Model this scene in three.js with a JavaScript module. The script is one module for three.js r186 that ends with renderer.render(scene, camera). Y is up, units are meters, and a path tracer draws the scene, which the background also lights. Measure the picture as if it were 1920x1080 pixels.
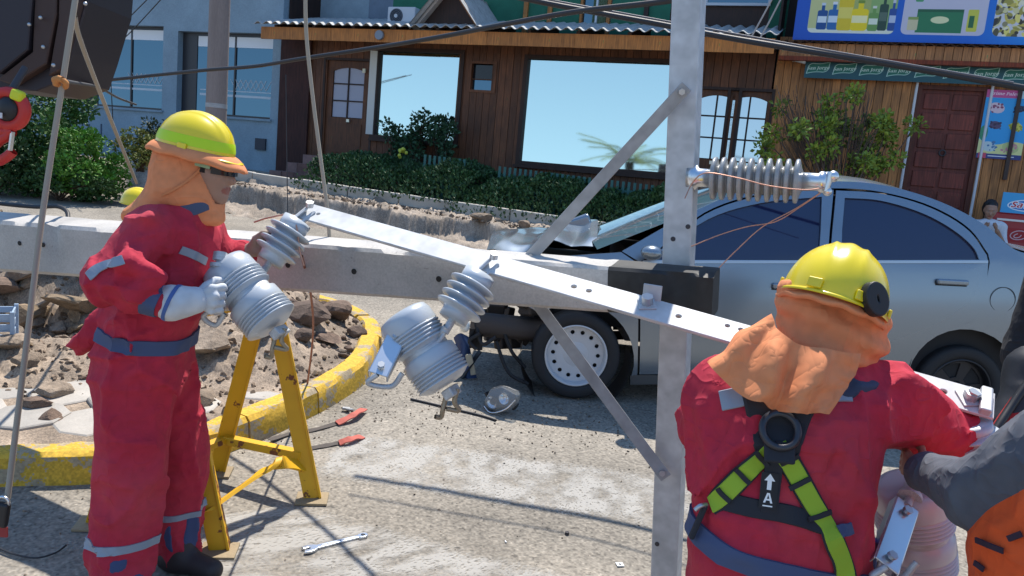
import * as THREE from 'three';
import { mergeGeometries, mergeVertices, toCreasedNormals } from 'three/addons/utils/BufferGeometryUtils.js';
import { RoundedBoxGeometry } from 'three/addons/geometries/RoundedBoxGeometry.js';

// ------------------------------------------------------------------ camera, sky, sun, exposure
const V = (x, y, z) => new THREE.Vector3(x, y, z);
const FPX = 1440, CAM_H = 1.68, PITCH = 8.3 * Math.PI / 180, ROLL = 5.2 * Math.PI / 180;
const scene = new THREE.Scene();
const camera = new THREE.PerspectiveCamera(2 * Math.atan(540 / FPX) * 180 / Math.PI, 16 / 9, 0.05, 900);
camera.position.set(0, CAM_H, 0);
camera.rotation.order = 'YXZ';
camera.rotation.set(-PITCH, 0, ROLL);
camera.updateMatrixWorld(true);

const SUN = V(0.1, 1, -0.5).normalize();
{ // clear blue daylight sky, paler at the horizon and around the sun
  const w = 512, h = 256, d = new Float32Array(w * h * 4), dir = V(0, 0, 0);
  for (let j = 0; j < h; j++) for (let i = 0; i < w; i++) {
    const ph = ((i + 0.5) / w - 0.5) * 2 * Math.PI, th = ((j + 0.5) / h - 0.5) * Math.PI;
    dir.set(Math.cos(th) * Math.cos(ph), Math.sin(th), Math.cos(th) * Math.sin(ph));
    const e = Math.max(dir.y, 0), k = Math.pow(1 - e, 3.2), c = Math.max(dir.dot(SUN), 0);
    const glow = 0.25 * Math.pow(c, 12) + 0.6 * Math.pow(c, 90);
    const o = (j * w + i) * 4, low = dir.y < 0 ? Math.max(0, 1 + dir.y * 6) : 1;
    d[o] = (0.11 + 0.45 * k + glow) * low + 0.16 * (1 - low);
    d[o + 1] = (0.245 + 0.54 * k + glow * 0.97) * low + 0.15 * (1 - low);
    d[o + 2] = (0.53 + 0.44 * k + glow * 0.9) * low + 0.13 * (1 - low);
    d[o + 3] = 1;
  }
  const t = new THREE.DataTexture(d, w, h, THREE.RGBAFormat, THREE.FloatType);
  t.mapping = THREE.EquirectangularReflectionMapping; t.magFilter = t.minFilter = THREE.LinearFilter; t.needsUpdate = true;
  scene.background = t; scene.environment = t;
}
const sun = new THREE.DirectionalLight(new THREE.Color(1, 0.94, 0.85), 4.7);
sun.position.copy(SUN).multiplyScalar(40); sun.target.position.set(0, 0, -6);
sun.position.add(sun.target.position);
sun.castShadow = true; sun.shadow.mapSize.set(4096, 4096);
Object.assign(sun.shadow.camera, { left: -18, right: 18, top: 18, bottom: -18, near: 1, far: 90 });
scene.add(sun, sun.target);
const renderer = new THREE.WebGLRenderer({ antialias: true });
renderer.setSize(1024, 576);
renderer.shadowMap.enabled = true; renderer.shadowMap.type = THREE.PCFSoftShadowMap;
renderer.toneMapping = THREE.LinearToneMapping;
renderer.toneMappingExposure = 1.42;

// ------------------------------------------------------------------ helpers
let seed = 20241;
const rnd = () => { seed = (seed * 1664525 + 1013904223) >>> 0; return seed / 4294967296; };
const rr = (a, b) => a + (b - a) * rnd();
const lerp = (a, b, t) => a + (b - a) * t, clamp = (x, a = 0, b = 1) => Math.min(b, Math.max(a, x));
const sstep = (a, b, x) => { const t = clamp((x - a) / (b - a)); return t * t * (3 - 2 * t); };
const h3 = (x, y, z) => { let n = Math.imul(x, 374761393) + Math.imul(y, 668265263) + Math.imul(z, 2147483647 ^ 0x5bd1e995); n = Math.imul(n ^ (n >>> 13), 1274126177); n ^= n >>> 16; return (n >>> 0) / 4294967296; };
function noise(x, y, z) {                              // value noise, -1..1
  const X = Math.floor(x), Y = Math.floor(y), Z = Math.floor(z); x -= X; y -= Y; z -= Z;
  const a = x * x * (3 - 2 * x), b = y * y * (3 - 2 * y), c = z * z * (3 - 2 * z);
  const l = (p, q, t) => p + (q - p) * t;
  return 2 * l(l(l(h3(X, Y, Z), h3(X + 1, Y, Z), a), l(h3(X, Y + 1, Z), h3(X + 1, Y + 1, Z), a), b),
    l(l(h3(X, Y, Z + 1), h3(X + 1, Y, Z + 1), a), l(h3(X, Y + 1, Z + 1), h3(X + 1, Y + 1, Z + 1), a), b), c) - 1;
}
const fbm = (x, y, z, o = 4) => { let s = 0, a = 0.5, f = 1; for (let i = 0; i < o; i++) { s += a * noise(x * f, y * f, z * f); a *= 0.5; f *= 2.03; } return s; };

// a pixel of the 1920x1080 photograph to a point: on the plane z = -d, on the road, or on the house fronts
function ray(px, py) { return V((px - 960) / FPX, -(py - 540) / FPX, -1).applyQuaternion(camera.quaternion); }
function at(px, py, d) { const r = ray(px, py); return r.multiplyScalar(d / -r.z).add(camera.position); }
const roadY = z => 0.07 * (-Math.min(z, 2) - 2.9);
function ong(px, py, up = 0) { const r = ray(px, py), t = (CAM_H - up + 0.07 * 2.9) / (-0.07 * r.z - r.y); return r.multiplyScalar(t).add(camera.position); }
const YAW = 20 * Math.PI / 180, U = V(Math.cos(YAW), 0, Math.sin(YAW)), N = V(-Math.sin(YAW), 0, Math.cos(YAW));
const P0 = at(1110, 200, 14.8); P0.y = 0;
function fac(px, py, s = 0) { const r = ray(px, py), o = P0.clone().addScaledVector(N, s).sub(camera.position), t = o.dot(N) / r.dot(N); const p = r.multiplyScalar(t).add(camera.position); return { u: p.clone().sub(P0).dot(U), v: p.y }; }
const US = (u, s, y = 0) => P0.clone().addScaledVector(U, u).addScaledVector(N, s).setY(y);
const uOf = (x, z) => (x - P0.x) * U.x + (z - P0.z) * U.z, sOf = (x, z) => (x - P0.x) * N.x + (z - P0.z) * N.z;

const used = {};
const numbered = n => { used[n] = (used[n] || 0) + 1; return used[n] === 1 ? n : n + '_' + String(used[n] - 1).padStart(3, '0'); };
function tag(o, label, category, group) { o.userData.label = label; o.userData.category = category; if (group) o.userData.group = group; return o; }
function thing(name, label, category, pos = V(0, 0, 0), ry = 0, group) {
  const g = new THREE.Group(); g.name = numbered(name); g.position.copy(pos); g.rotation.y = ry; scene.add(g);
  return tag(g, label, category, group);
}
function part(parent, name, geo, mat) {
  const m = new THREE.Mesh(Array.isArray(geo) ? merge(geo) : geo, mat); m.name = name; m.castShadow = m.receiveShadow = true; parent.add(m); return m;
}
function solo(name, geo, mat, label, category, group) { const m = part(scene, numbered(name), geo, mat); return tag(m, label, category, group); }
function struct(name, geo, mat) { const m = part(scene, name, geo, mat); m.userData.kind = 'structure'; return m; }
function merge(list) {
  const keys = ['position', 'normal', 'uv', 'color'].filter(k => k !== 'color' || list.every(g => g.attributes.color));
  return mergeGeometries(list.map(g => {
    const r = g.index ? g.toNonIndexed() : g.clone();
    for (const k of Object.keys(r.attributes)) if (!keys.includes(k)) r.deleteAttribute(k);
    if (!r.attributes.uv) r.setAttribute('uv', new THREE.BufferAttribute(new Float32Array(r.attributes.position.count * 2), 2));
    if (!r.attributes.normal) r.computeVertexNormals();
    return r;
  }));
}
const lin = (r, g, b) => new THREE.Color().setRGB(r, g, b);
const col = c => (c instanceof THREE.Color ? c : Array.isArray(c) ? lin(...c) : new THREE.Color(c));
function mat(c, roughness = 0.8, metalness = 0, o = {}) { return new THREE.MeshStandardMaterial({ color: col(c), roughness, metalness, side: THREE.DoubleSide, ...o }); }
function phys(c, roughness, metalness, o = {}) { return new THREE.MeshPhysicalMaterial({ color: col(c), roughness, metalness, side: THREE.DoubleSide, ...o }); }
// tileable noise for textures
function tnoise(x, y, per, s) { const X = Math.floor(x), Y = Math.floor(y), m = (a) => ((a % per) + per) % per; x -= X; y -= Y; const a = x * x * (3 - 2 * x), b = y * y * (3 - 2 * y); return lerp(lerp(h3(m(X), m(Y), s), h3(m(X + 1), m(Y), s), a), lerp(h3(m(X), m(Y + 1), s), h3(m(X + 1), m(Y + 1), s), a), b); }
const tf = (u, v, per, s, o = 4) => { let r = 0, a = 0.5, t = 0; for (let i = 0; i < o; i++) { r += a * tnoise(u * per, v * per, per, s + i); t += a; a *= 0.55; per *= 2; } return r / t; };
function tex(n, fn, srgb = true, m = n) {
  const d = new Uint8Array(n * m * 4);
  for (let j = 0; j < m; j++) for (let i = 0; i < n; i++) { const c = fn(i / n, j / m), o = (j * n + i) * 4; if (c.length) { d[o] = c[0]; d[o + 1] = c[1]; d[o + 2] = c[2]; d[o + 3] = c[3] ?? 255; } else { d[o] = d[o + 1] = d[o + 2] = c; d[o + 3] = 255; } }
  const t = new THREE.DataTexture(d, n, m); t.wrapS = t.wrapT = THREE.RepeatWrapping; t.magFilter = THREE.LinearFilter; t.minFilter = THREE.LinearMipmapLinearFilter; t.generateMipmaps = true;
  if (srgb) t.colorSpace = THREE.SRGBColorSpace; t.needsUpdate = true; return t;
}
const num = x => [x, x, x];
function canvasTex(w, h, draw) { const c = document.createElement('canvas'); c.width = w; c.height = h; draw(c.getContext('2d'), w, h); const t = new THREE.CanvasTexture(c); t.colorSpace = THREE.SRGBColorSpace; return t; }
// geometry
const bx = (x0, x1, y0, y1, z0, z1) => { const g = new THREE.BoxGeometry(Math.abs(x1 - x0), Math.abs(y1 - y0), Math.abs(z1 - z0)); g.translate((x0 + x1) / 2, (y0 + y1) / 2, (z0 + z1) / 2); return g; };
function orient(g, a, b, up = V(0, 1, 0)) {             // a geometry along +y of unit frame, carried to run from a to b
  const y = b.clone().sub(a).normalize(); const x = up.clone().cross(y); if (x.length() < 1e-3) x.set(1, 0, 0).cross(y); x.normalize(); const z = x.clone().cross(y);
  return g.applyMatrix4(new THREE.Matrix4().makeBasis(x, y, z).setPosition(a));
}
function bar(a, b, w, h = w, up) { const L = a.distanceTo(b), g = new THREE.BoxGeometry(w, L, h); g.translate(0, L / 2, 0); return orient(g, a, b, up); }
function rbar(a, b, w, h, r, up) { const L = a.distanceTo(b), g = new RoundedBoxGeometry(w, L, h, 2, r); g.translate(0, L / 2, 0); return orient(g, a, b, up); }
function rod(a, b, r0, r1 = r0, n = 12) { const L = a.distanceTo(b), g = new THREE.CylinderGeometry(r1, r0, L, n); g.translate(0, L / 2, 0); return orient(g, a, b); }
function tube(pts, r, n = 6, seg, closed = false) { return new THREE.TubeGeometry(new THREE.CatmullRomCurve3(pts, closed, 'centripetal'), seg || Math.max(8, pts.length * 8), r, n, closed); }
function gridGeo(nu, nv, fn, uvs) {                    // fn(i/nu, j/nv) -> Vector3
  const p = [], t = [], ix = []; for (let j = 0; j <= nv; j++) for (let i = 0; i <= nu; i++) { const q = fn(i / nu, j / nv); p.push(q.x, q.y, q.z); const w = uvs ? uvs(q, i / nu, j / nv) : [i / nu, j / nv]; t.push(w[0], w[1]); }
  for (let j = 0; j < nv; j++) for (let i = 0; i < nu; i++) { const a = j * (nu + 1) + i, b = a + 1, c = a + nu + 1, d = c + 1; ix.push(a, b, d, a, d, c); }
  const g = new THREE.BufferGeometry(); g.setAttribute('position', new THREE.Float32BufferAttribute(p, 3)); g.setAttribute('uv', new THREE.Float32BufferAttribute(t, 2)); g.setIndex(ix); g.computeVertexNormals(); return g;
}
function lathe(pts, n = 32) { return new THREE.LatheGeometry(pts.map(p => new THREE.Vector2(p[0], p[1])), n); }
function ribbon(pts, nors, w, th = 0.004, side) {       // a strap of width w lying along pts, nors point out of the surface
  const n = pts.length, P = [], ix = [];
  for (let i = 0; i < n; i++) {
    const t = pts[Math.min(i + 1, n - 1)].clone().sub(pts[Math.max(i - 1, 0)]).normalize(), s = t.clone().cross(nors[i]).normalize(), ww = typeof w === 'function' ? w(i / (n - 1)) : w;
    for (const [a, b] of [[-1, 0], [-0.92, 1], [0.92, 1], [1, 0]]) { const q = pts[i].clone().addScaledVector(s, a * ww / 2).addScaledVector(nors[i], b * th); P.push(q.x, q.y, q.z); }
  }
  for (let i = 0; i < n - 1; i++) for (let k = 0; k < 4; k++) { const a = i * 4 + k, b = i * 4 + (k + 1) % 4; ix.push(a, b, b + 4, a, b + 4, a + 4); }
  ix.push(0, 1, 2, 0, 2, 3); const e = (n - 1) * 4; ix.push(e, e + 2, e + 1, e, e + 3, e + 2);
  let g = new THREE.BufferGeometry(); g.setAttribute('position', new THREE.Float32BufferAttribute(P, 3)); g.setIndex(ix);
  g = toCreasedNormals(g, 0.7); return g;
}
function paint(g, fn) { const p = g.attributes.position, c = new Float32Array(p.count * 3), q = V(0, 0, 0); for (let i = 0; i < p.count; i++) { q.fromBufferAttribute(p, i); const k = fn(q, i); c[3 * i] = k[0]; c[3 * i + 1] = k[1]; c[3 * i + 2] = k[2]; } g.setAttribute('color', new THREE.BufferAttribute(c, 3)); return g; }
function tri(g, scale = 1) {                            // box-projected uv in metres
  const r = g.index ? g.toNonIndexed() : g; if (!r.attributes.normal) r.computeVertexNormals(); const p = r.attributes.position, uv = new Float32Array(p.count * 2), a = V(0, 0, 0), b = V(0, 0, 0), c = V(0, 0, 0);
  for (let i = 0; i < p.count; i += 3) {
    a.fromBufferAttribute(p, i); b.fromBufferAttribute(p, i + 1); c.fromBufferAttribute(p, i + 2);
    const n = b.clone().sub(a).cross(c.clone().sub(a)), x = Math.abs(n.x), y = Math.abs(n.y), z = Math.abs(n.z);
    [a, b, c].forEach((q, k) => { const w = x > y && x > z ? [q.z, q.y] : y > z ? [q.x, q.z] : [q.x, q.y]; uv[2 * (i + k)] = w[0] * scale; uv[2 * (i + k) + 1] = w[1] * scale; });
  }
  r.setAttribute('uv', new THREE.BufferAttribute(uv, 2)); return r;
}
// smooth surface of a distance field (surface nets on a grid)
function sdfMesh(fn, lo, hi, c) {
  const nx = Math.ceil((hi.x - lo.x) / c) + 1, ny = Math.ceil((hi.y - lo.y) / c) + 1, nz = Math.ceil((hi.z - lo.z) / c) + 1, D = new Float32Array(nx * ny * nz), B = 6, rad = B * c * 0.87 + 0.05;
  for (let Z = 0; Z < nz; Z += B) for (let Y = 0; Y < ny; Y += B) for (let X = 0; X < nx; X += B) {
    const d0 = fn(lo.x + (X + B / 2) * c, lo.y + (Y + B / 2) * c, lo.z + (Z + B / 2) * c), skip = Math.abs(d0) > rad;
    for (let z = Z; z < Math.min(Z + B, nz); z++) for (let y = Y; y < Math.min(Y + B, ny); y++) for (let x = X; x < Math.min(X + B, nx); x++) D[(z * ny + y) * nx + x] = skip ? d0 : fn(lo.x + x * c, lo.y + y * c, lo.z + z * c);
  }
  const id = new Int32Array(nx * ny * nz).fill(-1), P = [], ix = [], nxy = nx * ny;
  const E = [[0, 1], [0, 2], [0, 4], [1, 3], [1, 5], [2, 3], [2, 6], [3, 7], [4, 5], [4, 6], [5, 7], [6, 7]], of = [0, 1, nx, nx + 1, nxy, nxy + 1, nxy + nx, nxy + nx + 1];
  for (let z = 0; z < nz - 1; z++) for (let y = 0; y < ny - 1; y++) for (let x = 0; x < nx - 1; x++) {
    const o = z * nxy + y * nx + x; let m = 0; for (let k = 0; k < 8; k++) if (D[o + of[k]] < 0) m |= 1 << k;
    if (m === 0 || m === 255) continue;
    let sx = 0, sy = 0, sz = 0, n = 0;
    for (const [a, b] of E) { if (((m >> a) & 1) === ((m >> b) & 1)) continue; const da = D[o + of[a]], db = D[o + of[b]], t = da / (da - db); sx += (a & 1) + t * ((b & 1) - (a & 1)); sy += ((a >> 1) & 1) + t * (((b >> 1) & 1) - ((a >> 1) & 1)); sz += (a >> 2) + t * ((b >> 2) - (a >> 2)); n++; }
    id[o] = P.length / 3; P.push(lo.x + (x + sx / n) * c, lo.y + (y + sy / n) * c, lo.z + (z + sz / n) * c);
  }
  const quad = (a, b, cc, d, f) => { if (a < 0 || b < 0 || cc < 0 || d < 0) return; f ? ix.push(a, b, cc, a, cc, d) : ix.push(a, cc, b, a, d, cc); };
  for (let z = 1; z < nz - 1; z++) for (let y = 1; y < ny - 1; y++) for (let x = 1; x < nx - 1; x++) {
    const o = z * nxy + y * nx + x, s = D[o] < 0;
    if (s !== D[o + 1] < 0) quad(id[o - nx - nxy], id[o - nxy], id[o], id[o - nx], s);
    if (s !== D[o + nx] < 0) quad(id[o - 1 - nxy], id[o - 1], id[o], id[o - nxy], s);
    if (s !== D[o + nxy] < 0) quad(id[o - 1 - nx], id[o - nx], id[o], id[o - 1], s);
  }
  const g = new THREE.BufferGeometry(); g.setAttribute('position', new THREE.Float32BufferAttribute(P, 3)); g.setIndex(ix); g.computeVertexNormals(); return g;
}
const smin = (a, b, k) => { const h = Math.max(k - Math.abs(a - b), 0) / k; return Math.min(a, b) - h * h * k * 0.25; };
function cap(x, y, z, a, b, ra, rb) {                   // tapered capsule
  const bx_ = b.x - a.x, by = b.y - a.y, bz = b.z - a.z, px = x - a.x, py = y - a.y, pz = z - a.z, t = clamp((px * bx_ + py * by + pz * bz) / (bx_ * bx_ + by * by + bz * bz + 1e-9));
  const dx = px - bx_ * t, dy = py - by * t, dz = pz - bz * t; return Math.sqrt(dx * dx + dy * dy + dz * dz) - (ra + (rb - ra) * t);
}
function ell(x, y, z, c, rx, ry, rz) { const a = (x - c.x) / rx, b = (y - c.y) / ry, d = (z - c.z) / rz, k = Math.sqrt(a * a + b * b + d * d), m = Math.min(rx, ry, rz); return (k - 1) * m; }
// ------------------------------------------------------------------ surface textures (what things are made of)
const T = {};
T.asphalt = tex(1024, (u, v) => { const a = tf(u, v, 6, 1, 5), b = tnoise(u * 256, v * 256, 256, 9), c = tnoise(u * 420, v * 420, 420, 12); let k = 128 + 52 * (a - 0.5) + 38 * (b - 0.5) + 24 * (c - 0.5); if (b * c > 0.76) k += 18; if (b < 0.1) k -= 22; return [k * 1.04, k * 0.985, k * 0.9]; });
T.asphaltB = tex(1024, (u, v) => { const b = tnoise(u * 256, v * 256, 256, 9), c = tnoise(u * 420, v * 420, 420, 12); return 90 + 110 * b * b + 50 * c; }, false);
T.concrete = tex(512, (u, v) => { const a = tf(u, v, 4, 21, 6), b = tnoise(u * 200, v * 200, 200, 25), p = tnoise(u * 64, v * 64, 64, 27); const k = 205 + 60 * (a - 0.5) + 18 * (b - 0.5) - (p < 0.04 ? 25 : 0); return [k, k * 0.985, k * 0.955]; });
T.dirt = tex(512, (u, v) => { const a = tf(u, v, 5, 31, 6), b = tnoise(u * 180, v * 180, 180, 35); const k = 0.78 + 0.5 * (a - 0.5) + 0.3 * (b - 0.5); return [232 * k, 214 * k, 194 * k]; });
T.wood = tex(512, (u, v) => { const w = tf(u, v * 0.12 + 0.01, 40, 41, 3), f = tnoise(u * 160, v * 6, 160, 45), l = tf(u, v, 4, 47, 3); const k = 204 + 74 * (w - 0.5) + 55 * (f - 0.5) + 50 * (l - 0.5); return [k, k * 0.95, k * 0.9]; });
T.stucco = tex(512, (u, v) => { const a = tf(u, v, 5, 51, 6), b = tnoise(u * 120, v * 120, 120, 55); return num(222 + 36 * (a - 0.5) + 16 * (b - 0.5)); });
T.grainB = tex(512, (u, v) => 128 + 110 * (tf(u, v, 24, 61, 4) - 0.5), false);
T.zinc = tex(512, (u, v) => { const a = tf(u, v, 24, 71, 3), b = tf(u, v, 5, 75, 4); return num(205 + 48 * (a - 0.5) + 40 * (b - 0.5)); });
T.zincR = tex(256, (u, v) => 128 + 120 * (tf(u, v, 10, 81, 4) - 0.5), false);
T.rust = tex(512, (u, v) => { const a = tf(u, v, 16, 91, 5), s = tf(u, v, 40, 95, 3); const chip = a > 0.7 || (a > 0.62 && s > 0.66); const k = 0.93 + 0.25 * (tf(u, v, 3, 97, 4) - 0.5); return chip ? [95 + 40 * s, 52 + 24 * s, 26] : [226 * k, 172 * k, 14 * k]; });
T.kerb = tex(512, (u, v) => { const a = tf(u, v, 7, 101, 5), s = tf(u, v, 60, 105, 2), k = 0.95 + 0.3 * (s - 0.5); return a + 0.3 * (s - 0.5) > 0.6 ? [168 * k, 152 * k, 124 * k] : [214 * k, 172 * k, 58 * k]; });
T.cloth = tex(256, (u, v) => { const w = (Math.sin(u * 256 * Math.PI) * 0.5 + 0.5) * (Math.sin(v * 256 * Math.PI) * 0.5 + 0.5); return 90 + 60 * w + 90 * (tf(u, v, 12, 111, 4) - 0.5); }, false);
T.crinkle = tex(512, (u, v) => { const w = 0.05 * tf(u, v, 4, 301, 3), rd = (p, s) => 1 - Math.abs(2 * tnoise(((u + w) * p), ((v + w) * p), p, s) - 1); const a = rd(7, 303) ** 3, b = rd(13, 305) ** 4, c = rd(27, 307) ** 3, m = tf(u, v, 4, 309, 2); return 60 + 120 * a * m + 90 * b * (1 - m * 0.6) + 26 * c; }, false);
T.black = tex(512, (u, v) => { const a = tf(u, v, 6, 121, 5), s = tf(u, v, 50, 125, 2); const chip = a > 0.67 || (a > 0.6 && s > 0.62); return chip ? num(150 + 40 * s) : num(20 + 22 * s); });
T.brick = tex(256, (u, v) => { const a = tf(u, v, 8, 131, 5); return num(200 + 80 * (a - 0.5)); });
const M = {
  asphalt: mat('#ffffff', 0.92, 0, { map: T.asphalt, bumpMap: T.asphaltB, bumpScale: 0.006 }),
  dirt: mat([0.6, 0.59, 0.58], 0.97, 0, { map: T.dirt, bumpMap: T.grainB, bumpScale: 0.02 }),
  soil: mat([0.13, 0.095, 0.065], 1, 0, { map: T.dirt, bumpMap: T.grainB, bumpScale: 0.03 }),
  concrete: mat([0.62, 0.61, 0.6], 0.9, 0, { map: T.concrete, bumpMap: T.grainB, bumpScale: 0.003 }),
  paleConcrete: mat([0.75, 0.73, 0.69], 0.9, 0, { map: T.concrete, bumpMap: T.grainB, bumpScale: 0.003 }),
  kerbPaint: mat('#ffffff', 0.85, 0, { map: T.kerb, bumpMap: T.grainB, bumpScale: 0.004 }),
  yellowSteel: mat('#ffffff', 0.55, 0, { map: T.rust }),
  galv: mat([0.8, 0.82, 0.84], 0.55, 0.35, { map: T.zinc, roughnessMap: null }),
  zincPale: mat([0.86, 0.87, 0.88], 0.6, 0.05, { map: T.zinc }),
  galvDull: mat([0.56, 0.57, 0.58], 0.62, 0.35, { map: T.zinc }),
  steel: mat([0.66, 0.68, 0.7], 0.28, 0.95),
  bolt: mat([0.5, 0.51, 0.52], 0.42, 0.85),
  darkSteel: mat([0.06, 0.055, 0.06], 0.6, 0.4),
  rubber: mat([0.018, 0.018, 0.02], 0.75),
  blackPlastic: mat([0.016, 0.016, 0.018], 0.5),
  copper: mat([0.55, 0.3, 0.22], 0.45, 0.7),
  rope: mat([0.34, 0.3, 0.24], 0.95), cable: mat([0.022, 0.022, 0.026], 0.55),
};
const woods = (r, g, b, n = 4, v = 0.14) => Array.from({ length: n }, (_, i) => { const k = 1 + v * (2 * i / (n - 1) - 1); return mat([r * k, g * k, b * k], 0.62, 0, { map: T.wood, bumpMap: T.wood, bumpScale: 0.002 }); });

// ------------------------------------------------------------------ ground, road, dirt bank, terrace in front of the houses
const kA = fac(440, 327, 2.9), kB = fac(1040, 414, 2.9);
const terraceY = u => lerp(kA.v, kB.v, clamp((u - kA.u) / (kB.u - kA.u), -0.5, 1.9));
const edgeS = u => 2.9 + 2.6 * sstep(-7.6, -9.6, u);
function G(x, z) {
  const u = uOf(x, z), s = sOf(x, z), e = edgeS(u), r = roadY(z) - 0.12;
  if (s > e + 0.1) return r;
  return Math.max(r, terraceY(u) - 0.03);
}
{
  const line = (a, b, d0, d1, n) => { const o = [-400, -200, -100, -60]; for (let k = 0; k <= n; k++) o.push(lerp(a, b, k / n)); return o.concat([60, 120, 250, 400]); };
  const xs = line(-30, 30, 0, 0, 150), zs = line(-32, 30, 0, 0, 150);
  const g = gridGeo(xs.length - 1, zs.length - 1, (a, b) => { const x = xs[Math.round(a * (xs.length - 1))], z = zs[Math.round(b * (zs.length - 1))]; return V(x, G(x, z), z); }, q => [q.x, q.z]);
  struct('ground', g, M.dirt);
  const rg = gridGeo(2, 24, (a, b) => { const z = lerp(-26, 70, b); return V(lerp(-80, 80, a), roadY(z), z); }, q => [q.x / 3, q.z / 3]);
  struct('road', rg, M.asphalt);
  // eroded dirt bank between road and terrace
  const u0 = kA.u - 0.9, u1 = 8.5, nu = 330, nv = 44;
  const bank = gridGeo(nu, nv, (a, b) => {
    const u = lerp(u0, u1, a), s = lerp(2.78, 4.75, b), p = US(u, s), r = roadY(p.z), top = terraceY(u) - 0.1 - 0.05 * sstep(2.9, 3.5, s) - 0.1 * sstep(u0 + 1.5, u0, u);
    const lipS = 3.66 + 0.34 * noise(u * 1.3, 3, 1) + 0.13 * noise(u * 4.1, 7, 1) + 0.05 * noise(u * 11, 2, 5);
    const fall = sstep(lipS - 0.03, lipS + 0.1, s);
    const talus = r + 0.1 * (1 - sstep(lipS, 4.6, s)) - 0.03;
    let y = lerp(top, Math.min(talus, top), fall);
    y += (0.05 * fbm(u * 3, s * 3, 2, 3) + 0.03 * noise(u * 13, s * 13, 4) + 0.016 * noise(u * 30, s * 30, 4)) * (1 - sstep(4.3, 4.75, s));
    if (b === 1) y = r - 0.05;
    return p.setY(y);
  }, q => [q.x, q.z + q.y]);
  struct('dirt_bank', bank, M.dirt);
  // low kerb of separate stones on the edge of the terrace
  const ks = new THREE.Group(); ks.name = 'terrace_kerb'; ks.userData.kind = 'structure'; scene.add(ks);
  for (let u = kA.u - 1.6; u < 8; u += 1.0) {
    const a = US(u, edgeS(u) - 0.06), b = US(u + 0.985, edgeS(u + 0.985) - 0.06); a.y = terraceY(u) - 0.02 + rr(-0.008, 0.008); b.y = terraceY(u + 1) - 0.02 + rr(-0.008, 0.008);
    part(ks, 'kerb_stone', tri(rbar(a, b, 0.14, 0.2, 0.02)), M.paleConcrete);
  }
}
// ------------------------------------------------------------------ the three houses (all stand on one line behind the terrace)
const HOUSE_TURN = -YAW;
function house(name, label, cat = 'building') { return thing(name, label, cat, P0.clone().setY(0), HOUSE_TURN); }
const R = (x0, y0, x1, y1, s = 0) => { const a = fac(x0, y0, s), b = fac(x1, y1, s); return { u0: a.u, v1: a.v, u1: b.u, v0: b.v }; };
function boards(parent, name, u0, u1, v0, v1, w, s0, s1, mats, holes = []) {
  const n = Math.round((u1 - u0) / w), ww = (u1 - u0) / n;
  for (let i = 0; i < n; i++) {
    const a = u0 + i * ww + 0.004, b = a + ww - 0.008, c = (a + b) / 2; let spans = [[v0, v1]];
    for (const h of holes) if (c > h.u0 && c < h.u1) spans = spans.flatMap(([p, q]) => [[p, Math.min(q, h.v0)], [Math.max(p, h.v1), q]].filter(([x, y]) => y - x > 0.02));
    const m = mats[Math.floor(rnd() * mats.length)], d = rr(-0.004, 0.004);
    for (const [p, q] of spans) part(parent, name, tri(bx(a, b, p, q, s0, s1 + d)), m);
  }
}
function frame(parent, name, r, t, s0, s1, m) {
  part(parent, name, [bx(r.u0 - t, r.u0, r.v0 - t, r.v1 + t, s0, s1), bx(r.u1, r.u1 + t, r.v0 - t, r.v1 + t, s0, s1), bx(r.u0, r.u1, r.v1, r.v1 + t, s0, s1 - 0.003), bx(r.u0, r.u1, r.v0 - t, r.v0, s0, s1 - 0.003)].map(g => tri(g)), m);
}
const mirrorGlass = mat([0.58, 0.72, 0.72], 0.03, 1), smokedGlass = mat([0.09, 0.16, 0.22], 0.06, 1), paneGlass = mat([0.5, 0.58, 0.62], 0.05, 1), curtainWhite = mat([0.8, 0.82, 0.84], 0.9);
const blueWall = mat([0.33, 0.45, 0.54], 0.93, 0, { map: T.stucco, bumpMap: T.grainB, bumpScale: 0.006 });
const FLOOR = 1.72, BASE = 1.1;
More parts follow.
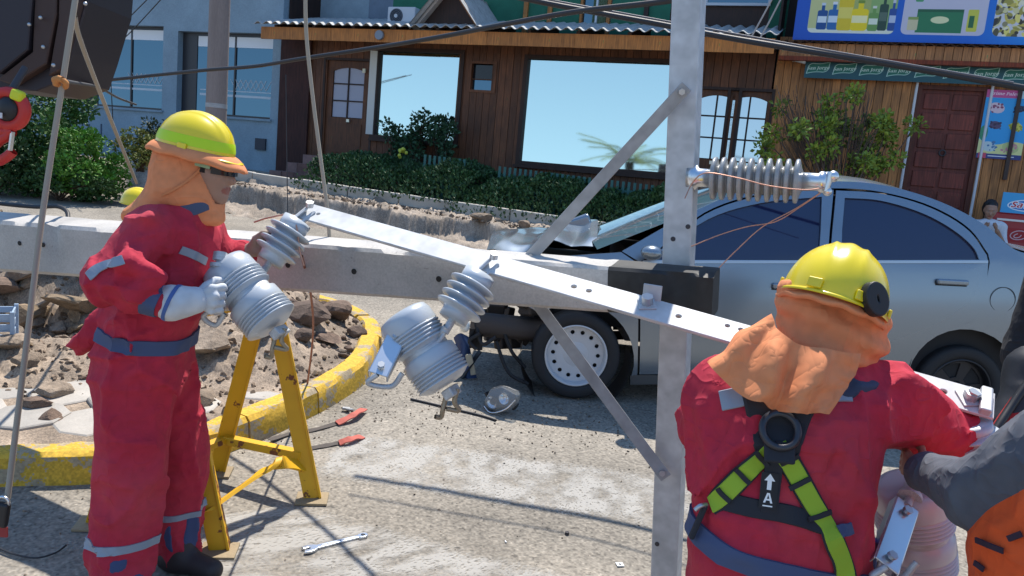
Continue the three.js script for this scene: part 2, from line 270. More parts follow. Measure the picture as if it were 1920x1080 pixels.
{ // grey-blue rendered house on the left
  const h = house('rendered_house', 'grey-blue rendered house with two tall shop windows behind the bushes');
  const e = fac(530, 60).u, L = -19, w1 = R(150, 45, 303, 207), w2 = R(334, 58, 506, 224), top = 7.2, D = 0.22;
  const wall = [bx(L, w1.u0, BASE, top, -D, 0), bx(w1.u1, w2.u0, BASE, top, -D, 0), bx(w2.u1, e, BASE, top, -D, 0)];
  for (const w of [w1, w2]) wall.push(bx(w.u0, w.u1, BASE, w.v0, -D, 0), bx(w.u0, w.u1, w.v1, top, -D, 0));
  wall.push(bx(e - D, e, BASE, top, -7, -D), bx(L, L + D, BASE, top, -7, -D), bx(L + D, e - D, BASE, top, -7, -7 + D), bx(L, e, top, top + 0.15, -7, 0.06));
  part(h, 'wall', wall.map(g => tri(g, 0.5)), blueWall);
  part(h, 'floor', tri(bx(L + D, e - D, BASE, FLOOR - 0.3, -6.7, -D - 0.01)), M.concrete);
  const frameM = mat([0.03, 0.03, 0.035], 0.4), lace = mat([0.55, 0.6, 0.64], 0.9);
  for (const w of [w1, w2]) {
    const wd = w.u1 - w.u0, gl = w.u0 + 0.16 * wd, win = part(h, 'window', [bx(w.u0, gl, w.v0, w.v1, -0.21, -0.16), bx(gl, w.u1, w.v1 - 0.06, w.v1, -0.2, -0.14), bx(gl, w.u1, w.v0, w.v0 + 0.05, -0.2, -0.14), bx(w.u1 - 0.04, w.u1, w.v0, w.v1, -0.2, -0.145)], frameM);
    const mid = lerp(gl, w.u1, 0.48);
    for (const [a, b] of [[gl, mid], [mid + 0.04, w.u1 - 0.04]]) part(win, 'pane', bx(a, b, w.v0 + 0.05, w.v1 - 0.06, -0.185, -0.175), smokedGlass);
    part(win, 'mullion', bx(mid, mid + 0.04, w.v0 + 0.05, w.v1 - 0.06, -0.2, -0.15), frameM);
    part(win, 'blind', bx(gl + 0.02, w.u1 - 0.05, w.v1 - 0.3, w.v1 - 0.07, -0.172, -0.165), curtainWhite);
    // printed white lattice band across the glass
    const z = w.v0 + 0.62, lat = []; for (let u = lerp(gl, w.u1, 0.5); u < w.u1 - 0.2; u += 0.14) for (const k of [-1, 1]) lat.push(bar(V(u, z, -0.17), V(u + k * 0.14, z + 0.22, -0.17), 0.014, 0.004, V(0, 0, 1)));
    lat.push(bx(gl + 0.1, w.u1 - 0.06, z - 0.05, z - 0.03, -0.173, -0.168), bx(gl + 0.1, w.u1 - 0.06, z - 0.17, z - 0.12, -0.173, -0.168));
    part(win, 'lattice_band', lat, lace);
    part(h, 'sill', tri(bx(w.u0 - 0.05, w.u1 + 0.05, w.v0 - 0.05, w.v0, -0.16, 0.05)), blueWall);
  }
  const b = R(481, 259, 499, 282); part(h, 'meter_box', bx(b.u0, b.u1, b.v0, b.v1, 0, 0.05), mat([0.035, 0.04, 0.055], 0.6));
  for (const px of [178, 190, 213]) { const a = fac(px, 235); part(h, 'fence_bar', bx(a.u, a.u + 0.03, BASE, a.v, 0.35, 0.38), mat([0.08, 0.12, 0.17], 0.6)); }
}
const restM = woods(0.2, 0.078, 0.032, 5, 0.2), darkWood = woods(0.05, 0.021, 0.014, 3), orangeWood = woods(0.66, 0.28, 0.07, 3, 0.12);
{ // timber restaurant in the middle
  const h = house('timber_restaurant', 'dark timber restaurant with big mirrored windows and a corrugated porch roof');
  const L = fac(530, 60).u + 0.02, E = fac(1449, 150).u, top = fac(800, 80).v + 0.15, D = 0.16;
  const door = R(612, 112, 690, 292), w1 = R(712, 96, 853, 264), w2 = R(991, 110, 1250, 324), sm = R(886, 119, 924, 170), da = R(1308, 168, 1366, 330), db = R(1371, 168, 1427, 330);
  for (const d of [door, da, db]) d.v0 = FLOOR; da.v1 = db.v1 = (da.v1 + db.v1) / 2;
  const strip = { u0: fac(692, 180).u, u1: w1.u0, v0: w1.v0, v1: w1.v1 };
  boards(h, 'wall_board', L, E, BASE, top, 0.145, -D, 0, restM, [door, { ...w1, u0: strip.u0 }, w2, sm, da, db]);
  part(h, 'inner_wall', [bx(L, E, BASE, top, -D - 0.9, -D - 0.86), bx(L, L + 0.04, BASE, 7, -6, -D - 0.01), bx(E - 0.04, E, BASE, 7, -6, -D - 0.01), bx(L, E, BASE, FLOOR, -6, -D - 0.02)], darkWood[0]);
  for (const w of [w1, w2]) {
    const f = new THREE.Group(); f.name = 'window'; h.add(f);
    frame(f, 'window_frame', w, 0.075, -D, 0.03, darkWood[1]);
    part(f, 'pane', bx(w.u0, w.u1, w.v0, w.v1, -0.07, -0.06), mirrorGlass);
    part(f, 'sill', tri(bx(w.u0 - 0.1, w.u1 + 0.1, w.v0 - 0.13, w.v0 - 0.078, -D, 0.09)), darkWood[2]);
  }
  part(h, 'corner_board', tri(bx(strip.u0 - 0.01, strip.u1 - 0.03, strip.v0, strip.v1, -D, 0.034)), mat([0.62, 0.62, 0.58], 0.8));
  { const f = new THREE.Group(); f.name = 'small_window'; h.add(f); frame(f, 'window_frame', sm, 0.05, -D, 0.02, restM[4]); const m = (sm.v0 + sm.v1) / 2 - 0.03;
    part(f, 'pane', bx(sm.u0, sm.u1, m, sm.v1, -0.09, -0.08), mat([0.01, 0.01, 0.015], 0.1)); part(f, 'pane', bx(sm.u0, sm.u1, sm.v0, m - 0.02, -0.09, -0.08), smokedGlass); part(f, 'sash', bx(sm.u0, sm.u1, m - 0.02, m, -0.1, -0.05), restM[0]); }
  // doors with six small panes under an arch
  function arched(r, label, glass, rows, gx0, gx1, gy0, gy1) {
    const d = new THREE.Group(); d.name = 'door'; d.userData.label = label; h.add(d);
    const gu0 = lerp(r.u0, r.u1, gx0), gu1 = lerp(r.u0, r.u1, gx1), gv0 = lerp(r.v0, r.v1, gy0), gv1 = lerp(r.v0, r.v1, gy1), m = restM[1];
    part(d, 'leaf', [bx(r.u0, gu0, r.v0, r.v1, -0.1, -0.045), bx(gu1, r.u1, r.v0, r.v1, -0.1, -0.045), bx(gu0, gu1, r.v0, gv0, -0.1, -0.045), bx(gu0, gu1, gv1, r.v1, -0.1, -0.045)].map(g => tri(g)), m);
    // arch head: a plate with the round-topped opening
    const sh = new THREE.Shape(); const w = gu1 - gu0; sh.moveTo(gu0, gv1); sh.lineTo(gu0, gv1 - 0.09); sh.quadraticCurveTo(gu0 + w / 2, gv1 + 0.06, gu1, gv1 - 0.09); sh.lineTo(gu1, gv1); sh.lineTo(gu0, gv1);
    const ag = new THREE.ExtrudeGeometry(sh, { depth: 0.05, bevelEnabled: false, curveSegments: 8 }); ag.translate(0, 0, -0.098); part(d, 'arch_head', tri(ag), m);
    for (let i = 0; i < 2; i++) for (let k = 0; k < rows; k++) part(d, 'pane', bx(gu0 + w * i / 2 + 0.012, gu0 + w * (i + 1) / 2 - 0.012, lerp(gv0, gv1, k / rows) + 0.012, lerp(gv0, gv1, (k + 1) / rows) - 0.012, -0.08, -0.075), glass);
    const bars = [bx(gu0 + w / 2 - 0.014, gu0 + w / 2 + 0.014, gv0, gv1, -0.09, -0.05)]; for (let k = 1; k < rows; k++) bars.push(bx(gu0, gu1, lerp(gv0, gv1, k / rows) - 0.013, lerp(gv0, gv1, k / rows) + 0.013, -0.09, -0.052));
    part(d, 'glazing_bar', bars, darkWood[0]);
    part(d, 'lower_panel', tri(bx(lerp(r.u0, r.u1, 0.2), lerp(r.u0, r.u1, 0.8), r.v0 + 0.12, gv0 - 0.12, -0.044, -0.03)), restM[0]);
    part(d, 'handle', bx(lerp(r.u0, r.u1, 0.5), lerp(r.u0, r.u1, 0.56), gv0 - 0.09, gv0 - 0.03, -0.04, 0.01), mat([0.6, 0.58, 0.5], 0.3, 0.8));
    return d;
  }
  arched(door, 'entrance door with six curtained panes', mat([0.36, 0.37, 0.46], 0.35), 3, 0.14, 0.8, 0.42, 0.94);
  arched(da, null, paneGlass, 3, 0.06, 0.92, 0.32, 0.96); arched(db, null, paneGlass, 4, 0.06, 0.92, 0.1, 0.96);
  h.children.filter(c => c.name === 'door' && !c.userData.label).forEach(c => delete c.userData.label);
  for (const d of [door, da, db]) frame(h, 'door_frame', { ...d, v0: d.v0 }, 0.05, -D, 0.015, darkWood[1]);
  part(h, 'door_bell', bx(fac(681, 133).u, fac(686, 133).u, fac(683, 137).v, fac(683, 129).v, 0, 0.03), mat([0.7, 0.66, 0.5], 0.5));
  // lintel beam, rafters, fascia, corrugated roof
  const ev = fac(1000, 66, 0.72).v, bev = top;
  part(h, 'lintel', tri(bx(L, E, top - 0.13, top, 0.0, 0.07)), darkWood[0]);
  for (let u = L + 0.35; u < E; u += 0.93) part(h, 'rafter', tri(bar(V(u, ev + 0.02, 0.7), V(u, ev + 0.42, -0.9), 0.07, 0.14)), darkWood[2]);
  for (let k = 0; k < 6; k++) { const a = lerp(L, E, k / 6), b = lerp(L, E, (k + 1) / 6) - 0.006; part(h, 'fascia_board', tri(bx(a, b, ev - 0.2 + rr(-0.006, 0.006), ev + 0.04, 0.7, 0.73)), orangeWood[k % 3]); }
  const lamp = fac(712, 66, 0.76); part(h, 'round_lamp', new THREE.CylinderGeometry(0.09, 0.09, 0.06, 16).rotateX(Math.PI / 2).translate(lamp.u, lamp.v, 0.77), mat([0.2, 0.24, 0.3], 0.4));
  const corr = (u0, u1, s0, s1, v0, v1, per, amp) => gridGeo(Math.round((u1 - u0) / per * 10), 6, (a, b) => V(lerp(u0, u1, a), lerp(v0, v1, b) + amp * Math.sin(lerp(u0, u1, a) * 2 * Math.PI / per), lerp(s0, s1, b)), q => [q.x, q.z]);
  const roofM = mat([0.66, 0.66, 0.64], 0.7, 0.0, { map: T.zinc });
  const cr = corr(L - 0.1, E + 0.05, 0.86, -0.95, ev + 0.09, ev + 0.55, 0.215, 0.026), cr2 = cr.clone().translate(0, 0.012, 0);
  const lip = gridGeo(Math.round((E - L) / 0.215 * 10), 1, (a, b) => { const u = lerp(L - 0.1, E + 0.05, a); return V(u, ev + 0.09 + 0.012 * b + 0.026 * Math.sin(u * 2 * Math.PI / 0.215), 0.861); });
  part(h, 'corrugated_roof', [cr, cr2, lip], roofM);
  // upper storey set back
  const S = -1.25, green = mat([0.03, 0.2, 0.12], 0.85, 0, { map: T.stucco }), brownUp = darkWood[1];
  const up = (x0, x1, m, nm = 'upper_wall', s = S) => part(h, nm, tri(bx(fac(x0, 40, s).u, fac(x1, 40, s).u, ev + 0.1, 7.4, s - 0.15, s)), m);
  up(575, 690, blueWall); up(690, 735, mat([0.2, 0.27, 0.36], 0.85, 0, { map: T.stucco })); up(735, 1085, green); up(1145, 1255, green); up(1255, 1440, brownUp, 'upper_wall', S); up(1440, 1475, green);
  { const w = { u0: fac(1086, 40, S).u, u1: fac(1143, 40, S).u, v0: ev + 0.1, v1: 7 }; const f = new THREE.Group(); f.name = 'upper_window'; h.add(f); part(f, 'pane', bx(w.u0, w.u1, w.v0, w.v1, S - 0.08, S - 0.07), smokedGlass); part(f, 'jamb', [bx(w.u0, w.u0 + 0.05, w.v0, w.v1, S - 0.1, S + 0.02), bx(w.u1 - 0.07, w.u1, w.v0, w.v1, S - 0.1, S + 0.03)], orangeWood[0]);
    const cu = gridGeo(40, 4, (a, b) => V(lerp(w.u0 + 0.25, w.u1 - 0.08, a), lerp(w.v0, w.v1, b), S - 0.05 + 0.02 * Math.sin(a * 50)));
    part(f, 'curtain', cu, mat([0.16, 0.22, 0.13], 0.9)); part(f, 'mullion', bx(w.u0 + 0.32, w.u0 + 0.36, w.v0, w.v1, S - 0.1, S), mat([0.6, 0.65, 0.7], 0.6)); }
  { const w = R(1335, -60, 1440, 7, S); const f = new THREE.Group(); f.name = 'upper_window'; h.add(f); frame(f, 'window_frame', w, 0.05, S, S + 0.06, mat([0.55, 0.6, 0.66], 0.6)); part(f, 'pane', bx(w.u0, w.u1, w.v0, w.v1, S + 0.005, S + 0.015), smokedGlass); }
  for (const px of [985, 1030, 1210]) { const a = fac(px, 40, S); part(h, 'upper_post', tri(bx(a.u - 0.04, a.u + 0.05, ev + 0.1, 7.2, S, S + 0.06)), px === 1210 ? darkWood[0] : orangeWood[1]); }
  part(h, 'upper_roof', tri(bx(L, E + 0.4, 7.4, 7.55, -6, S + 0.4)), darkWood[0]);
  // porch gable with its own corrugated slopes
  const gl = fac(782, 52, 0.5), gr = fac(898, 54, 0.5), ga = { u: lerp(gl.u, gr.u, 0.52), v: gl.v + 0.78 };
  const gab = new THREE.Group(); gab.name = 'porch_gable'; h.add(gab);
  const gs = new THREE.Shape(); gs.moveTo(gl.u, gl.v); gs.lineTo(gr.u, gr.v); gs.lineTo(ga.u, ga.v); gs.lineTo(gl.u, gl.v);
  part(gab, 'gable_wall', tri(new THREE.ExtrudeGeometry(gs, { depth: 0.05, bevelEnabled: false }).translate(0, 0, 0.38)), darkWood[1]);
  for (const [q, k] of [[gl, -1], [gr, 1]]) {
    part(gab, 'barge_board', tri(bar(V(q.u, q.v + 0.02, 0.5), V(ga.u, ga.v + 0.03, 0.5), 0.05, 0.14, V(0, 0, 1))), k < 0 ? mat([0.45, 0.4, 0.36], 0.8) : orangeWood[1]);
    const sl = gridGeo(60, 6, (a, b) => { const s = lerp(0.75, -1.25, a), t = lerp(-0.12, 1.02, b); return V(lerp(q.u, ga.u, t), lerp(q.v, ga.v, t) + 0.06 + 0.022 * Math.sin(s * 2 * Math.PI / 0.17), s); }, p => [p.x, p.z]);
    part(gab, 'gable_roof', [sl, sl.clone().translate(0, 0.012, 0)], roofM);
  }
  // side wing wall at the left corner and brick steps to the door
  part(h, 'side_panel', tri(bx(L, fac(583, 150).u, BASE, top, 0.01, 0.06)), mat([0.075, 0.026, 0.022], 0.8, 0, { map: T.wood }));
  const brick = [mat([0.34, 0.18, 0.15], 0.85, 0, { map: T.brick }), mat([0.42, 0.25, 0.22], 0.85, 0, { map: T.brick }), mat([0.28, 0.15, 0.13], 0.85, 0, { map: T.brick })];
  const st = new THREE.Group(); st.name = 'brick_steps'; h.add(st); const s0 = fac(520, 320, 0.9).u, s1 = fac(655, 320, 0.5).u;
  for (let k = 0; k < 3; k++) { const y0 = 1.16 + k * 0.19, dep = 1.15 - k * 0.36; for (let i = 0; i < 5; i++) { const a = lerp(s0 + k * 0.14, s1, i / 5), b = lerp(s0 + k * 0.14, s1, (i + 1) / 5) - 0.008; part(st, 'brick', tri(bx(a, b, y0 - 0.02, y0 + 0.185, 0.07, dep + rr(-0.008, 0.008))), brick[Math.floor(rnd() * 3)]); } }
}
const plankM = woods(0.6, 0.28, 0.095, 5, 0.16);
{ // plank-clad shop on the right
  const h = house('plank_shop', 'orange plank-clad shop with a carved door and printed signs');
  const L = fac(1452, 150).u, E = 11.5, top = fac(1700, 86).v + 0.1, D = 0.14, door = R(1722, 158, 1820, 372); door.v0 = FLOOR;
  boards(h, 'wall_plank', L, E, BASE, top, 0.135, -D, 0, plankM, [{ ...door, u0: door.u0 - 0.02, u1: door.u1 + 0.02 }]);
  part(h, 'inner_wall', [bx(L, E, BASE, 6.6, -1.4, -1.3), bx(E - 0.05, E, BASE, 6.6, -5, -D), bx(L, E, BASE, FLOOR, -5, -D - 0.02), bx(L, E, 6.6, 6.7, -5, 0.1)], darkWood[0]);
  const red = woods(0.25, 0.058, 0.042, 3), d = new THREE.Group(); d.name = 'door'; d.userData.label = 'carved dark red panelled door'; h.add(d);
  part(d, 'leaf', tri(bx(door.u0 + 0.07, door.u1 - 0.07, door.v0, door.v1 - 0.07, -0.1, -0.05)), red[0]);
  part(d, 'door_frame', [bx(door.u0, door.u0 + 0.07, door.v0, door.v1, -D, 0.01), bx(door.u1 - 0.07, door.u1, door.v0, door.v1, -D, 0.01), bx(door.u0 + 0.07, door.u1 - 0.07, door.v1 - 0.07, door.v1, -D, 0.007)].map(g => tri(g)), woods(0.2, 0.05, 0.025, 2)[0]);
  for (let i = 0; i < 2; i++) for (let k = 0; k < 6; k++) { const a = lerp(door.u0 + 0.1, door.u1 - 0.1, i / 2) + 0.025, b = lerp(door.u0 + 0.1, door.u1 - 0.1, (i + 1) / 2) - 0.025, c = lerp(door.v0 + 0.05, door.v1 - 0.1, k / 6) + 0.03, e = lerp(door.v0 + 0.05, door.v1 - 0.1, (k + 1) / 6) - 0.03; const g = new RoundedBoxGeometry(b - a, e - c, 0.03, 2, 0.012); g.translate((a + b) / 2, (c + e) / 2, -0.045); part(d, 'door_panel', tri(g), red[(i + k) % 3]); }
  const kn = V((door.u0 + door.u1) / 2, lerp(door.v0, door.v1, 0.47), -0.01); part(d, 'knocker', new THREE.TorusGeometry(0.045, 0.012, 8, 18).translate(kn.x, kn.y, kn.z), M.darkSteel);
  const pipe = mat([0.62, 0.64, 0.68], 0.4);
  for (const u of [door.u0 - 0.02, door.u1 + 0.03]) part(h, 'white_pipe', new THREE.CylinderGeometry(0.022, 0.022, top - BASE, 10).translate(u, (top + BASE) / 2, 0.035), pipe);
  // short plank fascia with red trim under the billboard
  const f0 = fac(1478, 82, 0.35), f1 = fac(1478, 104, 0.35);
  boards(h, 'fascia_plank', fac(1462, 92, 0.35).u, E, f1.v, f0.v + 0.02, 0.13, 0.26, 0.33, woods(0.55, 0.27, 0.11, 4));
  part(h, 'red_trim', tri(bx(fac(1462, 92, 0.35).u, E, f1.v - 0.07, f1.v - 0.003, 0.24, 0.345)), mat([0.3, 0.06, 0.02], 0.7, 0, { map: T.wood }));
  part(h, 'sheet_edge', tri(gridGeo(260, 1, (a, b) => { const u = lerp(f0.u - 0.2, E, a); return V(u, f0.v + 0.035 + 0.018 * Math.sin(u * 44) + 0.02 * b, 0.42 - 0.6 * b); })), mat([0.2, 0.17, 0.19], 0.7, 0.2));
  const dp = fac(1905, 190), de = fac(1893, 338); part(h, 'drain_pipe', bx(dp.u, dp.u + 0.055, de.v, dp.v + 0.4, 0.01, 0.065), mat([0.05, 0.03, 0.025], 0.6));
  const cam1 = fac(1500, 112, 0.25); part(h, 'security_camera', [new THREE.CylinderGeometry(0.045, 0.045, 0.2, 12).rotateZ(1.35).translate(cam1.u, cam1.v, 0.22), bx(cam1.u - 0.02, cam1.u + 0.02, cam1.v, cam1.v + 0.1, 0.0, 0.24), new THREE.SphereGeometry(0.05, 10, 8).translate(cam1.u - 0.1, cam1.v + 0.02, 0.22)], mat([0.65, 0.66, 0.68], 0.4));
}
function sheet(name, label, cat, u0, u1, v0, v1, s, texture, th = 0.02, rough = 0.5) {
  const g = thing(name, label, cat, P0.clone(), HOUSE_TURN);
  part(g, 'backing', bx(u0, u1, v0, v1, s - th, s), mat([0.3, 0.3, 0.3], 0.7));
  const pl = new THREE.PlaneGeometry(u1 - u0, v1 - v0); pl.translate((u0 + u1) / 2, (v0 + v1) / 2, s + 0.004); part(g, 'print', pl, mat('#ffffff', rough, 0, { map: texture })); return g;
}
{ // printed signs on the shop
  const b0 = fac(1486, 76, 0.2), bu1 = 8.6, bv1 = b0.v + 1.15;
  sheet('billboard', 'blue billboard with framed pictures of drinks, groceries and coffee', 'billboard', b0.u, bu1, b0.v, bv1, 0.28, canvasTex(1200, 270, (c, w, h) => {
    const gr = c.createLinearGradient(0, 0, w, 0); gr.addColorStop(0, '#1a55b8'); gr.addColorStop(0.5, '#1766c9'); gr.addColorStop(0.72, '#2f9be6'); gr.addColorStop(1, '#1d6fd0'); c.fillStyle = gr; c.fillRect(0, 0, w, h);
    const rrect = (x, y, ww, hh, r) => { c.beginPath(); c.moveTo(x + r, y); c.lineTo(x + ww - r, y); c.quadraticCurveTo(x + ww, y, x + ww, y + r); c.lineTo(x + ww, y + hh - r); c.quadraticCurveTo(x + ww, y + hh, x + ww - r, y + hh); c.lineTo(x + r, y + hh); c.quadraticCurveTo(x, y + hh, x, y + hh - r); c.lineTo(x, y + r); c.quadraticCurveTo(x, y, x + r, y); c.closePath(); };
    const Y = 20, Hh = 222;
    rrect(48, Y, 302, Hh, 22); c.fillStyle = '#a9b46a'; c.fill(); c.save(); c.clip(); c.fillStyle = '#c7c98e'; c.fillRect(48, Y, 120, Hh); c.fillStyle = '#8db06c'; c.fillRect(260, Y, 100, Hh); c.fillStyle = '#dfe3d2'; c.fillRect(48, 225, 310, 20);
    const bottle = (x, y, ww, hh, cl, cap_, lab) => { c.fillStyle = cl; rrect(x, y + hh * 0.28, ww, hh * 0.72, ww * 0.22); c.fill(); c.fillRect(x + ww * 0.34, y + hh * 0.08, ww * 0.32, hh * 0.3); c.fillStyle = cap_; c.fillRect(x + ww * 0.3, y, ww * 0.4, hh * 0.1); c.fillStyle = lab; c.fillRect(x + 2, y + hh * 0.5, ww - 4, hh * 0.24); };
    bottle(78, 130, 36, 100, '#1d4f8e', '#c9d6e2', '#d8e4ea'); bottle(116, 126, 40, 104, '#2a69a9', '#e2e6ea', '#cfe0ec'); bottle(150, 60, 52, 172, '#e0c42c', '#c9a51a', '#e8d868'); bottle(198, 120, 58, 112, '#f1d51f', '#7a9438', '#f7efb4'); bottle(258, 140, 34, 92, '#6f9b52', '#d9dccf', '#dfe8d4'); bottle(292, 96, 30, 134, '#2c4a3d', '#1d2b28', '#586e60'); bottle(326, 118, 26, 112, '#2a4f96', '#c9ced6', '#b9c6de');
    c.strokeStyle = '#b89a1c'; c.lineWidth = 6; c.beginPath(); c.arc(176, 50, 18, Math.PI, 0); c.stroke(); c.restore();
    rrect(372, Y, 272, Hh, 24); c.fillStyle = '#c5c3d4'; c.fill(); c.fillStyle = '#2c7a52'; c.fillRect(420, 150, 150, 84); c.fillStyle = '#235f41'; c.fillRect(420, 150, 150, 10); bottle(408, 40, 26, 84, '#4d9a6a', '#3b7f55', '#9cc7a6'); c.fillStyle = '#6fae85'; rrect(455, 42, 74, 54, 8); c.fill(); c.fillStyle = '#57966e'; c.fillRect(462, 58, 60, 12); c.fillStyle = '#4b3a34'; c.fillRect(545, 36, 82, 62); c.fillStyle = '#d5cfc0'; c.fillRect(556, 58, 44, 24); c.fillStyle = '#cfc6a0'; rrect(392, 178, 34, 48, 4); c.fill(); c.fillStyle = '#8aa05a'; c.fillRect(392, 178, 34, 10); c.fillStyle = '#c9c94e'; rrect(584, 150, 34, 78, 5); c.fill(); c.fillStyle = '#2c6a46'; c.fillRect(590, 172, 16, 42); c.fillStyle = '#dfe0b0'; c.beginPath(); c.ellipse(496, 188, 30, 13, 0, 0, 7); c.fill();
    rrect(668, Y, 420, Hh, 24); c.fillStyle = '#cfcfd8'; c.fill(); c.save(); c.clip(); const cols = ['#d6cf9c', '#a39a4a', '#5a5640', '#e8e2c4', '#c9b95a', '#8f8a66', '#e9dc7a', '#3e3a34'];
    for (let k = 0; k < 260; k++) { c.fillStyle = cols[Math.floor(rnd() * cols.length)]; c.beginPath(); c.ellipse(rr(668, 822), rr(20, 242), rr(5, 17), rr(4, 11), rr(0, 3), 0, 7); c.fill(); }
    c.fillStyle = '#aebd3e'; c.fillRect(812, 20, 16, 222); c.fillStyle = '#d7d7df'; c.fillRect(828, 20, 280, 222);
    c.fillStyle = '#2c3a5a'; c.beginPath(); c.ellipse(900, 214, 84, 22, -0.05, 0, 7); c.fill(); c.fillStyle = '#e9eaee'; c.beginPath(); c.ellipse(900, 208, 84, 22, -0.05, 0, 7); c.fill(); c.fillStyle = '#e4e5e4'; c.beginPath(); c.moveTo(845, 120); c.lineTo(938, 120); c.quadraticCurveTo(935, 200, 892, 202); c.quadraticCurveTo(850, 200, 845, 120); c.fill(); c.fillStyle = '#3a3230'; c.beginPath(); c.ellipse(891, 122, 45, 12, 0, 0, 7); c.fill(); c.fillStyle = '#e9eaee'; c.beginPath(); c.ellipse(1050, 130, 60, 26, 0, 0, 7); c.fill(); c.fillStyle = '#7da04c'; c.beginPath(); c.ellipse(1060, 118, 40, 18, 0, 0, 7); c.fill(); c.restore();
  }));
  const n0 = fac(1512, 109, 0.12), n1 = fac(1512, 146, 0.12);
  const ban = sheet('pennant_banner', 'dark green banner strip with repeated white lettering along the shop front', 'banner', n0.u, 8.6, n1.v, n0.v, 0.14, canvasTex(1800, 128, (c, w, h) => {
    c.fillStyle = '#1c5560'; c.fillRect(0, 0, w, h);
    for (let k = 0; k < 12; k++) { const x = 12 + k * 150; c.strokeStyle = '#b9ded4'; c.lineWidth = 4; c.fillStyle = '#23705f'; c.beginPath(); c.moveTo(x, 100); c.lineTo(x + 8, 52); c.quadraticCurveTo(x + 14, 36, x + 34, 34); c.quadraticCurveTo(x + 80, 40, x + 128, 22); c.lineTo(x + 124, 62); c.quadraticCurveTo(x + 118, 86, x + 92, 88); c.quadraticCurveTo(x + 40, 84, x, 100); c.closePath(); c.fill(); c.stroke(); c.save(); c.translate(x + 64, 72); c.rotate(-0.06); c.fillStyle = '#cfe4dc'; c.font = 'italic bold 27px serif'; c.textAlign = 'center'; c.fillText('San Jorge', 0, 0); c.restore(); }
  }));
  const p0 = fac(1851, 168), p1 = fac(1897, 300), pw = p1.u - p0.u;
  sheet('ice_cream_poster', 'tall blue ice-cream poster with a pink heading beside the shop door', 'poster', p0.u, p0.u + 0.62, p1.v, p0.v, 0.03, canvasTex(256, 460, (c, w, h) => {
    c.fillStyle = '#2f9fe0'; c.fillRect(0, 0, w, h); c.fillStyle = '#d9dd9a'; c.beginPath(); c.moveTo(0, 330); c.quadraticCurveTo(60, 380, 128, 360); c.quadraticCurveTo(200, 330, w, 350); c.lineTo(w, 430); c.lineTo(0, 430); c.fill(); c.fillStyle = '#2d3f80'; c.fillRect(0, 428, w, 32); c.fillStyle = '#c94a66'; c.fillRect(10, 424, 46, 36); c.fillStyle = '#c4528f'; c.fillRect(0, 0, 200, 52); c.fillStyle = '#bfe0ea'; c.fillRect(200, 0, 56, 52);
    c.fillStyle = '#f1d9e8'; c.font = 'italic bold 27px serif'; c.fillText('Prime Paleta', 18, 34); c.fillStyle = '#3b8f6a'; c.beginPath(); c.ellipse(20, 290, 24, 50, 0, 0, 7); c.fill();
    const pop = (x, y, s, a, b) => { c.fillStyle = a; c.beginPath(); c.ellipse(x, y, s, s * 0.75, 0.3, 0, 7); c.fill(); c.fillStyle = b; for (let k = 0; k < 14; k++) { c.beginPath(); c.ellipse(x + rr(-s, s), y + rr(-s * 0.7, s * 0.7), rr(4, 11), rr(3, 8), rr(0, 3), 0, 7); c.fill(); } };
    pop(70, 120, 46, '#d8c3cf', '#8a4a68'); pop(196, 120, 30, '#3b4a68', '#222b46'); pop(80, 235, 34, '#5a4a6a', '#3a2e4a'); pop(196, 240, 38, '#d6cf5a', '#9aa23a'); pop(62, 380, 44, '#bfd4d8', '#4a7aa8'); pop(186, 380, 48, '#bcc98a', '#c98a9a'); c.fillStyle = '#e6ecf2'; c.fillRect(66, 440, 150, 6);
  }));
  // ice-cream sign and red drinks cooler beside the seated person
  const q0 = fac(1880, 360, 0.9), q1 = fac(1880, 398, 0.9);
  sheet('freezer_sign', 'light blue sign with red and white lettering above the red cooler', 'sign', q0.u, q0.u + 0.62, q1.v, q0.v, 0.95, canvasTex(256, 150, (c, w, h) => { c.fillStyle = '#3fa5dc'; c.fillRect(0, 0, w, h); c.fillStyle = '#e6eef4'; c.beginPath(); c.ellipse(140, 88, 108, 44, -0.05, 0, 7); c.fill(); c.fillStyle = '#3a7fc8'; c.beginPath(); c.ellipse(140, 88, 100, 36, -0.05, 0, 7); c.fill(); c.fillStyle = '#f2f2f6'; c.font = 'italic bold 58px sans-serif'; c.textAlign = 'center'; c.lineWidth = 10; c.strokeStyle = '#f2f2f6'; c.strokeText('Savory', 142, 106); c.fillStyle = '#c8243c'; c.fillText('Savory', 142, 106); }));
  const k = thing('drinks_cooler', 'red drinks cooler with a white script mark behind the silver car', 'cooler', US(q0.u + 0.28, 0.62, terraceY(q0.u) - 0.02), HOUSE_TURN);
  const ch = q1.v - terraceY(q0.u) + 0.02; part(k, 'cabinet', new RoundedBoxGeometry(0.72, ch - 0.06, 0.6, 2, 0.03).translate(0, (ch + 0.06) / 2, 0), mat([0.42, 0.02, 0.03], 0.35)); part(k, 'plinth', bx(-0.33, 0.33, 0, 0.07, -0.27, 0.27), M.blackPlastic);
  part(k, 'handle', bx(-0.3, 0.3, ch - 0.12, ch - 0.09, 0.3, 0.33), mat([0.6, 0.6, 0.62], 0.4, 0.6));
  const lg = new THREE.PlaneGeometry(0.3, 0.2).translate(0.02, ch - 0.32, 0.304); part(k, 'script_mark', lg, mat('#ffffff', 0.5, 0, { map: canvasTex(128, 86, (c, w, h) => { c.fillStyle = '#ac1420'; c.fillRect(0, 0, w, h); c.strokeStyle = '#d9b6ba'; c.lineWidth = 6; c.beginPath(); c.ellipse(64, 42, 46, 28, -0.2, 0.4, 6); c.stroke(); c.beginPath(); c.ellipse(58, 46, 20, 12, -0.4, 0, 5); c.stroke(); }) }));
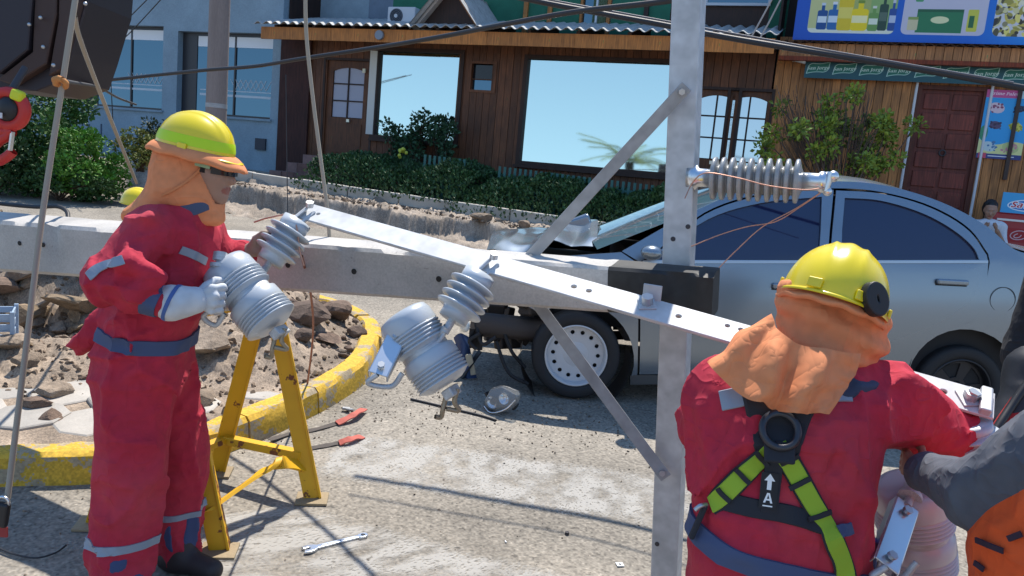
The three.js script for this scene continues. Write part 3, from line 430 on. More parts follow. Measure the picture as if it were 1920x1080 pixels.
  // air conditioner standing on the porch roof
  const a0 = R(727, 12, 776, 48, -0.2), ac = thing('air_conditioner', 'white outdoor air conditioner unit on the porch roof', 'air conditioner', US((a0.u0 + a0.u1) / 2, -0.35, a0.v0), HOUSE_TURN), aw = a0.u1 - a0.u0, ah = a0.v1 - a0.v0, white = mat([0.55, 0.57, 0.6], 0.5);
  part(ac, 'casing', new RoundedBoxGeometry(aw, ah, 0.28, 2, 0.02).translate(0, ah / 2, 0), white); part(ac, 'fan_grille', new THREE.CylinderGeometry(ah * 0.4, ah * 0.4, 0.02, 24).rotateX(Math.PI / 2).translate(-aw * 0.17, ah / 2, 0.141), mat([0.03, 0.035, 0.045], 0.6));
  for (let k2 = 1; k2 < 5; k2++) part(ac, 'grille_ring', new THREE.TorusGeometry(ah * 0.09 * k2, 0.006, 5, 24).translate(-aw * 0.17, ah / 2, 0.157), mat([0.12, 0.14, 0.18], 0.5));
  part(ac, 'fan_hub', new THREE.CylinderGeometry(0.04, 0.04, 0.02, 12).rotateX(Math.PI / 2).translate(-aw * 0.17, ah / 2, 0.16), white); for (const x of [-0.2, 0.2]) part(ac, 'foot', bx(x - 0.04, x + 0.04, -0.07, 0, -0.12, 0.12), white);
}
// ------------------------------------------------------------------ traffic island: painted kerb stones, broken slabs, dirt heap and rubble
const islandPts = [[-120, 925], [0, 915], [180, 910], [300, 893], [385, 868], [480, 832], [575, 788], [650, 745], [697, 708], [716, 660], [708, 628], [660, 600], [590, 577]].map(p => ong(...p));
{ const extra = [V(-2.6, 0, -7.7), V(-3.6, 0, -8.2), V(-5, 0, -8.5)]; extra.forEach(p => { p.y = roadY(p.z); islandPts.push(p); }); islandPts.unshift(V(-7, roadY(-3.2), -3.2), V(-4.2, roadY(-3.26), -3.26)); }
const islandCurve = new THREE.CatmullRomCurve3(islandPts, false, 'centripetal');
const islandPoly = islandCurve.getPoints(120).map(p => new THREE.Vector2(p.x, p.z)); islandPoly.push(new THREE.Vector2(-9, -8.5), new THREE.Vector2(-9, -3.2));
function inside(x, z, P = islandPoly) { let c = false; for (let i = 0, j = P.length - 1; i < P.length; j = i++) if ((P[i].y > z) !== (P[j].y > z) && x < (P[j].x - P[i].x) * (z - P[i].y) / (P[j].y - P[i].y) + P[i].x) c = !c; return c; }
function edgeDist(x, z) { let m = 9; for (let i = 0; i < 120; i++) { const a = islandPoly[i], b = islandPoly[i + 1], dx = b.x - a.x, dz = b.y - a.y, t = clamp(((x - a.x) * dx + (z - a.y) * dz) / (dx * dx + dz * dz)); m = Math.min(m, Math.hypot(x - a.x - dx * t, z - a.y - dz * t)); } return m; }
function islandY(x, z) {
  if (!inside(x, z)) return roadY(z) - 0.12;
  const e = edgeDist(x, z); if (e < 0.09) return roadY(z) - 0.12;
  const e1 = e, k = sstep(0.1, 0.7, e);
  let y = roadY(z) + 0.125;
  const hp = (cx, cz, rx, rz, h) => { const d = ((x - cx) / rx) ** 2 + ((z - cz) / rz) ** 2; return h * Math.exp(-d * 1.6); };
  const rough = sstep(-4.25, -4.7, z + 0.25 * noise(x * 2, 1, z));
  let m = hp(-4.6, -6.2, 2.0, 0.95, 0.62) + hp(-2.2, -6.1, 0.9, 0.9, 0.3) + hp(-1.75, -5.3, 0.7, 0.8, 0.16) - hp(-3.35, -5.35, 0.75, 0.3, 0.2);
  m += 0.09 * fbm(x * 2.6, 1, z * 2.6, 4) + 0.035 * noise(x * 11, 4, z * 11) + 0.018 * noise(x * 27, 4, z * 27);
  return y + k * rough * (m + 0.03) - (1 - rough) * 0.03;
}
{
  const g = gridGeo(300, 210, (a, b) => { const x = lerp(-8.6, -0.7, a), z = lerp(-8.6, -3.1, b); return V(x, islandY(x, z), z); }, q => [q.x, q.z]);
  struct('island_ground', g, mat([0.58, 0.54, 0.5], 0.97, 0, { map: T.dirt, bumpMap: T.grainB, bumpScale: 0.02 }));
  // kerb stones
  const k = new THREE.Group(); k.name = 'island_kerb'; k.userData.kind = 'structure'; scene.add(k);
  const L = islandCurve.getLength(); let s = 0;
  while (s < L - 0.3) {
    const len = Math.min(rr(0.5, 0.75), L - s), n = 6, pts = []; for (let i = 0; i <= n; i++) pts.push(islandCurve.getPointAt(clamp((s + len * i / n * 0.985) / L)));
    const off = rr(-0.012, 0.012), dh = rr(-0.008, 0.008), P = [], ix = [], prof = [[0, -0.06], [-0.012, 0.06], [-0.02, 0.125], [-0.045, 0.15], [-0.15, 0.152], [-0.17, 0.13], [-0.17, -0.06]];
    for (let i = 0; i <= n; i++) { const t = pts[Math.min(i + 1, n)].clone().sub(pts[Math.max(i - 1, 0)]).setY(0).normalize(), o = V(-t.z, 0, t.x); const inw = inside(pts[i].x + o.x * 0.1, pts[i].z + o.z * 0.1) ? -1 : 1; prof.forEach(([a, h], q) => { const c = noise(pts[i].x * 9 + q, h * 40, pts[i].z * 9) * 0.008; const w = pts[i].clone().addScaledVector(o, (a + off) * inw); P.push(w.x, w.y + h + dh + (h > 0 ? c : 0), w.z); }); }
    const m = prof.length; for (let i = 0; i < n; i++) for (let q = 0; q < m; q++) { const a = i * m + q, b = i * m + (q + 1) % m; ix.push(a, b, b + m, a, b + m, a + m); } for (let q = 1; q < m - 1; q++) { ix.push(0, q, q + 1, n * m, n * m + q + 1, n * m + q); }
    let gg = new THREE.BufferGeometry(); gg.setAttribute('position', new THREE.Float32BufferAttribute(P, 3)); gg.setIndex(ix); gg = toCreasedNormals(gg, 0.6); part(k, 'kerb_stone', tri(gg, 1.6), M.kerbPaint); s += len;
  }
  // eight-sided paving slabs on the near strip of the island
  const pv = new THREE.Group(); pv.name = 'island_pavement'; pv.userData.kind = 'structure'; scene.add(pv);
  const slabs = [0, 1, 2].map(i => { const sh = new THREE.Shape(); for (let q = 0; q < 8; q++) { const a = (q + 0.5) * Math.PI / 4, r = 0.19 * (1 + 0.03 * Math.sin(q * 3 + i)); q ? sh.lineTo(r * Math.cos(a), r * Math.sin(a)) : sh.moveTo(r * Math.cos(a), r * Math.sin(a)); } return new THREE.ExtrudeGeometry(sh, { depth: 0.04, bevelEnabled: true, bevelSize: 0.008, bevelThickness: 0.006, bevelSegments: 1 }).rotateX(-Math.PI / 2); }).map(g => tri(g));
  const sm = [mat([0.66, 0.63, 0.6], 0.9, 0, { map: T.concrete }), mat([0.56, 0.54, 0.52], 0.9, 0, { map: T.concrete })];
  for (let i = 0; i < 12; i++) for (let j = 0; j < 4; j++) { const x = -4.6 + i * 0.345, z = -3.62 - j * 0.345 + rr(-0.01, 0.01); if (!inside(x, z) || edgeDist(x, z) < 0.36 || rnd() < 0.12) continue; const m = part(pv, 'paving_slab', slabs[(i + j) % 3], sm[(i * 3 + j) % 2]); m.position.set(x, roadY(z) + 0.058 + rr(-0.005, 0.008), z); m.rotation.set(0.07 + rr(-0.03, 0.03), rr(-0.05, 0.05), rr(-0.03, 0.03)); }
}
function rockGeo(sd, flat = 0.7, det = 2) {
  let g = mergeVertices(new THREE.IcosahedronGeometry(1, det).deleteAttribute('normal').deleteAttribute('uv')); const p = g.attributes.position, q = V(0, 0, 0);
  const pl = Array.from({ length: 14 }, (_, i) => { const a = V(h3(sd, i, 1) - 0.5, h3(sd, i, 2) - 0.5, h3(sd, i, 3) - 0.5).normalize(); return [a, 0.42 + 0.36 * h3(sd, i, 4)]; });
  for (let i = 0; i < p.count; i++) { q.fromBufferAttribute(p, i); for (const [a, d] of pl) { const k = q.dot(a); if (k > d) q.addScaledVector(a, d - k); } q.multiplyScalar(1 + 0.06 * noise(q.x * 4 + sd, q.y * 4, q.z * 4)); q.y *= flat; p.setXYZ(i, q.x, q.y, q.z); }
  return tri(toCreasedNormals(g, 0.22), 0.6);
}
const rocks = Array.from({ length: 8 }, (_, i) => rockGeo(i * 7 + 3, 0.55 + 0.06 * (i % 4)));
const rockM = [[0.33, 0.3, 0.27], [0.27, 0.22, 0.2], [0.44, 0.41, 0.38], [0.2, 0.165, 0.155], [0.38, 0.33, 0.26]].map(c => mat([c[0] * 1.35, c[1] * 1.35, c[2] * 1.35], 0.95, 0, { map: T.dirt, bumpMap: T.grainB, bumpScale: 0.012 }));
function rockAt(px, py, r, k, m, label, sq = [1, 1, 1], up = 0.12) {
  let p = ong(px, py, up); for (let i = 0; i < 4; i++) { const y = islandY(p.x, p.z); p = ong(px, py, y - roadY(p.z)); }
  const o = solo('rock', rocks[k], rockM[m], label, 'rock'); o.position.copy(p).y = Math.max(islandY(p.x, p.z), roadY(p.z)) + r * 0.3 * sq[1]; o.scale.set(r * sq[0], r * sq[1], r * sq[2]); o.rotation.y = k * 1.3; return o;
}
rockAt(578, 600, 0.2, 0, 3, 'big dark brown boulder at the top of the rubble beside the yellow trestle', [1.5, 1, 1]);
rockAt(632, 600, 0.16, 1, 1, 'brown boulder at the right end of the rubble heap near the curved kerb', [1.1, 1.1, 1]);
rockAt(608, 640, 0.11, 2, 1, 'flat reddish stone below the two boulders', [1.4, 0.7, 1]);
rockAt(100, 745, 0.105, 3, 2, 'pale grey split stone lying nearest the leaning rope', [1.1, 1, 1]);
rockAt(68, 765, 0.095, 4, 1, 'tan square-edged stone on the slabs beside the rope', [1, 0.75, 1]);
rockAt(93, 788, 0.07, 5, 1, 'small reddish pointed stone on the pale slabs', [1, 1, 1]);
rockAt(380, 755, 0.12, 6, 0, 'rounded grey stone just right of the standing worker', [1, 0.9, 1]);
rockAt(395, 705, 0.16, 7, 2, 'broad pale stone behind the trestle leg', [1.2, 0.8, 1]);
rockAt(20, 655, 0.13, 1, 2, 'light rounded stone at the left end of the rubble', [1.2, 0.8, 1]);
rockAt(45, 700, 0.09, 3, 0, 'grey stone between the crate and the rope');
{ // rubble that lies about in the dirt
  let n = 0, tries = 0;
  while (n < 270 && tries++ < 6000) {
    const x = rr(-4.6, -0.95), z = -4.3 - Math.pow(rnd(), 0.8) * 3.0; if (!inside(x, z) || edgeDist(x, z) < 0.18) continue;
    const r = 0.022 + 0.075 * Math.pow(rnd(), 2.0), i = Math.floor(rnd() * 8); const o = solo('rubble_stone', rocks[i], rockM[Math.floor(rnd() * 5)], 'loose broken stone in the dirt of the traffic island', 'stone', 'loose rubble on the traffic island');
    o.position.set(x, islandY(x, z) + r * 0.25, z); o.scale.set(r * rr(0.9, 1.6), r * rr(0.9, 1.5), r * rr(0.8, 1.2)); o.rotation.set(rr(-0.4, 0.4), rr(0, 6), rr(-0.4, 0.4)); n++;
  }
  // broken rock face of the heap on the left
  for (let k = 0; k < 34; k++) { const x = rr(-4.9, -2.8), z = rr(-6.0, -5.4), r = rr(0.07, 0.2); const o = solo('heap_rock', rocks[k % 8], rockM[[4, 4, 0, 2, 1][k % 5]], 'ochre broken rock in the heap behind the worker', 'rock', 'ochre rocks of the heap'); o.position.set(x, islandY(x, z) + r * 0.15, z); o.scale.set(r * rr(1, 1.8), r * rr(0.6, 1), r); o.rotation.set(rr(-0.5, 0.5), rr(0, 6), rr(-0.5, 0.5)); }
  const gm = new THREE.InstancedMesh(rocks[2], mat('#ffffff', 0.95, 0, { map: T.dirt }), 4200), mx = new THREE.Matrix4(), q = new THREE.Quaternion(), e = new THREE.Euler(); gm.name = 'gravel'; gm.userData.kind = 'stuff'; let c = 0, guard = 0;
  while (c < 4200 && guard++ < 40000) { const onBank = c > 2900; let p; if (!onBank) { const x = rr(-5, -0.9), z = rr(-7.4, -4.2); if (!inside(x, z)) continue; p = V(x, islandY(x, z), z); } else { const u = rr(kA.u, 6), s = rr(3.0, 3.5); p = US(u, s); p.y = terraceY(u) - 0.13; }
    const r = onBank ? rr(0.01, 0.035) : rr(0.008, 0.026); e.set(rr(0, 6), rr(0, 6), rr(0, 6)); q.setFromEuler(e); mx.compose(p, q, V(r * 1.4, r, r)); gm.setMatrixAt(c, mx); const k = rr(0.25, 0.55); gm.setColorAt(c, lin(k, k * 0.87, k * 0.76)); c++; }
  gm.castShadow = gm.receiveShadow = true; tag(gm, 'fine gravel scattered over the dirt', 'gravel'); scene.add(gm);
  for (const [px, py, r, lb] of [[905, 405, 0.16, 'grey boulder on the dirt bank above the car bonnet'], [985, 418, 0.13, 'flat slab of rubble on the dirt bank behind the brace'], [935, 432, 0.09, 'small pale stone on the dirt bank behind the bonnet'], [430, 400, 0.06, 'lone white stone on the road behind the worker']]) { const a = fac(px, py, 3.35), p = US(a.u, 3.35, terraceY(a.u) - 0.1); if (px === 430) p.copy(ong(px, py)); const o = solo('rock', rocks[Math.floor(px) % 8], rockM[px === 430 ? 2 : 0], lb, 'rock'); o.position.copy(p); o.scale.set(r * 1.4, r, r); o.rotation.y = px; }
}
{ // blue plastic crate at the left edge of the rubble
  const p = ong(-38, 668, 0.12), c = thing('plastic_crate', 'pale blue slatted plastic crate at the left edge of the rubble', 'crate', V(p.x, islandY(p.x, p.z), p.z), 0.5), m = mat([0.32, 0.42, 0.55], 0.5);
  for (const s of [-1, 1]) for (let k = 0; k < 4; k++) part(c, 'slat', new RoundedBoxGeometry(0.36, 0.04, 0.012, 1, 0.004).translate(0, 0.04 + k * 0.065, s * 0.13), m);
  for (const s of [-1, 1]) for (let k = 0; k < 4; k++) part(c, 'slat', new RoundedBoxGeometry(0.012, 0.04, 0.26, 1, 0.004).translate(s * 0.18, 0.04 + k * 0.065, 0), m);
  for (const a of [-1, 1]) for (const b of [-1, 1]) part(c, 'corner_post', bx(a * 0.186 - 0.012, a * 0.186 + 0.012, 0, 0.27, b * 0.136 - 0.012, b * 0.136 + 0.012), m); part(c, 'base', bx(-0.18, 0.18, 0, 0.015, -0.13, 0.13), m);
}
{ // loose grit on the road, thicker along the kerb and by the car
  const n = 2600, gm = new THREE.InstancedMesh(rocks[5], mat('#ffffff', 0.95, 0, { map: T.dirt }), n), mx = new THREE.Matrix4(), q = new THREE.Quaternion(), e = new THREE.Euler(); gm.name = 'road_grit'; gm.userData.kind = 'stuff'; let c = 0;
  while (c < n) { let x, z; const k = rnd(); if (k < 0.4) { const p = islandCurve.getPointAt(rr(0.25, 0.85)), a = rr(0, 6.28), r = Math.abs(rr(-1, 1) * rr(0, 0.6)); x = p.x + Math.cos(a) * r; z = p.z + Math.sin(a) * r; } else if (k < 0.7) { x = rr(-0.8, 0.9); z = rr(-5.6, -4.4); } else { x = rr(-2.2, 2.4); z = rr(-6, -2.4); } if (inside(x, z)) continue; const r = 0.0018 + 0.0075 * Math.pow(rnd(), 3); e.set(rr(0, 6), rr(0, 6), rr(0, 6)); q.setFromEuler(e); mx.compose(V(x, roadY(z) + r * 0.3, z), q, V(r * 1.3, r, r)); gm.setMatrixAt(c, mx); const t = rr(0.22, 0.6); gm.setColorAt(c, lin(t, t * 0.92, t * 0.84)); c++; }
  gm.castShadow = gm.receiveShadow = true; tag(gm, 'fine grit scattered on the road by the kerb and the car', 'grit'); scene.add(gm);
}
// worn crossing bands on the asphalt
{
  const worn = tex(512, (u, v) => { const a = 0.5 + 0.62 * fbm(u * 26, v * 5.5, 3.3, 5), s = 0.5 + 0.5 * noise(u * 330, v * 66, 7.7), e = Math.min(v, 1 - v) * 7, ex = Math.min(u, 1 - u) * 24; const k = clamp((a - 0.2) * 2.4) * (s > 0.3 ? 1 : 0.35) * clamp(e + (s - 0.5)) * clamp(ex + (a - 0.5) * 3); return 255 * clamp(k * 0.62); }, false);
  const pm = mat([0.52, 0.5, 0.46], 0.9, 0, { alphaMap: worn, transparent: true });
  const band = (pts) => { const q = pts.map(p => ong(...p)); const g = gridGeo(8, 4, (a, b) => { const t = q[0].clone().lerp(q[1], a), l = q[3].clone().lerp(q[2], a); const r = t.lerp(l, b); r.y = roadY(r.z) + 0.005; return r; }); return g; };
  const g = [band([[668, 812], [1330, 905], [1330, 1010], [565, 890]]), band([[560, 945], [1300, 1140], [1250, 1290], [60, 1020]])];
  g.forEach((x, i) => struct(i ? 'crossing_band_001' : 'crossing_band', x, pm));
}
// ------------------------------------------------------------------ plants
const leafM = mat('#ffffff', 0.65, 0, { vertexColors: true });
function leaves(n, size, place, tint) {                // place(i) -> [position, outward]
  const P = new Float32Array(n * 18), C = new Float32Array(n * 18), a = V(0, 0, 0), b = V(0, 0, 0);
  for (let i = 0; i < n; i++) {
    const [p, o] = place(i); const d = V(rr(-1, 1), rr(-0.6, 1), rr(-1, 1)).addScaledVector(o, 1.1).normalize(); a.set(rr(-1, 1), rr(-1, 1), rr(-1, 1)).cross(d).normalize(); b.copy(d).cross(a);
    const L = size * rr(0.7, 1.3), w = L * 0.34, A = p.clone(), B = p.clone().addScaledVector(d, L * 0.5).addScaledVector(a, w).addScaledVector(b, w * 0.4), Cc = p.clone().addScaledVector(d, L), D = p.clone().addScaledVector(d, L * 0.5).addScaledVector(a, -w).addScaledVector(b, w * 0.4);
    [A, B, Cc, A, Cc, D].forEach((q, k) => { P[i * 18 + k * 3] = q.x; P[i * 18 + k * 3 + 1] = q.y; P[i * 18 + k * 3 + 2] = q.z; }); const c = tint(p); for (let k = 0; k < 6; k++) { C[i * 18 + k * 3] = c[0]; C[i * 18 + k * 3 + 1] = c[1]; C[i * 18 + k * 3 + 2] = c[2]; }
  }
  const g = new THREE.BufferGeometry(); g.setAttribute('position', new THREE.BufferAttribute(P, 3)); g.setAttribute('color', new THREE.BufferAttribute(C, 3)); g.computeVertexNormals(); return g;
}
const barkM = mat([0.1, 0.07, 0.05], 0.95, 0, { map: T.wood });
function bush(name, label, c, rx, ry, rz, n, size, base, cat = 'bush', group) {
  const gy = c.y - ry, t = thing(name, label, cat, V(c.x, gy, c.z), 0, group), cl = [];
  for (let k = 0; k < 46; k++) { const a = rr(0, 6.283), e = Math.acos(rr(-0.85, 1)), r = Math.pow(rnd(), 0.4); cl.push([V(rx * r * Math.sin(e) * Math.cos(a), ry + ry * r * Math.cos(e), rz * r * Math.sin(e) * Math.sin(a)), rr(0.16, 0.3)]); }
  const tint = () => { const k = rr(0.6, 1.35); return [base[0] * k * rr(0.8, 1.25), base[1] * k, base[2] * k]; };
  part(t, 'foliage', leaves(n, size, () => { const [q, r] = cl[Math.floor(rnd() * cl.length)], d = V(rr(-1, 1), rr(-1, 1), rr(-1, 1)).normalize(); return [V(q.x + d.x * rx * r * Math.sqrt(rnd()), Math.max(0.02, q.y + d.y * ry * r * 1.1), q.z + d.z * rz * r), d]; }, tint), leafM);
  const st = []; for (let k = 0; k < 9; k++) { const q = cl[k * 4][0]; st.push(tube([V(rr(-0.06, 0.06), 0, rr(-0.06, 0.06)), V(q.x * 0.3, q.y * 0.5, q.z * 0.3), V(q.x * 0.8, q.y * 0.9, q.z * 0.8)], 0.012 + 0.008 * ry, 5, 8)); } part(t, 'stem', st, barkM);
  return t;
}
bush('round_bush', 'tall dark green bush below the crane at the left edge', at(78, 262, 12.9), 1.0, 0.92, 0.8, 9000, 0.075, [0.05, 0.13, 0.022]);
bush('round_bush', 'bright green lower bush in front of the blue-grey house', at(160, 312, 12.4), 0.66, 0.52, 0.55, 6500, 0.06, [0.085, 0.22, 0.02]);
bush('round_bush', 'dark bush at the very left edge beside the crane hook', at(-10, 300, 12.2), 0.7, 0.62, 0.6, 5200, 0.07, [0.03, 0.075, 0.018]);
bush('round_bush', 'small yellow-green bush half hidden behind the standing worker', at(262, 283, 12.8), 0.36, 0.34, 0.34, 3000, 0.05, [0.15, 0.17, 0.03]);
bush('round_bush', 'dark bush beside the small yellow-green one against the house wall', at(300, 275, 13.6), 0.36, 0.42, 0.36, 2600, 0.06, [0.035, 0.055, 0.025]);
bush('round_bush', 'low dark foliage under the tall left bush', at(110, 345, 12.1), 0.9, 0.25, 0.3, 3600, 0.06, [0.035, 0.09, 0.02]);
function hedge(label, x0, x1, ytop, s0, s1, hgt, n, flower) {
  const a = fac(x0, ytop, (s0 + s1) / 2).u, b = fac(x1, ytop, (s0 + s1) / 2).u, t = thing('hedge', label, 'hedge', US((a + b) / 2, (s0 + s1) / 2, terraceY((a + b) / 2) - 0.03), HOUSE_TURN), w = b - a;
  const H = x => hgt * (0.85 + 0.28 * noise(x * 1.7, 3, s0) + 0.12 * noise(x * 5, 1, 2));
  part(t, 'foliage', leaves(n, 0.062, () => { const x = rr(-w / 2, w / 2), z = rr(-1, 1) * (s1 - s0) / 2, top = H(x) * Math.sqrt(Math.max(0.1, 1 - (2 * z / (s1 - s0)) ** 4)), q = rnd() < 0.75 ? top * (1 - 0.25 * rnd()) : rr(0, top); return [V(x, q, z + (q < top * 0.6 ? (s1 - s0) * 0.15 : 0)), V(0, 0.8, 0.5)]; }, () => { const k = rr(0.55, 1.4); return [0.032 * k, 0.085 * k, 0.026 * k]; }), leafM);
  const st = []; for (let k = 0; k < 24; k++) { const x = rr(-w / 2, w / 2), z = rr(-0.4, 0.4) * (s1 - s0); st.push(rod(V(x, 0, z), V(x + rr(-0.1, 0.1), H(x) * 0.8, z + rr(-0.1, 0.1)), 0.012, 0.006, 5)); } part(t, 'stem', st, barkM);
  if (flower) { const f = fac(...flower, (s0 + s1) / 2 + 0.4); const fg = []; for (let k = 0; k < 9; k++) fg.push(new THREE.SphereGeometry(0.035, 6, 5).translate(f.u - (a + b) / 2 + rr(-0.09, 0.09), f.v - t.position.y + rr(-0.1, 0.1), 0.42 + rr(-0.05, 0.05))); part(t, 'flower', fg, mat([0.45, 0.5, 0.06], 0.7)); }
}
hedge('dark green hedge below the smaller mirrored window', 640, 925, 300, 0.35, 2.75, 0.66, 19000, [757, 288]);
hedge('dark green hedge below the large mirrored window', 905, 1420, 320, 0.35, 2.75, 0.68, 30000);
for (const [px, py, h, lb] of [[742, 235, 0.85, 'short leafy shrub left of the middle one before the small mirror window'], [787, 212, 1.1, 'tallest leafy shrub before the small mirror window'], [832, 226, 0.95, 'bluish leafy shrub at the right of the small mirror window']]) {
  const f = fac(px, py, 0.4), base = terraceY(f.u) + 0.1, H = f.v - base, t = thing('window_shrub', lb, 'shrub', US(f.u, 0.4, base), HOUSE_TURN), cl = Array.from({ length: 11 }, (_, k) => V(rr(-0.2, 0.2), H * lerp(0.35, 0.97, k / 10), rr(-0.15, 0.15)));
  part(t, 'foliage', leaves(620, 0.085, () => { const q = cl[Math.floor(rnd() * 11)], d = V(rr(-1, 1), rr(-0.7, 0.9), rr(-1, 1)).normalize(); return [q.clone().addScaledVector(d, 0.14 * Math.sqrt(rnd())), d]; }, () => { const k = rr(0.6, 1.3); return [0.03 * k, 0.085 * k, 0.035 * k]; }), leafM);
  part(t, 'stem', cl.map(q => tube([V(0, -0.1, 0), V(q.x * 0.3, q.y * 0.6, q.z * 0.3), q], 0.009, 5, 6)), barkM);
}
for (const [x0, x1, y0, y1, s, lb] of [[798, 872, 290, 318, 2.0, 'short teal picket fence in the hedge under the small window'], [938, 1250, 312, 348, 1.9, 'long teal picket fence in the hedge under the large window']]) {
  const a = fac(x0, y0, s), b = fac(x1, y0, s), v1 = a.v, v0 = terraceY(a.u) - 0.02, t = thing('picket_fence', lb, 'fence', P0.clone(), HOUSE_TURN), m = mat([0.06, 0.16, 0.14], 0.85), n = Math.round((b.u - a.u) / 0.095);
  for (let k = 0; k <= n; k++) { const u = lerp(a.u, b.u, k / n); const sh = bx(u - 0.022, u + 0.022, v0, lerp(v1, v1 - 0.13, (u - a.u) / 4), s, s + 0.018); part(t, 'picket', sh, m); }
  for (const q of [0.35, 0.78]) part(t, 'rail', bx(a.u - 0.05, b.u + 0.05, lerp(v0, v1 - 0.1, q), lerp(v0, v1 - 0.1, q) + 0.04, s - 0.02, s - 0.002), m);
}
{ // loose-branched shrub before the plank shop
  const f = fac(1575, 335, 1.5), base = US(f.u, 1.5, terraceY(f.u) - 0.03), t = thing('loose_shrub', 'open-branched shrub with yellow-green leaf tufts before the plank shop', 'shrub', base, HOUSE_TURN);
  const H = px => px, tips = [], br = [];
  for (let k = 0; k < 46; k++) { const px = rr(1425, 1690), py = rr(172, 330); const dx = (px - 1560) / 140, dy = (py - 255) / 90; if (dx * dx + dy * dy > 1.05) { k--; continue; } const s = 1.5 + rr(-0.6, 0.6), q = fac(px, py, s); tips.push([V(q.u - f.u, q.v - base.y, s - 1.5), px, py]); }
  tips.push([V(fac(1712, 238, 1.5).u - f.u, fac(1712, 238, 1.5).v - base.y, 0.1), 1712, 238]);
  for (const [q] of tips) br.push(tube([V(rr(-0.1, 0.1), 0, rr(-0.1, 0.1)), V(q.x * 0.35 + rr(-0.12, 0.12), q.y * 0.45, q.z * 0.4), V(q.x * 0.8 + rr(-0.1, 0.1), q.y * 0.85, q.z * 0.8), q], 0.008, 4, 10));
  for (let k = 0; k < 150; k++) { const px = rr(1455, 1640), py = rr(165, 270), q = fac(px, py, 1.3); const p = V(q.u - f.u, q.v - base.y, rr(-0.3, 0.3)); br.push(tube([V(p.x * 0.6, p.y * 0.65, p.z * 0.5), V(p.x * 0.85 + rr(-0.05, 0.05), p.y * 0.85, p.z), p], 0.004, 3, 5)); }
  part(t, 'branch', br, mat([0.12, 0.085, 0.07], 0.95));
  const live = tips.filter(([q, px, py]) => !(px > 1480 && px < 1540 && py < 215));
  part(t, 'foliage', leaves(3300, 0.075, () => { const [q] = live[Math.floor(rnd() * live.length)], d = V(rr(-1, 1), rr(-1, 1), rr(-1, 1)).normalize(); return [q.clone().addScaledVector(d, 0.15 * Math.pow(rnd(), 0.7)), d]; }, () => { const k = rr(0.6, 1.4); return [0.17 * k, 0.24 * k, 0.025 * k]; }), leafM);
}
{ // palm behind the photographer, seen only mirrored in the large window
  const t = thing('palm_tree', 'palm tree across the street, seen mirrored in the large window', 'tree', (() => { const r = ray(1180, 300), k = P0.clone().setY(0), f = fac(1180, 300), p = US(f.u, 0, f.v), q = r.clone().normalize().addScaledVector(N, -2 * r.clone().normalize().dot(N)); p.addScaledVector(q, 24); return p.setY(p.y - 3.3); })()), fr = [];
  part(t, 'trunk', tube([V(0, 0, 0), V(0.1, 1.8, 0), V(0, 3.2, 0)], 0.22, 10, 12), barkM);
  for (let k = 0; k < 26; k++) { const a = k * 2.4, up = rr(0.3, 1.3), L = rr(2.0, 2.8); const c = [0, 0.5, 1].map(q => V(Math.cos(a) * L * q, 3.2 + up * q * L * 0.75 - q * q * 1.1, Math.sin(a) * L * q)); const cv = new THREE.CatmullRomCurve3(c); for (let i = 2; i < 26; i++) { const p = cv.getPoint(i / 26), tn = cv.getTangent(i / 26), sd = tn.clone().cross(V(0, 1, 0)).normalize(); for (const s of [-1, 1]) { const tip = p.clone().addScaledVector(sd, s * 0.5 * (1 - i / 34)).addScaledVector(tn, 0.3).add(V(0, -0.12, 0)); fr.push([p, p.clone().addScaledVector(tn, 0.06), tip]); } } }
  const g = new THREE.BufferGeometry(); g.setAttribute('position', new THREE.Float32BufferAttribute(fr.flat().flatMap(p => [p.x, p.y, p.z]), 3)); g.computeVertexNormals(); part(t, 'crown', g, mat([0.16, 0.19, 0.06], 0.7));
}
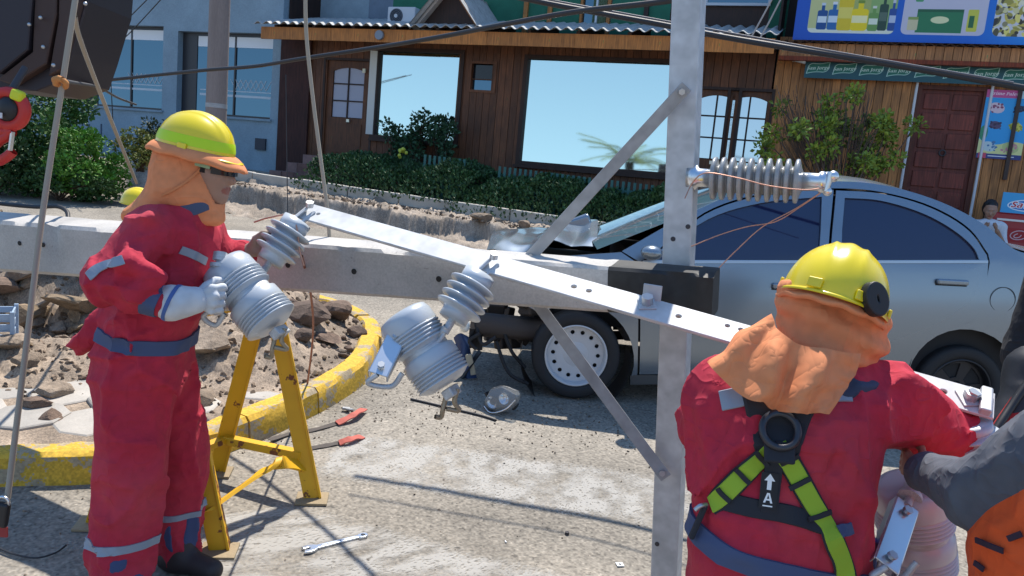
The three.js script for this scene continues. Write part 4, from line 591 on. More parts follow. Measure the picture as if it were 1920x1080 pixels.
// ------------------------------------------------------------------ crashed silver sedan
{
  const D0 = 5.2, HW = 0.84, base = at(1082, 755, D0); base.y = roadY(-D0 - 0.6) ; base.z = -D0 - HW;
  const car = thing('crashed_car', 'silver sedan with a crushed front standing behind the concrete pole', 'car', base);
  const belt = X => lerp(at(1300, 490, D0).y, at(1850, 490, D0).y, (X + base.x - at(1300, 490, D0).x) / (at(1850, 490, D0).x - at(1300, 490, D0).x)) - base.y;
  const inset = (X, Y) => { const b = belt(X), low = y => 0.05 * ((y - (b - 0.38)) / 0.42) ** 2 * (y < b - 0.38 ? 0.9 : 0.95), k = Math.max(0, Y - b); let z = low(Math.min(Y, b)) + 0.32 * k + 0.1 * k * k; if (X < -0.05) z += 0.14 * ((-X - 0.05) / 0.6) ** 2; if (X > 2.9) z += 0.16 * ((X - 2.9) / 0.75) ** 2; return z; };
  const P = (px, py) => { let d = D0, q; for (let k = 0; k < 4; k++) { q = at(px, py, d); d = D0 + inset(q.x - base.x, q.y - base.y); } return [q.x - base.x, q.y - base.y]; };
  const paint_ = phys([0.24, 0.285, 0.33], 0.27, 0.7, { clearcoat: 0.8, clearcoatRoughness: 0.12 }), glass = phys([0.006, 0.012, 0.055], 0.06, 0, { clearcoat: 1, clearcoatRoughness: 0.02 }), trim = mat([0.5, 0.53, 0.56], 0.3, 0.7), black = M.blackPlastic, dark = mat([0.02, 0.02, 0.022], 0.8);
  const arc = (cx, cy, r, a0, a1, n = 14) => Array.from({ length: n + 1 }, (_, i) => { const a = lerp(a0, a1, i / n) * Math.PI / 180; return [cx + r * Math.cos(a), cy - r * Math.sin(a)]; });
  const smooth = (pts, n = 5) => new THREE.CatmullRomCurve3(pts.map(p => V(p[0], p[1], 0)), false, 'centripetal').getPoints((pts.length - 1) * n).map(p => [p.x, p.y]);
  function quarter(P) { const o = new Float32Array(P.length * 4); for (let i = 0, k = 0; i < P.length; i += 9) { const c = [0, 1, 2].map(j => [P[i + 3 * j], P[i + 3 * j + 1], P[i + 3 * j + 2]]), m = (a, b) => [(a[0] + b[0]) / 2, (a[1] + b[1]) / 2, (a[2] + b[2]) / 2], ab = m(c[0], c[1]), bc = m(c[1], c[2]), ca = m(c[2], c[0]); for (const t of [c[0], ab, ca, ab, c[1], bc, ca, bc, c[2], ab, bc, ca]) { o[k++] = t[0]; o[k++] = t[1]; o[k++] = t[2]; } } return o; }
  function skin(pts, hole, depth = 0.014, off = 0) {
    const sh = new THREE.Shape(pts.map(p => new THREE.Vector2(...P(...p)))); if (hole) sh.holes.push(new THREE.Path(hole.map(p => new THREE.Vector2(...P(...p)))));
    let g = new THREE.ExtrudeGeometry(sh, { depth, bevelEnabled: false }), Q = (g.index ? g.toNonIndexed() : g).attributes.position.array; for (let k = 0; k < 3; k++) Q = quarter(Q);
    const Nn = new Float32Array(Q.length), e = 0.004, A = V(0, 0, 0), B = V(0, 0, 0);
    for (let i = 0; i < Q.length; i += 9) {
      A.set(Q[i + 3] - Q[i], Q[i + 4] - Q[i + 1], Q[i + 5] - Q[i + 2]); B.set(Q[i + 6] - Q[i], Q[i + 7] - Q[i + 1], Q[i + 8] - Q[i + 2]); A.cross(B).normalize();
      for (let j = 0; j < 9; j += 3) { const X = Q[i + j], Y = Q[i + j + 1]; if (Math.abs(A.z) > 0.5) { B.set((inset(X + e, Y) - inset(X - e, Y)) / (2 * e), (inset(X, Y + e) - inset(X, Y - e)) / (2 * e), 1).normalize().multiplyScalar(Math.sign(A.z)); } else B.copy(A); Nn.set([B.x, B.y, B.z], i + j); }
    }
    for (let i = 0; i < Q.length; i += 3) Q[i + 2] += HW - inset(Q[i], Q[i + 1]) - depth + off;
    g = new THREE.BufferGeometry(); g.setAttribute('position', new THREE.BufferAttribute(Q, 3)); g.setAttribute('normal', new THREE.BufferAttribute(Nn, 3)); return g;
  }
  const mirrorZ = g => { const r = g.clone(); r.scale(1, 1, -1); return r; };
  function panel(name, geo, m, both = true, parent = car) { const a = part(parent, name, geo, m); if (both) part(parent, name, mirrorZ(geo), m); return a; }
  const doorTop = smooth([[1225, 480], [1322, 402], [1420, 368], [1545, 354], [1563, 356]]);
  const fd = [[1199, 702], [1199, 494], ...doorTop, [1556, 430], [1551, 490], [1547, 600], [1546, 700]];
  const fw = [...smooth([[1222, 487], [1328, 411], [1425, 381], [1541, 369]]), [1539, 430], [1535, 488]];
  const rearTop = [[1850, 478], [1817, 433], [1748, 391], [1652, 363], [1568, 357]];
  const rd = [[1552, 700], [1553, 600], [1556, 490], [1561, 430], ...smooth([[1568, 357], [1652, 363], [1748, 391], [1817, 433], [1850, 478]]), ...smooth([[1853, 492], [1847, 555], [1830, 600], [1792, 613], [1738, 640], [1712, 668], [1700, 700]], 4)];
  const rw = [[1577, 488], [1579, 430], ...smooth([[1584, 371], [1650, 376], [1735, 402], [1797, 438], [1828, 468], [1836, 487]])];
  const fender = [[1195, 493], [1195, 703], [1184, 705], ...arc(1080, 676, 109, -16, 128), [1000, 580], [940, 548], [918, 505], [960, 486], [1060, 480], [1165, 473]];
  const side = [...smooth([[1166, 471], [1312, 391], [1418, 351], [1552, 340], [1655, 347], [1765, 379], [1850, 424], [1903, 468], [1960, 482], [2010, 492]]), [2040, 560], [2035, 640], [2000, 716], [1920, 724], ...arc(1808, 726, 109, 0, 165), ...smooth([[1712, 664], [1736, 637], [1790, 610], [1828, 597], [1844, 554], [1856, 492]], 4), ...smooth([[1853, 476], [1819, 430], [1750, 388], [1653, 360], [1564, 353], [1419, 365], [1320, 399], [1222, 478], [1199, 491]])];
  const bs = panel('body_side', skin(side), paint_);
  panel('front_fender', skin(fender), paint_);
  const d1 = panel('front_door', skin(fd, fw), paint_, true), d2 = panel('rear_door', skin(rd, rw), paint_, true);
  panel('door_window', skin(fw.map(([x, y], i) => [x + (x < 1400 ? -6 : 6), y + (y > 470 ? 5 : -5)]), null, 0.005, -0.018), glass); panel('door_window', skin(rw.map(([x, y]) => [x + (x < 1600 ? -6 : 6), y + (y > 460 ? 5 : -5)]), null, 0.005, -0.018), glass);
  panel('belt_trim', skin([[1205, 488], [1852, 488], [1852, 493], [1205, 493.5]], null, 0.012, 0.006), trim);
  panel('sill', skin([[1182, 704], [1704, 702], [1704, 716], [1182, 722]], null, 0.03, -0.01), mat([0.1, 0.105, 0.11], 0.5, 0.3));
  for (const [x0, x1, y0, y1, d] of [[1755, 1812, 522, 538, d2], [1448, 1496, 530, 546, d1]]) { const a = P(x0, y0), b = P(x1, y1), w = b[0] - a[0], hh = Math.abs(a[1] - b[1]); const cx = (a[0] + b[0]) / 2, cy = (a[1] + b[1]) / 2, z = HW - inset(cx, cy); part(d, 'handle', new RoundedBoxGeometry(w, hh * 0.95, 0.035, 3, 0.012).rotateZ(0.04).translate(cx, cy + 0.006, z + 0.016), paint_); part(d, 'handle_recess', new RoundedBoxGeometry(w * 1.02, hh * 0.9, 0.006, 1, 0.002).rotateZ(0.04).translate(cx, cy - 0.006, z + 0.001), dark); }
  { const a = P(1880, 562); const fl = new THREE.TorusGeometry(0.085, 0.0022, 6, 36).translate(a[0], a[1], HW - inset(...a) + 0.001); part(bs, 'fuel_flap', fl, dark); }
  // roof, windscreen, rear glass, boot lid: strips from side to side with a crown
  const rail = p => { const [x, y] = P(...p); return V(x, y, HW - inset(x, y) - 0.01); };
  const strip = (line, bulge, n = 16, m = 20) => { const c = new THREE.CatmullRomCurve3(line, false, 'centripetal'); return gridGeo(n, m, (a, b) => { const q = c.getPoint(a), t = c.getTangent(a), k = 2 * b - 1; return V(q.x, q.y, q.z * k).addScaledVector(V(-t.y, t.x, 0).normalize(), bulge * (1 - Math.pow(Math.abs(k), 2.2))); }, q => [q.x, q.z]); };
  part(car, 'roof', strip([[1418, 351], [1470, 345], [1552, 340], [1655, 347], [1740, 371]].map(rail), 0.055), paint_);
  const crackT = canvasTex(512, 512, (c, w, h) => { c.fillStyle = '#5d7686'; c.fillRect(0, 0, w, h); c.strokeStyle = '#c4d2d8'; for (let k = 0; k < 60; k++) { c.lineWidth = rr(0.6, 2); c.beginPath(); let x = rr(120, 260), y = rr(330, 470); c.moveTo(x, y); const a = rr(0, 6.28); for (let i = 0; i < 7; i++) { x += Math.cos(a + rr(-0.5, 0.5)) * 36; y += Math.sin(a + rr(-0.5, 0.5)) * 36; c.lineTo(x, y); } c.stroke(); } for (let k = 0; k < 26; k++) { c.lineWidth = rr(0.5, 1.4); c.beginPath(); c.ellipse(190, 400, k * 9 + 8, k * 8 + 6, 0.3, rr(0, 3), rr(3, 6)); c.stroke(); } });
  part(car, 'windscreen', strip([[1120, 468], [1312, 393], [1418, 352]].map(rail), 0.06), phys('#ffffff', 0.12, 0.35, { map: crackT, clearcoat: 1 }));
  part(car, 'rear_screen', strip([[1740, 371], [1765, 380], [1850, 425], [1898, 464]].map(rail), 0.05), glass);
  part(car, 'boot_lid', strip([[1898, 464], [1960, 482], [2012, 494], [2040, 560], [2035, 640], [2000, 716]].map(rail), 0.06, 24), paint_);
  // crumpled bonnet: near and far edges read from the picture, dented across
  const hN = [[912, 476], [960, 473], [1020, 470], [1070, 471], [1118, 470]].map(p => at(...p, 5.45).sub(base)), hF = [[930, 446], [975, 437], [1020, 432], [1065, 424], [1120, 412]].map(p => at(...p, 6.65).sub(base));
  const cN = new THREE.CatmullRomCurve3(hN), cF = new THREE.CatmullRomCurve3(hF);
  const hood = gridGeo(44, 40, (a, b) => { const q = cN.getPoint(a).lerp(cF.getPoint(a), b); q.y += 0.06 * Math.sin(b * Math.PI) + 0.05 * Math.abs(noise(a * 3 + 2, b * 2, 7)) - 0.02 * Math.abs(noise(a * 6, b * 4, 2)) + 0.06 * Math.max(0, 1 - Math.abs(a - 0.55 - 0.25 * b) * 5); return q; }, q => [q.x, q.z]);
  part(car, 'crumpled_bonnet', [hood, hood.clone().translate(0, -0.006, 0)], paint_);
  const p1 = at(1078, 428, 6.2).sub(base); { const g = new RoundedBoxGeometry(0.26, 0.1, 0.14, 2, 0.02); const pp = g.attributes.position; for (let i = 0; i < pp.count; i++) pp.setY(i, pp.getY(i) + 0.03 * noise(pp.getX(i) * 20, 1, pp.getZ(i) * 20)); g.rotateZ(0.45).translate(p1.x, p1.y + 0.02, p1.z); part(car, 'bent_cowl', g, paint_); }
  part(car, 'wiper', [tube([at(1100, 450, 6.1), at(1150, 432, 6.1), at(1200, 405, 6.2)].map(p => p.sub(base)), 0.008, 5), tube([at(1118, 447, 5.7), at(1160, 428, 5.8), at(1190, 412, 5.8)].map(p => p.sub(base)), 0.008, 5)], black);
  { const m = at(1222, 474, 5.12).sub(base); const g = new THREE.SphereGeometry(1, 16, 12); g.scale(0.075, 0.05, 0.07).translate(m.x, m.y, m.z); part(car, 'wing_mirror', [g, rod(m, m.clone().add(V(0.02, -0.05, -0.16)), 0.02)], paint_); }
  // dark inner body, engine bay, broken front carrier
  part(car, 'inner_body', [bx(0.55, 3.6, 0.3, 1.0, -HW + 0.12, HW - 0.12), bx(0.7, 3.3, 0.95, 1.12, -HW + 0.14, HW - 0.14), bx(1.3, 2.6, 1.1, 1.5, -0.45, 0.45), bx(-0.35, 0.6, 0.45, 0.9, -0.5, 0.5), bx(0.3, 0.55, 0.4, 1.02, -0.72, 0.72)], dark);
  const eng = []; const ep = (px, py, d) => at(px, py, d).sub(base);
  for (let k = 0; k < 26; k++) { const c = ep(rr(890, 1010), rr(560, 640), rr(5.35, 6.0)), s = rr(0.04, 0.13); const g = new RoundedBoxGeometry(s * rr(0.8, 2), s, s, 1, s * 0.15); g.rotateX(rr(0, 3)).rotateY(rr(0, 3)).translate(c.x, c.y, c.z); eng.push(g); }
  part(car, 'engine_bay', eng, mat([0.045, 0.036, 0.032], 0.65, 0.3));
  const bm = rod(ep(888, 604, 5.3), ep(1010, 618, 5.45), 0.085, 0.09, 10); const bp = bm.attributes.position; for (let i = 0; i < bp.count; i++) { bp.setY(i, bp.getY(i) + 0.03 * noise(bp.getX(i) * 14, bp.getY(i) * 14, 3)); } bm.computeVertexNormals(); part(car, 'bumper_carrier', bm, mat([0.07, 0.055, 0.048], 0.75, 0.2));
  for (const [a, b, c] of [[[890, 600, 5.25], [905, 645, 5.2], [930, 632, 5.2]], [[940, 610, 5.3], [960, 660, 5.3], [985, 690, 5.3]], [[900, 625, 5.2], [880, 640, 5.2], [893, 655, 5.2]], [[930, 640, 5.3], [955, 700, 5.25], [990, 720, 5.25]]]) part(car, 'torn_hose', tube([ep(...a), ep(...b), ep(...c)], 0.014, 6), dark);
  part(car, 'fog_lamp', new THREE.SphereGeometry(0.05, 14, 10).scale(0.7, 1, 0.8).translate(...ep(872, 610, 5.2).toArray()), mat([0.7, 0.7, 0.66], 0.2));
  const tornSheet = gridGeo(6, 6, (a, b) => ep(lerp(880, 905, a), lerp(615, 655, b), 5.25).add(V(0, 0, 0.04 * Math.sin(a * 5 + b * 4)))); part(car, 'torn_panel', tornSheet, dark);
  // wheel arches
  for (const [cx, cy] of [[1080, 676], [1808, 728]]) { const c = P(cx, cy), r = 109 / FPX * D0; for (const s of [1, -1]) part(car, 'arch_liner', new THREE.CylinderGeometry(r * 0.985, r * 0.985, 0.34, 32, 1, true, -Math.PI / 2 - 0.2, Math.PI + 0.4).rotateX(Math.PI / 2).rotateZ(Math.PI).scale(-1, -1, 1).translate(c[0], c[1], s * (HW - 0.2)), dark); }
  // wheels
  function wheel(px, py, R, steelRim, z) {
    const c = at(px, py, D0), w = new THREE.Group(); w.name = 'wheel'; w.position.set(c.x - base.x, 0, z); w.position.y = R + (roadY(base.z + z) - base.y) + 0.002; if (z < 0) w.rotation.y = Math.PI; car.add(w);
    const ty = lathe([[R * 0.69, -0.09], [R * 0.8, -0.1], [R * 0.93, -0.098], [R * 0.985, -0.08], [R, -0.05], [R, 0.05], [R * 0.985, 0.08], [R * 0.93, 0.098], [R * 0.8, 0.1], [R * 0.69, 0.085], [R * 0.67, 0.0]], 64).rotateX(Math.PI / 2); part(w, 'tyre', ty, M.rubber);
    const rimM = steelRim ? mat([0.55, 0.56, 0.58], 0.45, 0.15) : mat([0.03, 0.03, 0.035], 0.4, 0.5), r = R * 0.7;
    part(w, 'rim', lathe([[r * 1.01, 0.088], [r * 0.98, 0.094], [r * 0.94, 0.088], [r * 0.91, 0.05], [r * 0.89, 0.0], [r * 0.89, -0.08]], 48).rotateX(Math.PI / 2), rimM);
    const sh = new THREE.Shape(); sh.absarc(0, 0, r * 0.91, 0, 2 * Math.PI, false);
    if (steelRim) { for (let k = 0; k < 14; k++) { const a = k / 14 * 6.2832, h = new THREE.Path(); h.absarc(Math.cos(a) * r * 0.73, Math.sin(a) * r * 0.73, r * 0.08, 0, 2 * Math.PI, true); sh.holes.push(h); } for (let k = 0; k < 4; k++) { const a = k / 4 * 6.2832 + 0.4, h = new THREE.Path(); h.absarc(Math.cos(a) * r * 0.27, Math.sin(a) * r * 0.27, r * 0.035, 0, 2 * Math.PI, true); sh.holes.push(h); } const h = new THREE.Path(); h.absarc(0, 0, r * 0.14, 0, 2 * Math.PI, true); sh.holes.push(h); }
    else for (let k = 0; k < 5; k++) { const a0 = k / 5 * 6.2832 + 0.25, a1 = a0 + 0.8, h = new THREE.Path(); h.absarc(0, 0, r * 0.82, a0, a1, false); h.absarc(0, 0, r * 0.35, a1 - 0.1, a0 + 0.1, true); h.closePath(); sh.holes.push(h); }
    const dg = new THREE.ExtrudeGeometry(sh, { depth: 0.008, bevelEnabled: true, bevelSize: 0.003, bevelThickness: 0.003, bevelSegments: 1, curveSegments: 40 }); dg.translate(0, 0, 0.022); part(w, 'wheel_disc', dg, rimM);
    part(w, 'hub', steelRim ? lathe([[0, 0.05], [r * 0.12, 0.05], [r * 0.17, 0.04], [r * 0.38, 0.036], [r * 0.42, 0.03]], 28).rotateX(Math.PI / 2) : new THREE.CylinderGeometry(r * 0.2, r * 0.25, 0.03, 20).rotateX(Math.PI / 2).translate(0, 0, 0.04), rimM);
    part(w, 'brake_drum', new THREE.CylinderGeometry(r * 0.86, r * 0.86, 0.03, 30).rotateX(Math.PI / 2).translate(0, 0, -0.02), dark);
  }
  const Rw = 86 / FPX * D0; wheel(1080, 675, Rw, true, HW - 0.12); wheel(1808, 728, Rw, false, HW - 0.14); wheel(1080, 675, Rw, true, -HW + 0.12); wheel(1808, 728, Rw, false, -HW + 0.14);
}
{ // headlamp torn off the car, lying on the road
  const p = ong(940, 775), t = thing('loose_headlamp', 'broken clear headlamp unit lying on the road before the wheel', 'headlamp', p, -0.5); t.rotation.z = 0.2; t.scale.setScalar(0.8);
  const f = (x, y, z) => { let d = ell(x, y, z, V(0, 0.11, 0), 0.15, 0.1, 0.085); d = smin(d, ell(x, y, z, V(0.08, 0.15, 0), 0.1, 0.075, 0.08), 0.04); return Math.max(d, x * 0.35 + y * 0.85 - 0.2, -x * 0.8 + y * 0.4 - 0.14, 0.006 - y, z * 0.8 + y * 0.35 - 0.085); };
  const shell = (x, y, z) => Math.max(f(x, y, z), -(z + x * 0.3 + 0.005));
  part(t, 'lens', sdfMesh(shell, V(-0.22, -0.02, -0.15), V(0.24, 0.3, 0.15), 0.007), phys([0.8, 0.83, 0.85], 0.06, 0, { clearcoat: 1, transmission: 0.85, thickness: 0 }));
  part(t, 'housing', sdfMesh((x, y, z) => Math.max(f(x, y, z) - 0.004 + 0.006 * noise(x * 25, y * 25, z * 25), z + x * 0.3 + 0.003), V(-0.22, -0.02, -0.18), V(0.24, 0.3, 0.15), 0.007), mat([0.13, 0.13, 0.125], 0.55));
  for (const [x, y, r] of [[-0.05, 0.1, 0.05], [0.06, 0.13, 0.045]]) part(t, 'reflector', lathe([[0, 0], [r * 0.6, 0.012], [r, 0.04], [r * 1.04, 0.042]], 24).rotateX(Math.PI / 2).translate(x, y, -0.0), mat([0.85, 0.85, 0.86], 0.12, 1));
  for (const [x, y] of [[-0.12, 0.14], [-0.02, 0.2], [0.1, 0.05]]) part(t, 'mounting_tab', new RoundedBoxGeometry(0.06, 0.02, 0.05, 1, 0.004).rotateZ(x * 9).translate(x * 1.15, y, -0.04), M.blackPlastic);
  part(t, 'bezel', tube([V(-0.14, 0.06, 0.03), V(-0.06, 0.02, 0.07), V(0.08, 0.05, 0.07), V(0.16, 0.12, 0.03)], 0.007, 6), mat([0.7, 0.7, 0.72], 0.2, 0.9));
}
{ // torn dark blue plastic bumper piece with a stay
  const p = ong(858, 705), t = thing('bumper_fragment', 'torn dark blue bumper fragment standing on the road behind the insulator', 'car part', p), m = mat([0.02, 0.05, 0.14], 0.5), th = 0.006;
  const g = gridGeo(14, 18, (a, b) => V(lerp(-0.05, 0.06, a) + 0.07 * (1 - b) + 0.015 * noise(a * 3, b * 4, 1), lerp(0, 0.32, b) * (0.85 + 0.15 * Math.sin(a * 3)), 0.05 * Math.sin(a * 3.1) - 0.06 * b)); part(t, 'panel', [g, g.clone().translate(0, 0, -th)], m);
  part(t, 'stay', bar(V(-0.02, 0, 0.06), V(-0.03, 0.24, 0.0), 0.016), m); part(t, 'clip', new RoundedBoxGeometry(0.05, 0.16, 0.02, 1, 0.006).rotateZ(0.3).translate(0.09, 0.1, 0.02), mat([0.45, 0.4, 0.3], 0.7)); part(t, 'flap', bar(V(0.03, 0.0, 0.05), V(0.15, 0.2, -0.02), 0.05, 0.008), M.blackPlastic);
}
// ------------------------------------------------------------------ concrete pole laid across the trestle
const porcelain = phys([0.44, 0.48, 0.52], 0.34, 0, { clearcoat: 0.35, clearcoatRoughness: 0.2 }), porcelainGrey = phys([0.3, 0.31, 0.31], 0.32, 0, { clearcoat: 0.4 });
const TIP = V(0.70, 1.345, -2.62), BUTT = at(0, 452, 4.0), poleDir = TIP.clone().sub(BUTT).normalize(), poleLen = TIP.distanceTo(BUTT);
const END = TIP.clone().addScaledVector(poleDir, -(poleLen + 2.4));
const poleSide = V(0, 1, 0).cross(poleDir).normalize().multiplyScalar(-1), poleUp0 = poleDir.clone().cross(poleSide).normalize(); if (poleUp0.y < 0) poleUp0.negate(); if (poleSide.z < 0) poleSide.negate();
const tiltP = 0.1, poleUp = poleUp0.clone().multiplyScalar(Math.cos(tiltP)).addScaledVector(poleSide, Math.sin(tiltP)), poleFront = poleSide.clone().multiplyScalar(Math.cos(tiltP)).addScaledVector(poleUp0, -Math.sin(tiltP));
const poleHalf = s => lerp(0.077, 0.135, s / poleLen);  // s = metres from the tip
function poleSection(s0, s1, n, chips) {
  const P = [], ix = [], prof = []; const c = 0.14; [[-1, -1 + c], [-1 + c, -1], [-0.3, -1], [0.4, -1], [1 - c, -1], [1, -1 + c], [1, 0], [1, 1 - c], [1 - c * 0.8, 1], [0.5, 1], [0, 1], [-0.6, 1], [-1 + c, 1], [-1, 1 - c]].forEach(q => prof.push(q));
  const m = prof.length;
  for (let i = 0; i <= n; i++) { const s = lerp(s0, s1, i / n), h = poleHalf(s), o = TIP.clone().addScaledVector(poleDir, -s); prof.forEach(([a, b], k) => { let f = a * h, u = b * h; if (b > 0.5) { const ch = Math.max(0, noise(s * 9, k * 0.9, 3) - 0.25) * (k === 7 || k === 8 ? 1 : 0.45) * chips; u -= 0.03 * ch; if (k === 7 || k === 8) f -= 0.03 * ch; } f += 0.0015 * noise(s * 14, k, 8); const q = o.clone().addScaledVector(poleFront, f).addScaledVector(poleUp, u); P.push(q.x, q.y, q.z); }); }
  for (let i = 0; i < n; i++) for (let k = 0; k < m; k++) { const a = i * m + k, b = i * m + (k + 1) % m; ix.push(a, b, b + m, a, b + m, a + m); }
  for (let k = 1; k < m - 1; k++) ix.push(0, k + 1, k, n * m, n * m + k, n * m + k + 1);
  let g = new THREE.BufferGeometry(); g.setAttribute('position', new THREE.Float32BufferAttribute(P, 3)); g.setIndex(ix); return tri(toCreasedNormals(g, 0.5));
}
const onPole = (px, py) => { const r = ray(px, py), n = poleFront; const d = TIP.clone().addScaledVector(n, 0.08).sub(camera.position).dot(n) / r.dot(n); let p = r.clone().multiplyScalar(d).add(camera.position); const s = TIP.clone().sub(p).dot(poleDir); const d2 = TIP.clone().addScaledVector(poleDir, -s).addScaledVector(n, poleHalf(s)).sub(camera.position).dot(n) / r.dot(n); return r.multiplyScalar(d2).add(camera.position); };
{
  const t = thing('concrete_pole', 'long pale concrete utility pole lying across the yellow trestle', 'pole'), paintS = 0.36;
  part(t, 'shaft', poleSection(paintS + 0.001, poleLen + 2.4, 260, 1), mat([0.74, 0.73, 0.73], 0.9, 0, { map: T.concrete, bumpMap: T.grainB, bumpScale: 0.004 }));
  const tp = part(t, 'painted_tip', poleSection(0, paintS, 26, 0.8), mat('#ffffff', 0.6, 0, { map: T.black })); tp.userData.label = 'black painted pole end';
  for (const [px, py] of [[37, 456], [81, 459], [664, 509], [823, 523], [540, 497]]) { const p = onPole(px, py), a = p.clone().addScaledVector(poleFront, 0.0015); part(t, 'bolt_hole', new THREE.CylinderGeometry(0.0115, 0.0115, 0.003, 14).rotateX(Math.PI / 2).applyQuaternion(new THREE.Quaternion().setFromUnitVectors(V(0, 0, 1), poleFront)).translate(a.x, a.y, a.z), mat([0.03, 0.028, 0.026], 1)); }
}
// ------------------------------------------------------------------ steel cross-arms, braces
const XL = at(572, 397, 3.0), XR = at(1862, 764, 2.0), armT = XR.clone().sub(XL).normalize(), armLen = XL.distanceTo(XR);
const armN = V(0.02, 0.85, 0.53).normalize(); armN.addScaledVector(armT, -armN.dot(armT)).normalize(); const armB = armN.clone().cross(armT).normalize(); // across the upper flange
const armS = px => { let lo = 0, hi = armLen; for (let k = 0; k < 40; k++) { const m = (lo + hi) / 2, q = XL.clone().addScaledVector(armT, m).project(camera); ((q.x + 1) * 960 < px) ? lo = m : hi = m; } return lo; };
const armAt = (px, b = 0, n = 0) => XL.clone().addScaledVector(armT, armS(px)).addScaledVector(armB, b).addScaledVector(armN, n);
function hexBolt(parent, p, n, r = 0.016, wash = 0.045, L = 0.02) {
  const q = new THREE.Quaternion().setFromUnitVectors(V(0, 1, 0), n), b = part(parent, 'bolt', new THREE.CylinderGeometry(r, r, L, 6).translate(0, L / 2 + 0.005, 0).applyQuaternion(q).translate(p.x, p.y, p.z), M.bolt);
  if (wash) part(b, 'washer', new RoundedBoxGeometry(wash, 0.005, wash, 1, 0.001).translate(0, 0.0025, 0).applyQuaternion(q).translate(p.x, p.y, p.z), M.galv);
}
{
  const t = thing('crossarm', 'long galvanised angle cross-arm held by both workers over the pole', 'cross-arm'), W = 0.1;
  const sh = new THREE.Shape(); sh.moveTo(0, -W / 2); sh.lineTo(armLen, -W / 2); sh.lineTo(armLen, W / 2); sh.lineTo(0, W / 2); sh.closePath();
  for (const [px, o, r] of [[597, 0.0, 0.0095], [1076, 0.0, 0.011], [1104, 0.0, 0.011], [1272, 0.0, 0.011], [1360, 0.02, 0.009], [1385, 0.02, 0.009], [1408, 0.02, 0.009], [1768, 0.0, 0.011]]) { const h = new THREE.Path(); h.absarc(armS(px), o, r, 0, 2 * Math.PI, true); sh.holes.push(h); }
  const M4 = new THREE.Matrix4().makeBasis(armT, armB, armN.clone()).setPosition(XL);
  const f1 = new THREE.ExtrudeGeometry(sh, { depth: 0.006, bevelEnabled: true, bevelSize: 0.0015, bevelThickness: 0.0015, bevelSegments: 1, curveSegments: 14 }); part(t, 'upper_flange', tri(f1.applyMatrix4(M4)), M.zincPale);
  const sB = armB.y > 0 ? 1 : -1; part(t, 'rear_flange', tri(bx(0, armLen, sB * W / 2 - 0.005, sB * W / 2 + 0.002, -0.085, -0.003).applyMatrix4(M4)), M.zincPale);
  hexBolt(t, armAt(1210, 0.012 * sB, 0.008), armN, 0.019, 0.055, 0.028);
  const wp = armAt(1212, sB * 0.045, 0.005); part(t, 'washer_plate', tri(new RoundedBoxGeometry(0.06, 0.06, 0.008, 1, 0.002).translate(0, 0.02, 0).applyQuaternion(new THREE.Quaternion().setFromUnitVectors(V(0, 0, 1), poleFront)).translate(wp.x, wp.y, wp.z)), M.galv);
  part(t, 'through_bolt', rod(armAt(1210, 0, -0.01), armAt(1210, 0, -0.01).addScaledVector(poleFront, -0.2), 0.009), M.bolt);
  const e = armAt(1845, 0, 0.012); hexBolt(t, armAt(1818, 0, 0.008), armN, 0.021, 0.06, 0.02); part(t, 'end_clip', tri(new RoundedBoxGeometry(0.03, 0.1, 0.03, 1, 0.006).applyMatrix4(new THREE.Matrix4().makeBasis(armT, armB, armN.clone()).setPosition(e))), M.galv);
}
const UA0 = at(1292, 0, 2.86), UAdir = at(1252, 1000, 2.86).sub(UA0).normalize(), UAbot = UA0.clone().addScaledVector(UAdir, (UA0.y - 0.05) / -UAdir.y), UAtop = UA0.clone().addScaledVector(UAdir, -0.28);
{
  const t = thing('upright_crossarm', 'upright galvanised cross-arm standing behind the black pole end', 'cross-arm');
  const L = UAbot.distanceTo(UAtop), g = new RoundedBoxGeometry(0.105, L, 0.085, 2, 0.006); g.translate(0, L / 2, 0); const y = UAdir.clone().negate(), z0 = V(-0.42, 0, 0.9).normalize(), x = y.clone().cross(z0).normalize(), z = x.clone().cross(y); g.applyMatrix4(new THREE.Matrix4().makeBasis(x, y, z).setPosition(UAbot)); part(t, 'tube', tri(g), M.galv);
  const on = (px, py) => at(px, py, 2.79); for (const [px, py] of [[1262, 448], [1290, 425], [1232, 1020]]) part(t, 'bolt_hole', new THREE.CylinderGeometry(0.009, 0.009, 0.004, 12).rotateX(Math.PI / 2).applyQuaternion(new THREE.Quaternion().setFromUnitVectors(V(0, 0, 1), z)).translate(...(() => { const r = ray(px, py), d = UAbot.clone().addScaledVector(z, 0.043).sub(camera.position).dot(z) / r.dot(z); return r.multiplyScalar(d).add(camera.position).toArray(); })()), M.darkSteel);
}
for (const [a, b, nm, lb] of [[[1278, 172, 2.775], [996, 480, 2.93], 0, 'upper flat steel brace from the upright arm down to the pole'], [[1241, 886, 2.775], [1008, 570, 2.93], 1, 'lower flat steel brace from the pole down to the upright arm']]) {
  const p = at(...a), q = at(...b), t = thing('flat_brace', lb, 'brace'), d = q.clone().sub(p).normalize(), up = V(0, 0, 1).addScaledVector(d, -d.z).normalize(); const L = p.distanceTo(q) + 0.05, g = new RoundedBoxGeometry(0.045, L, 0.007, 1, 0.002); g.translate(0, L / 2 - 0.025, 0); const x = d.clone().cross(up).normalize(); g.applyMatrix4(new THREE.Matrix4().makeBasis(x, d, up).setPosition(p)); part(t, 'strap', tri(g), M.galvDull); hexBolt(t, p.clone().addScaledVector(up, 0.0035), up, 0.012, 0, 0.01); hexBolt(t, q.clone().addScaledVector(up, 0.0035), up, 0.012, 0, 0.01);
}
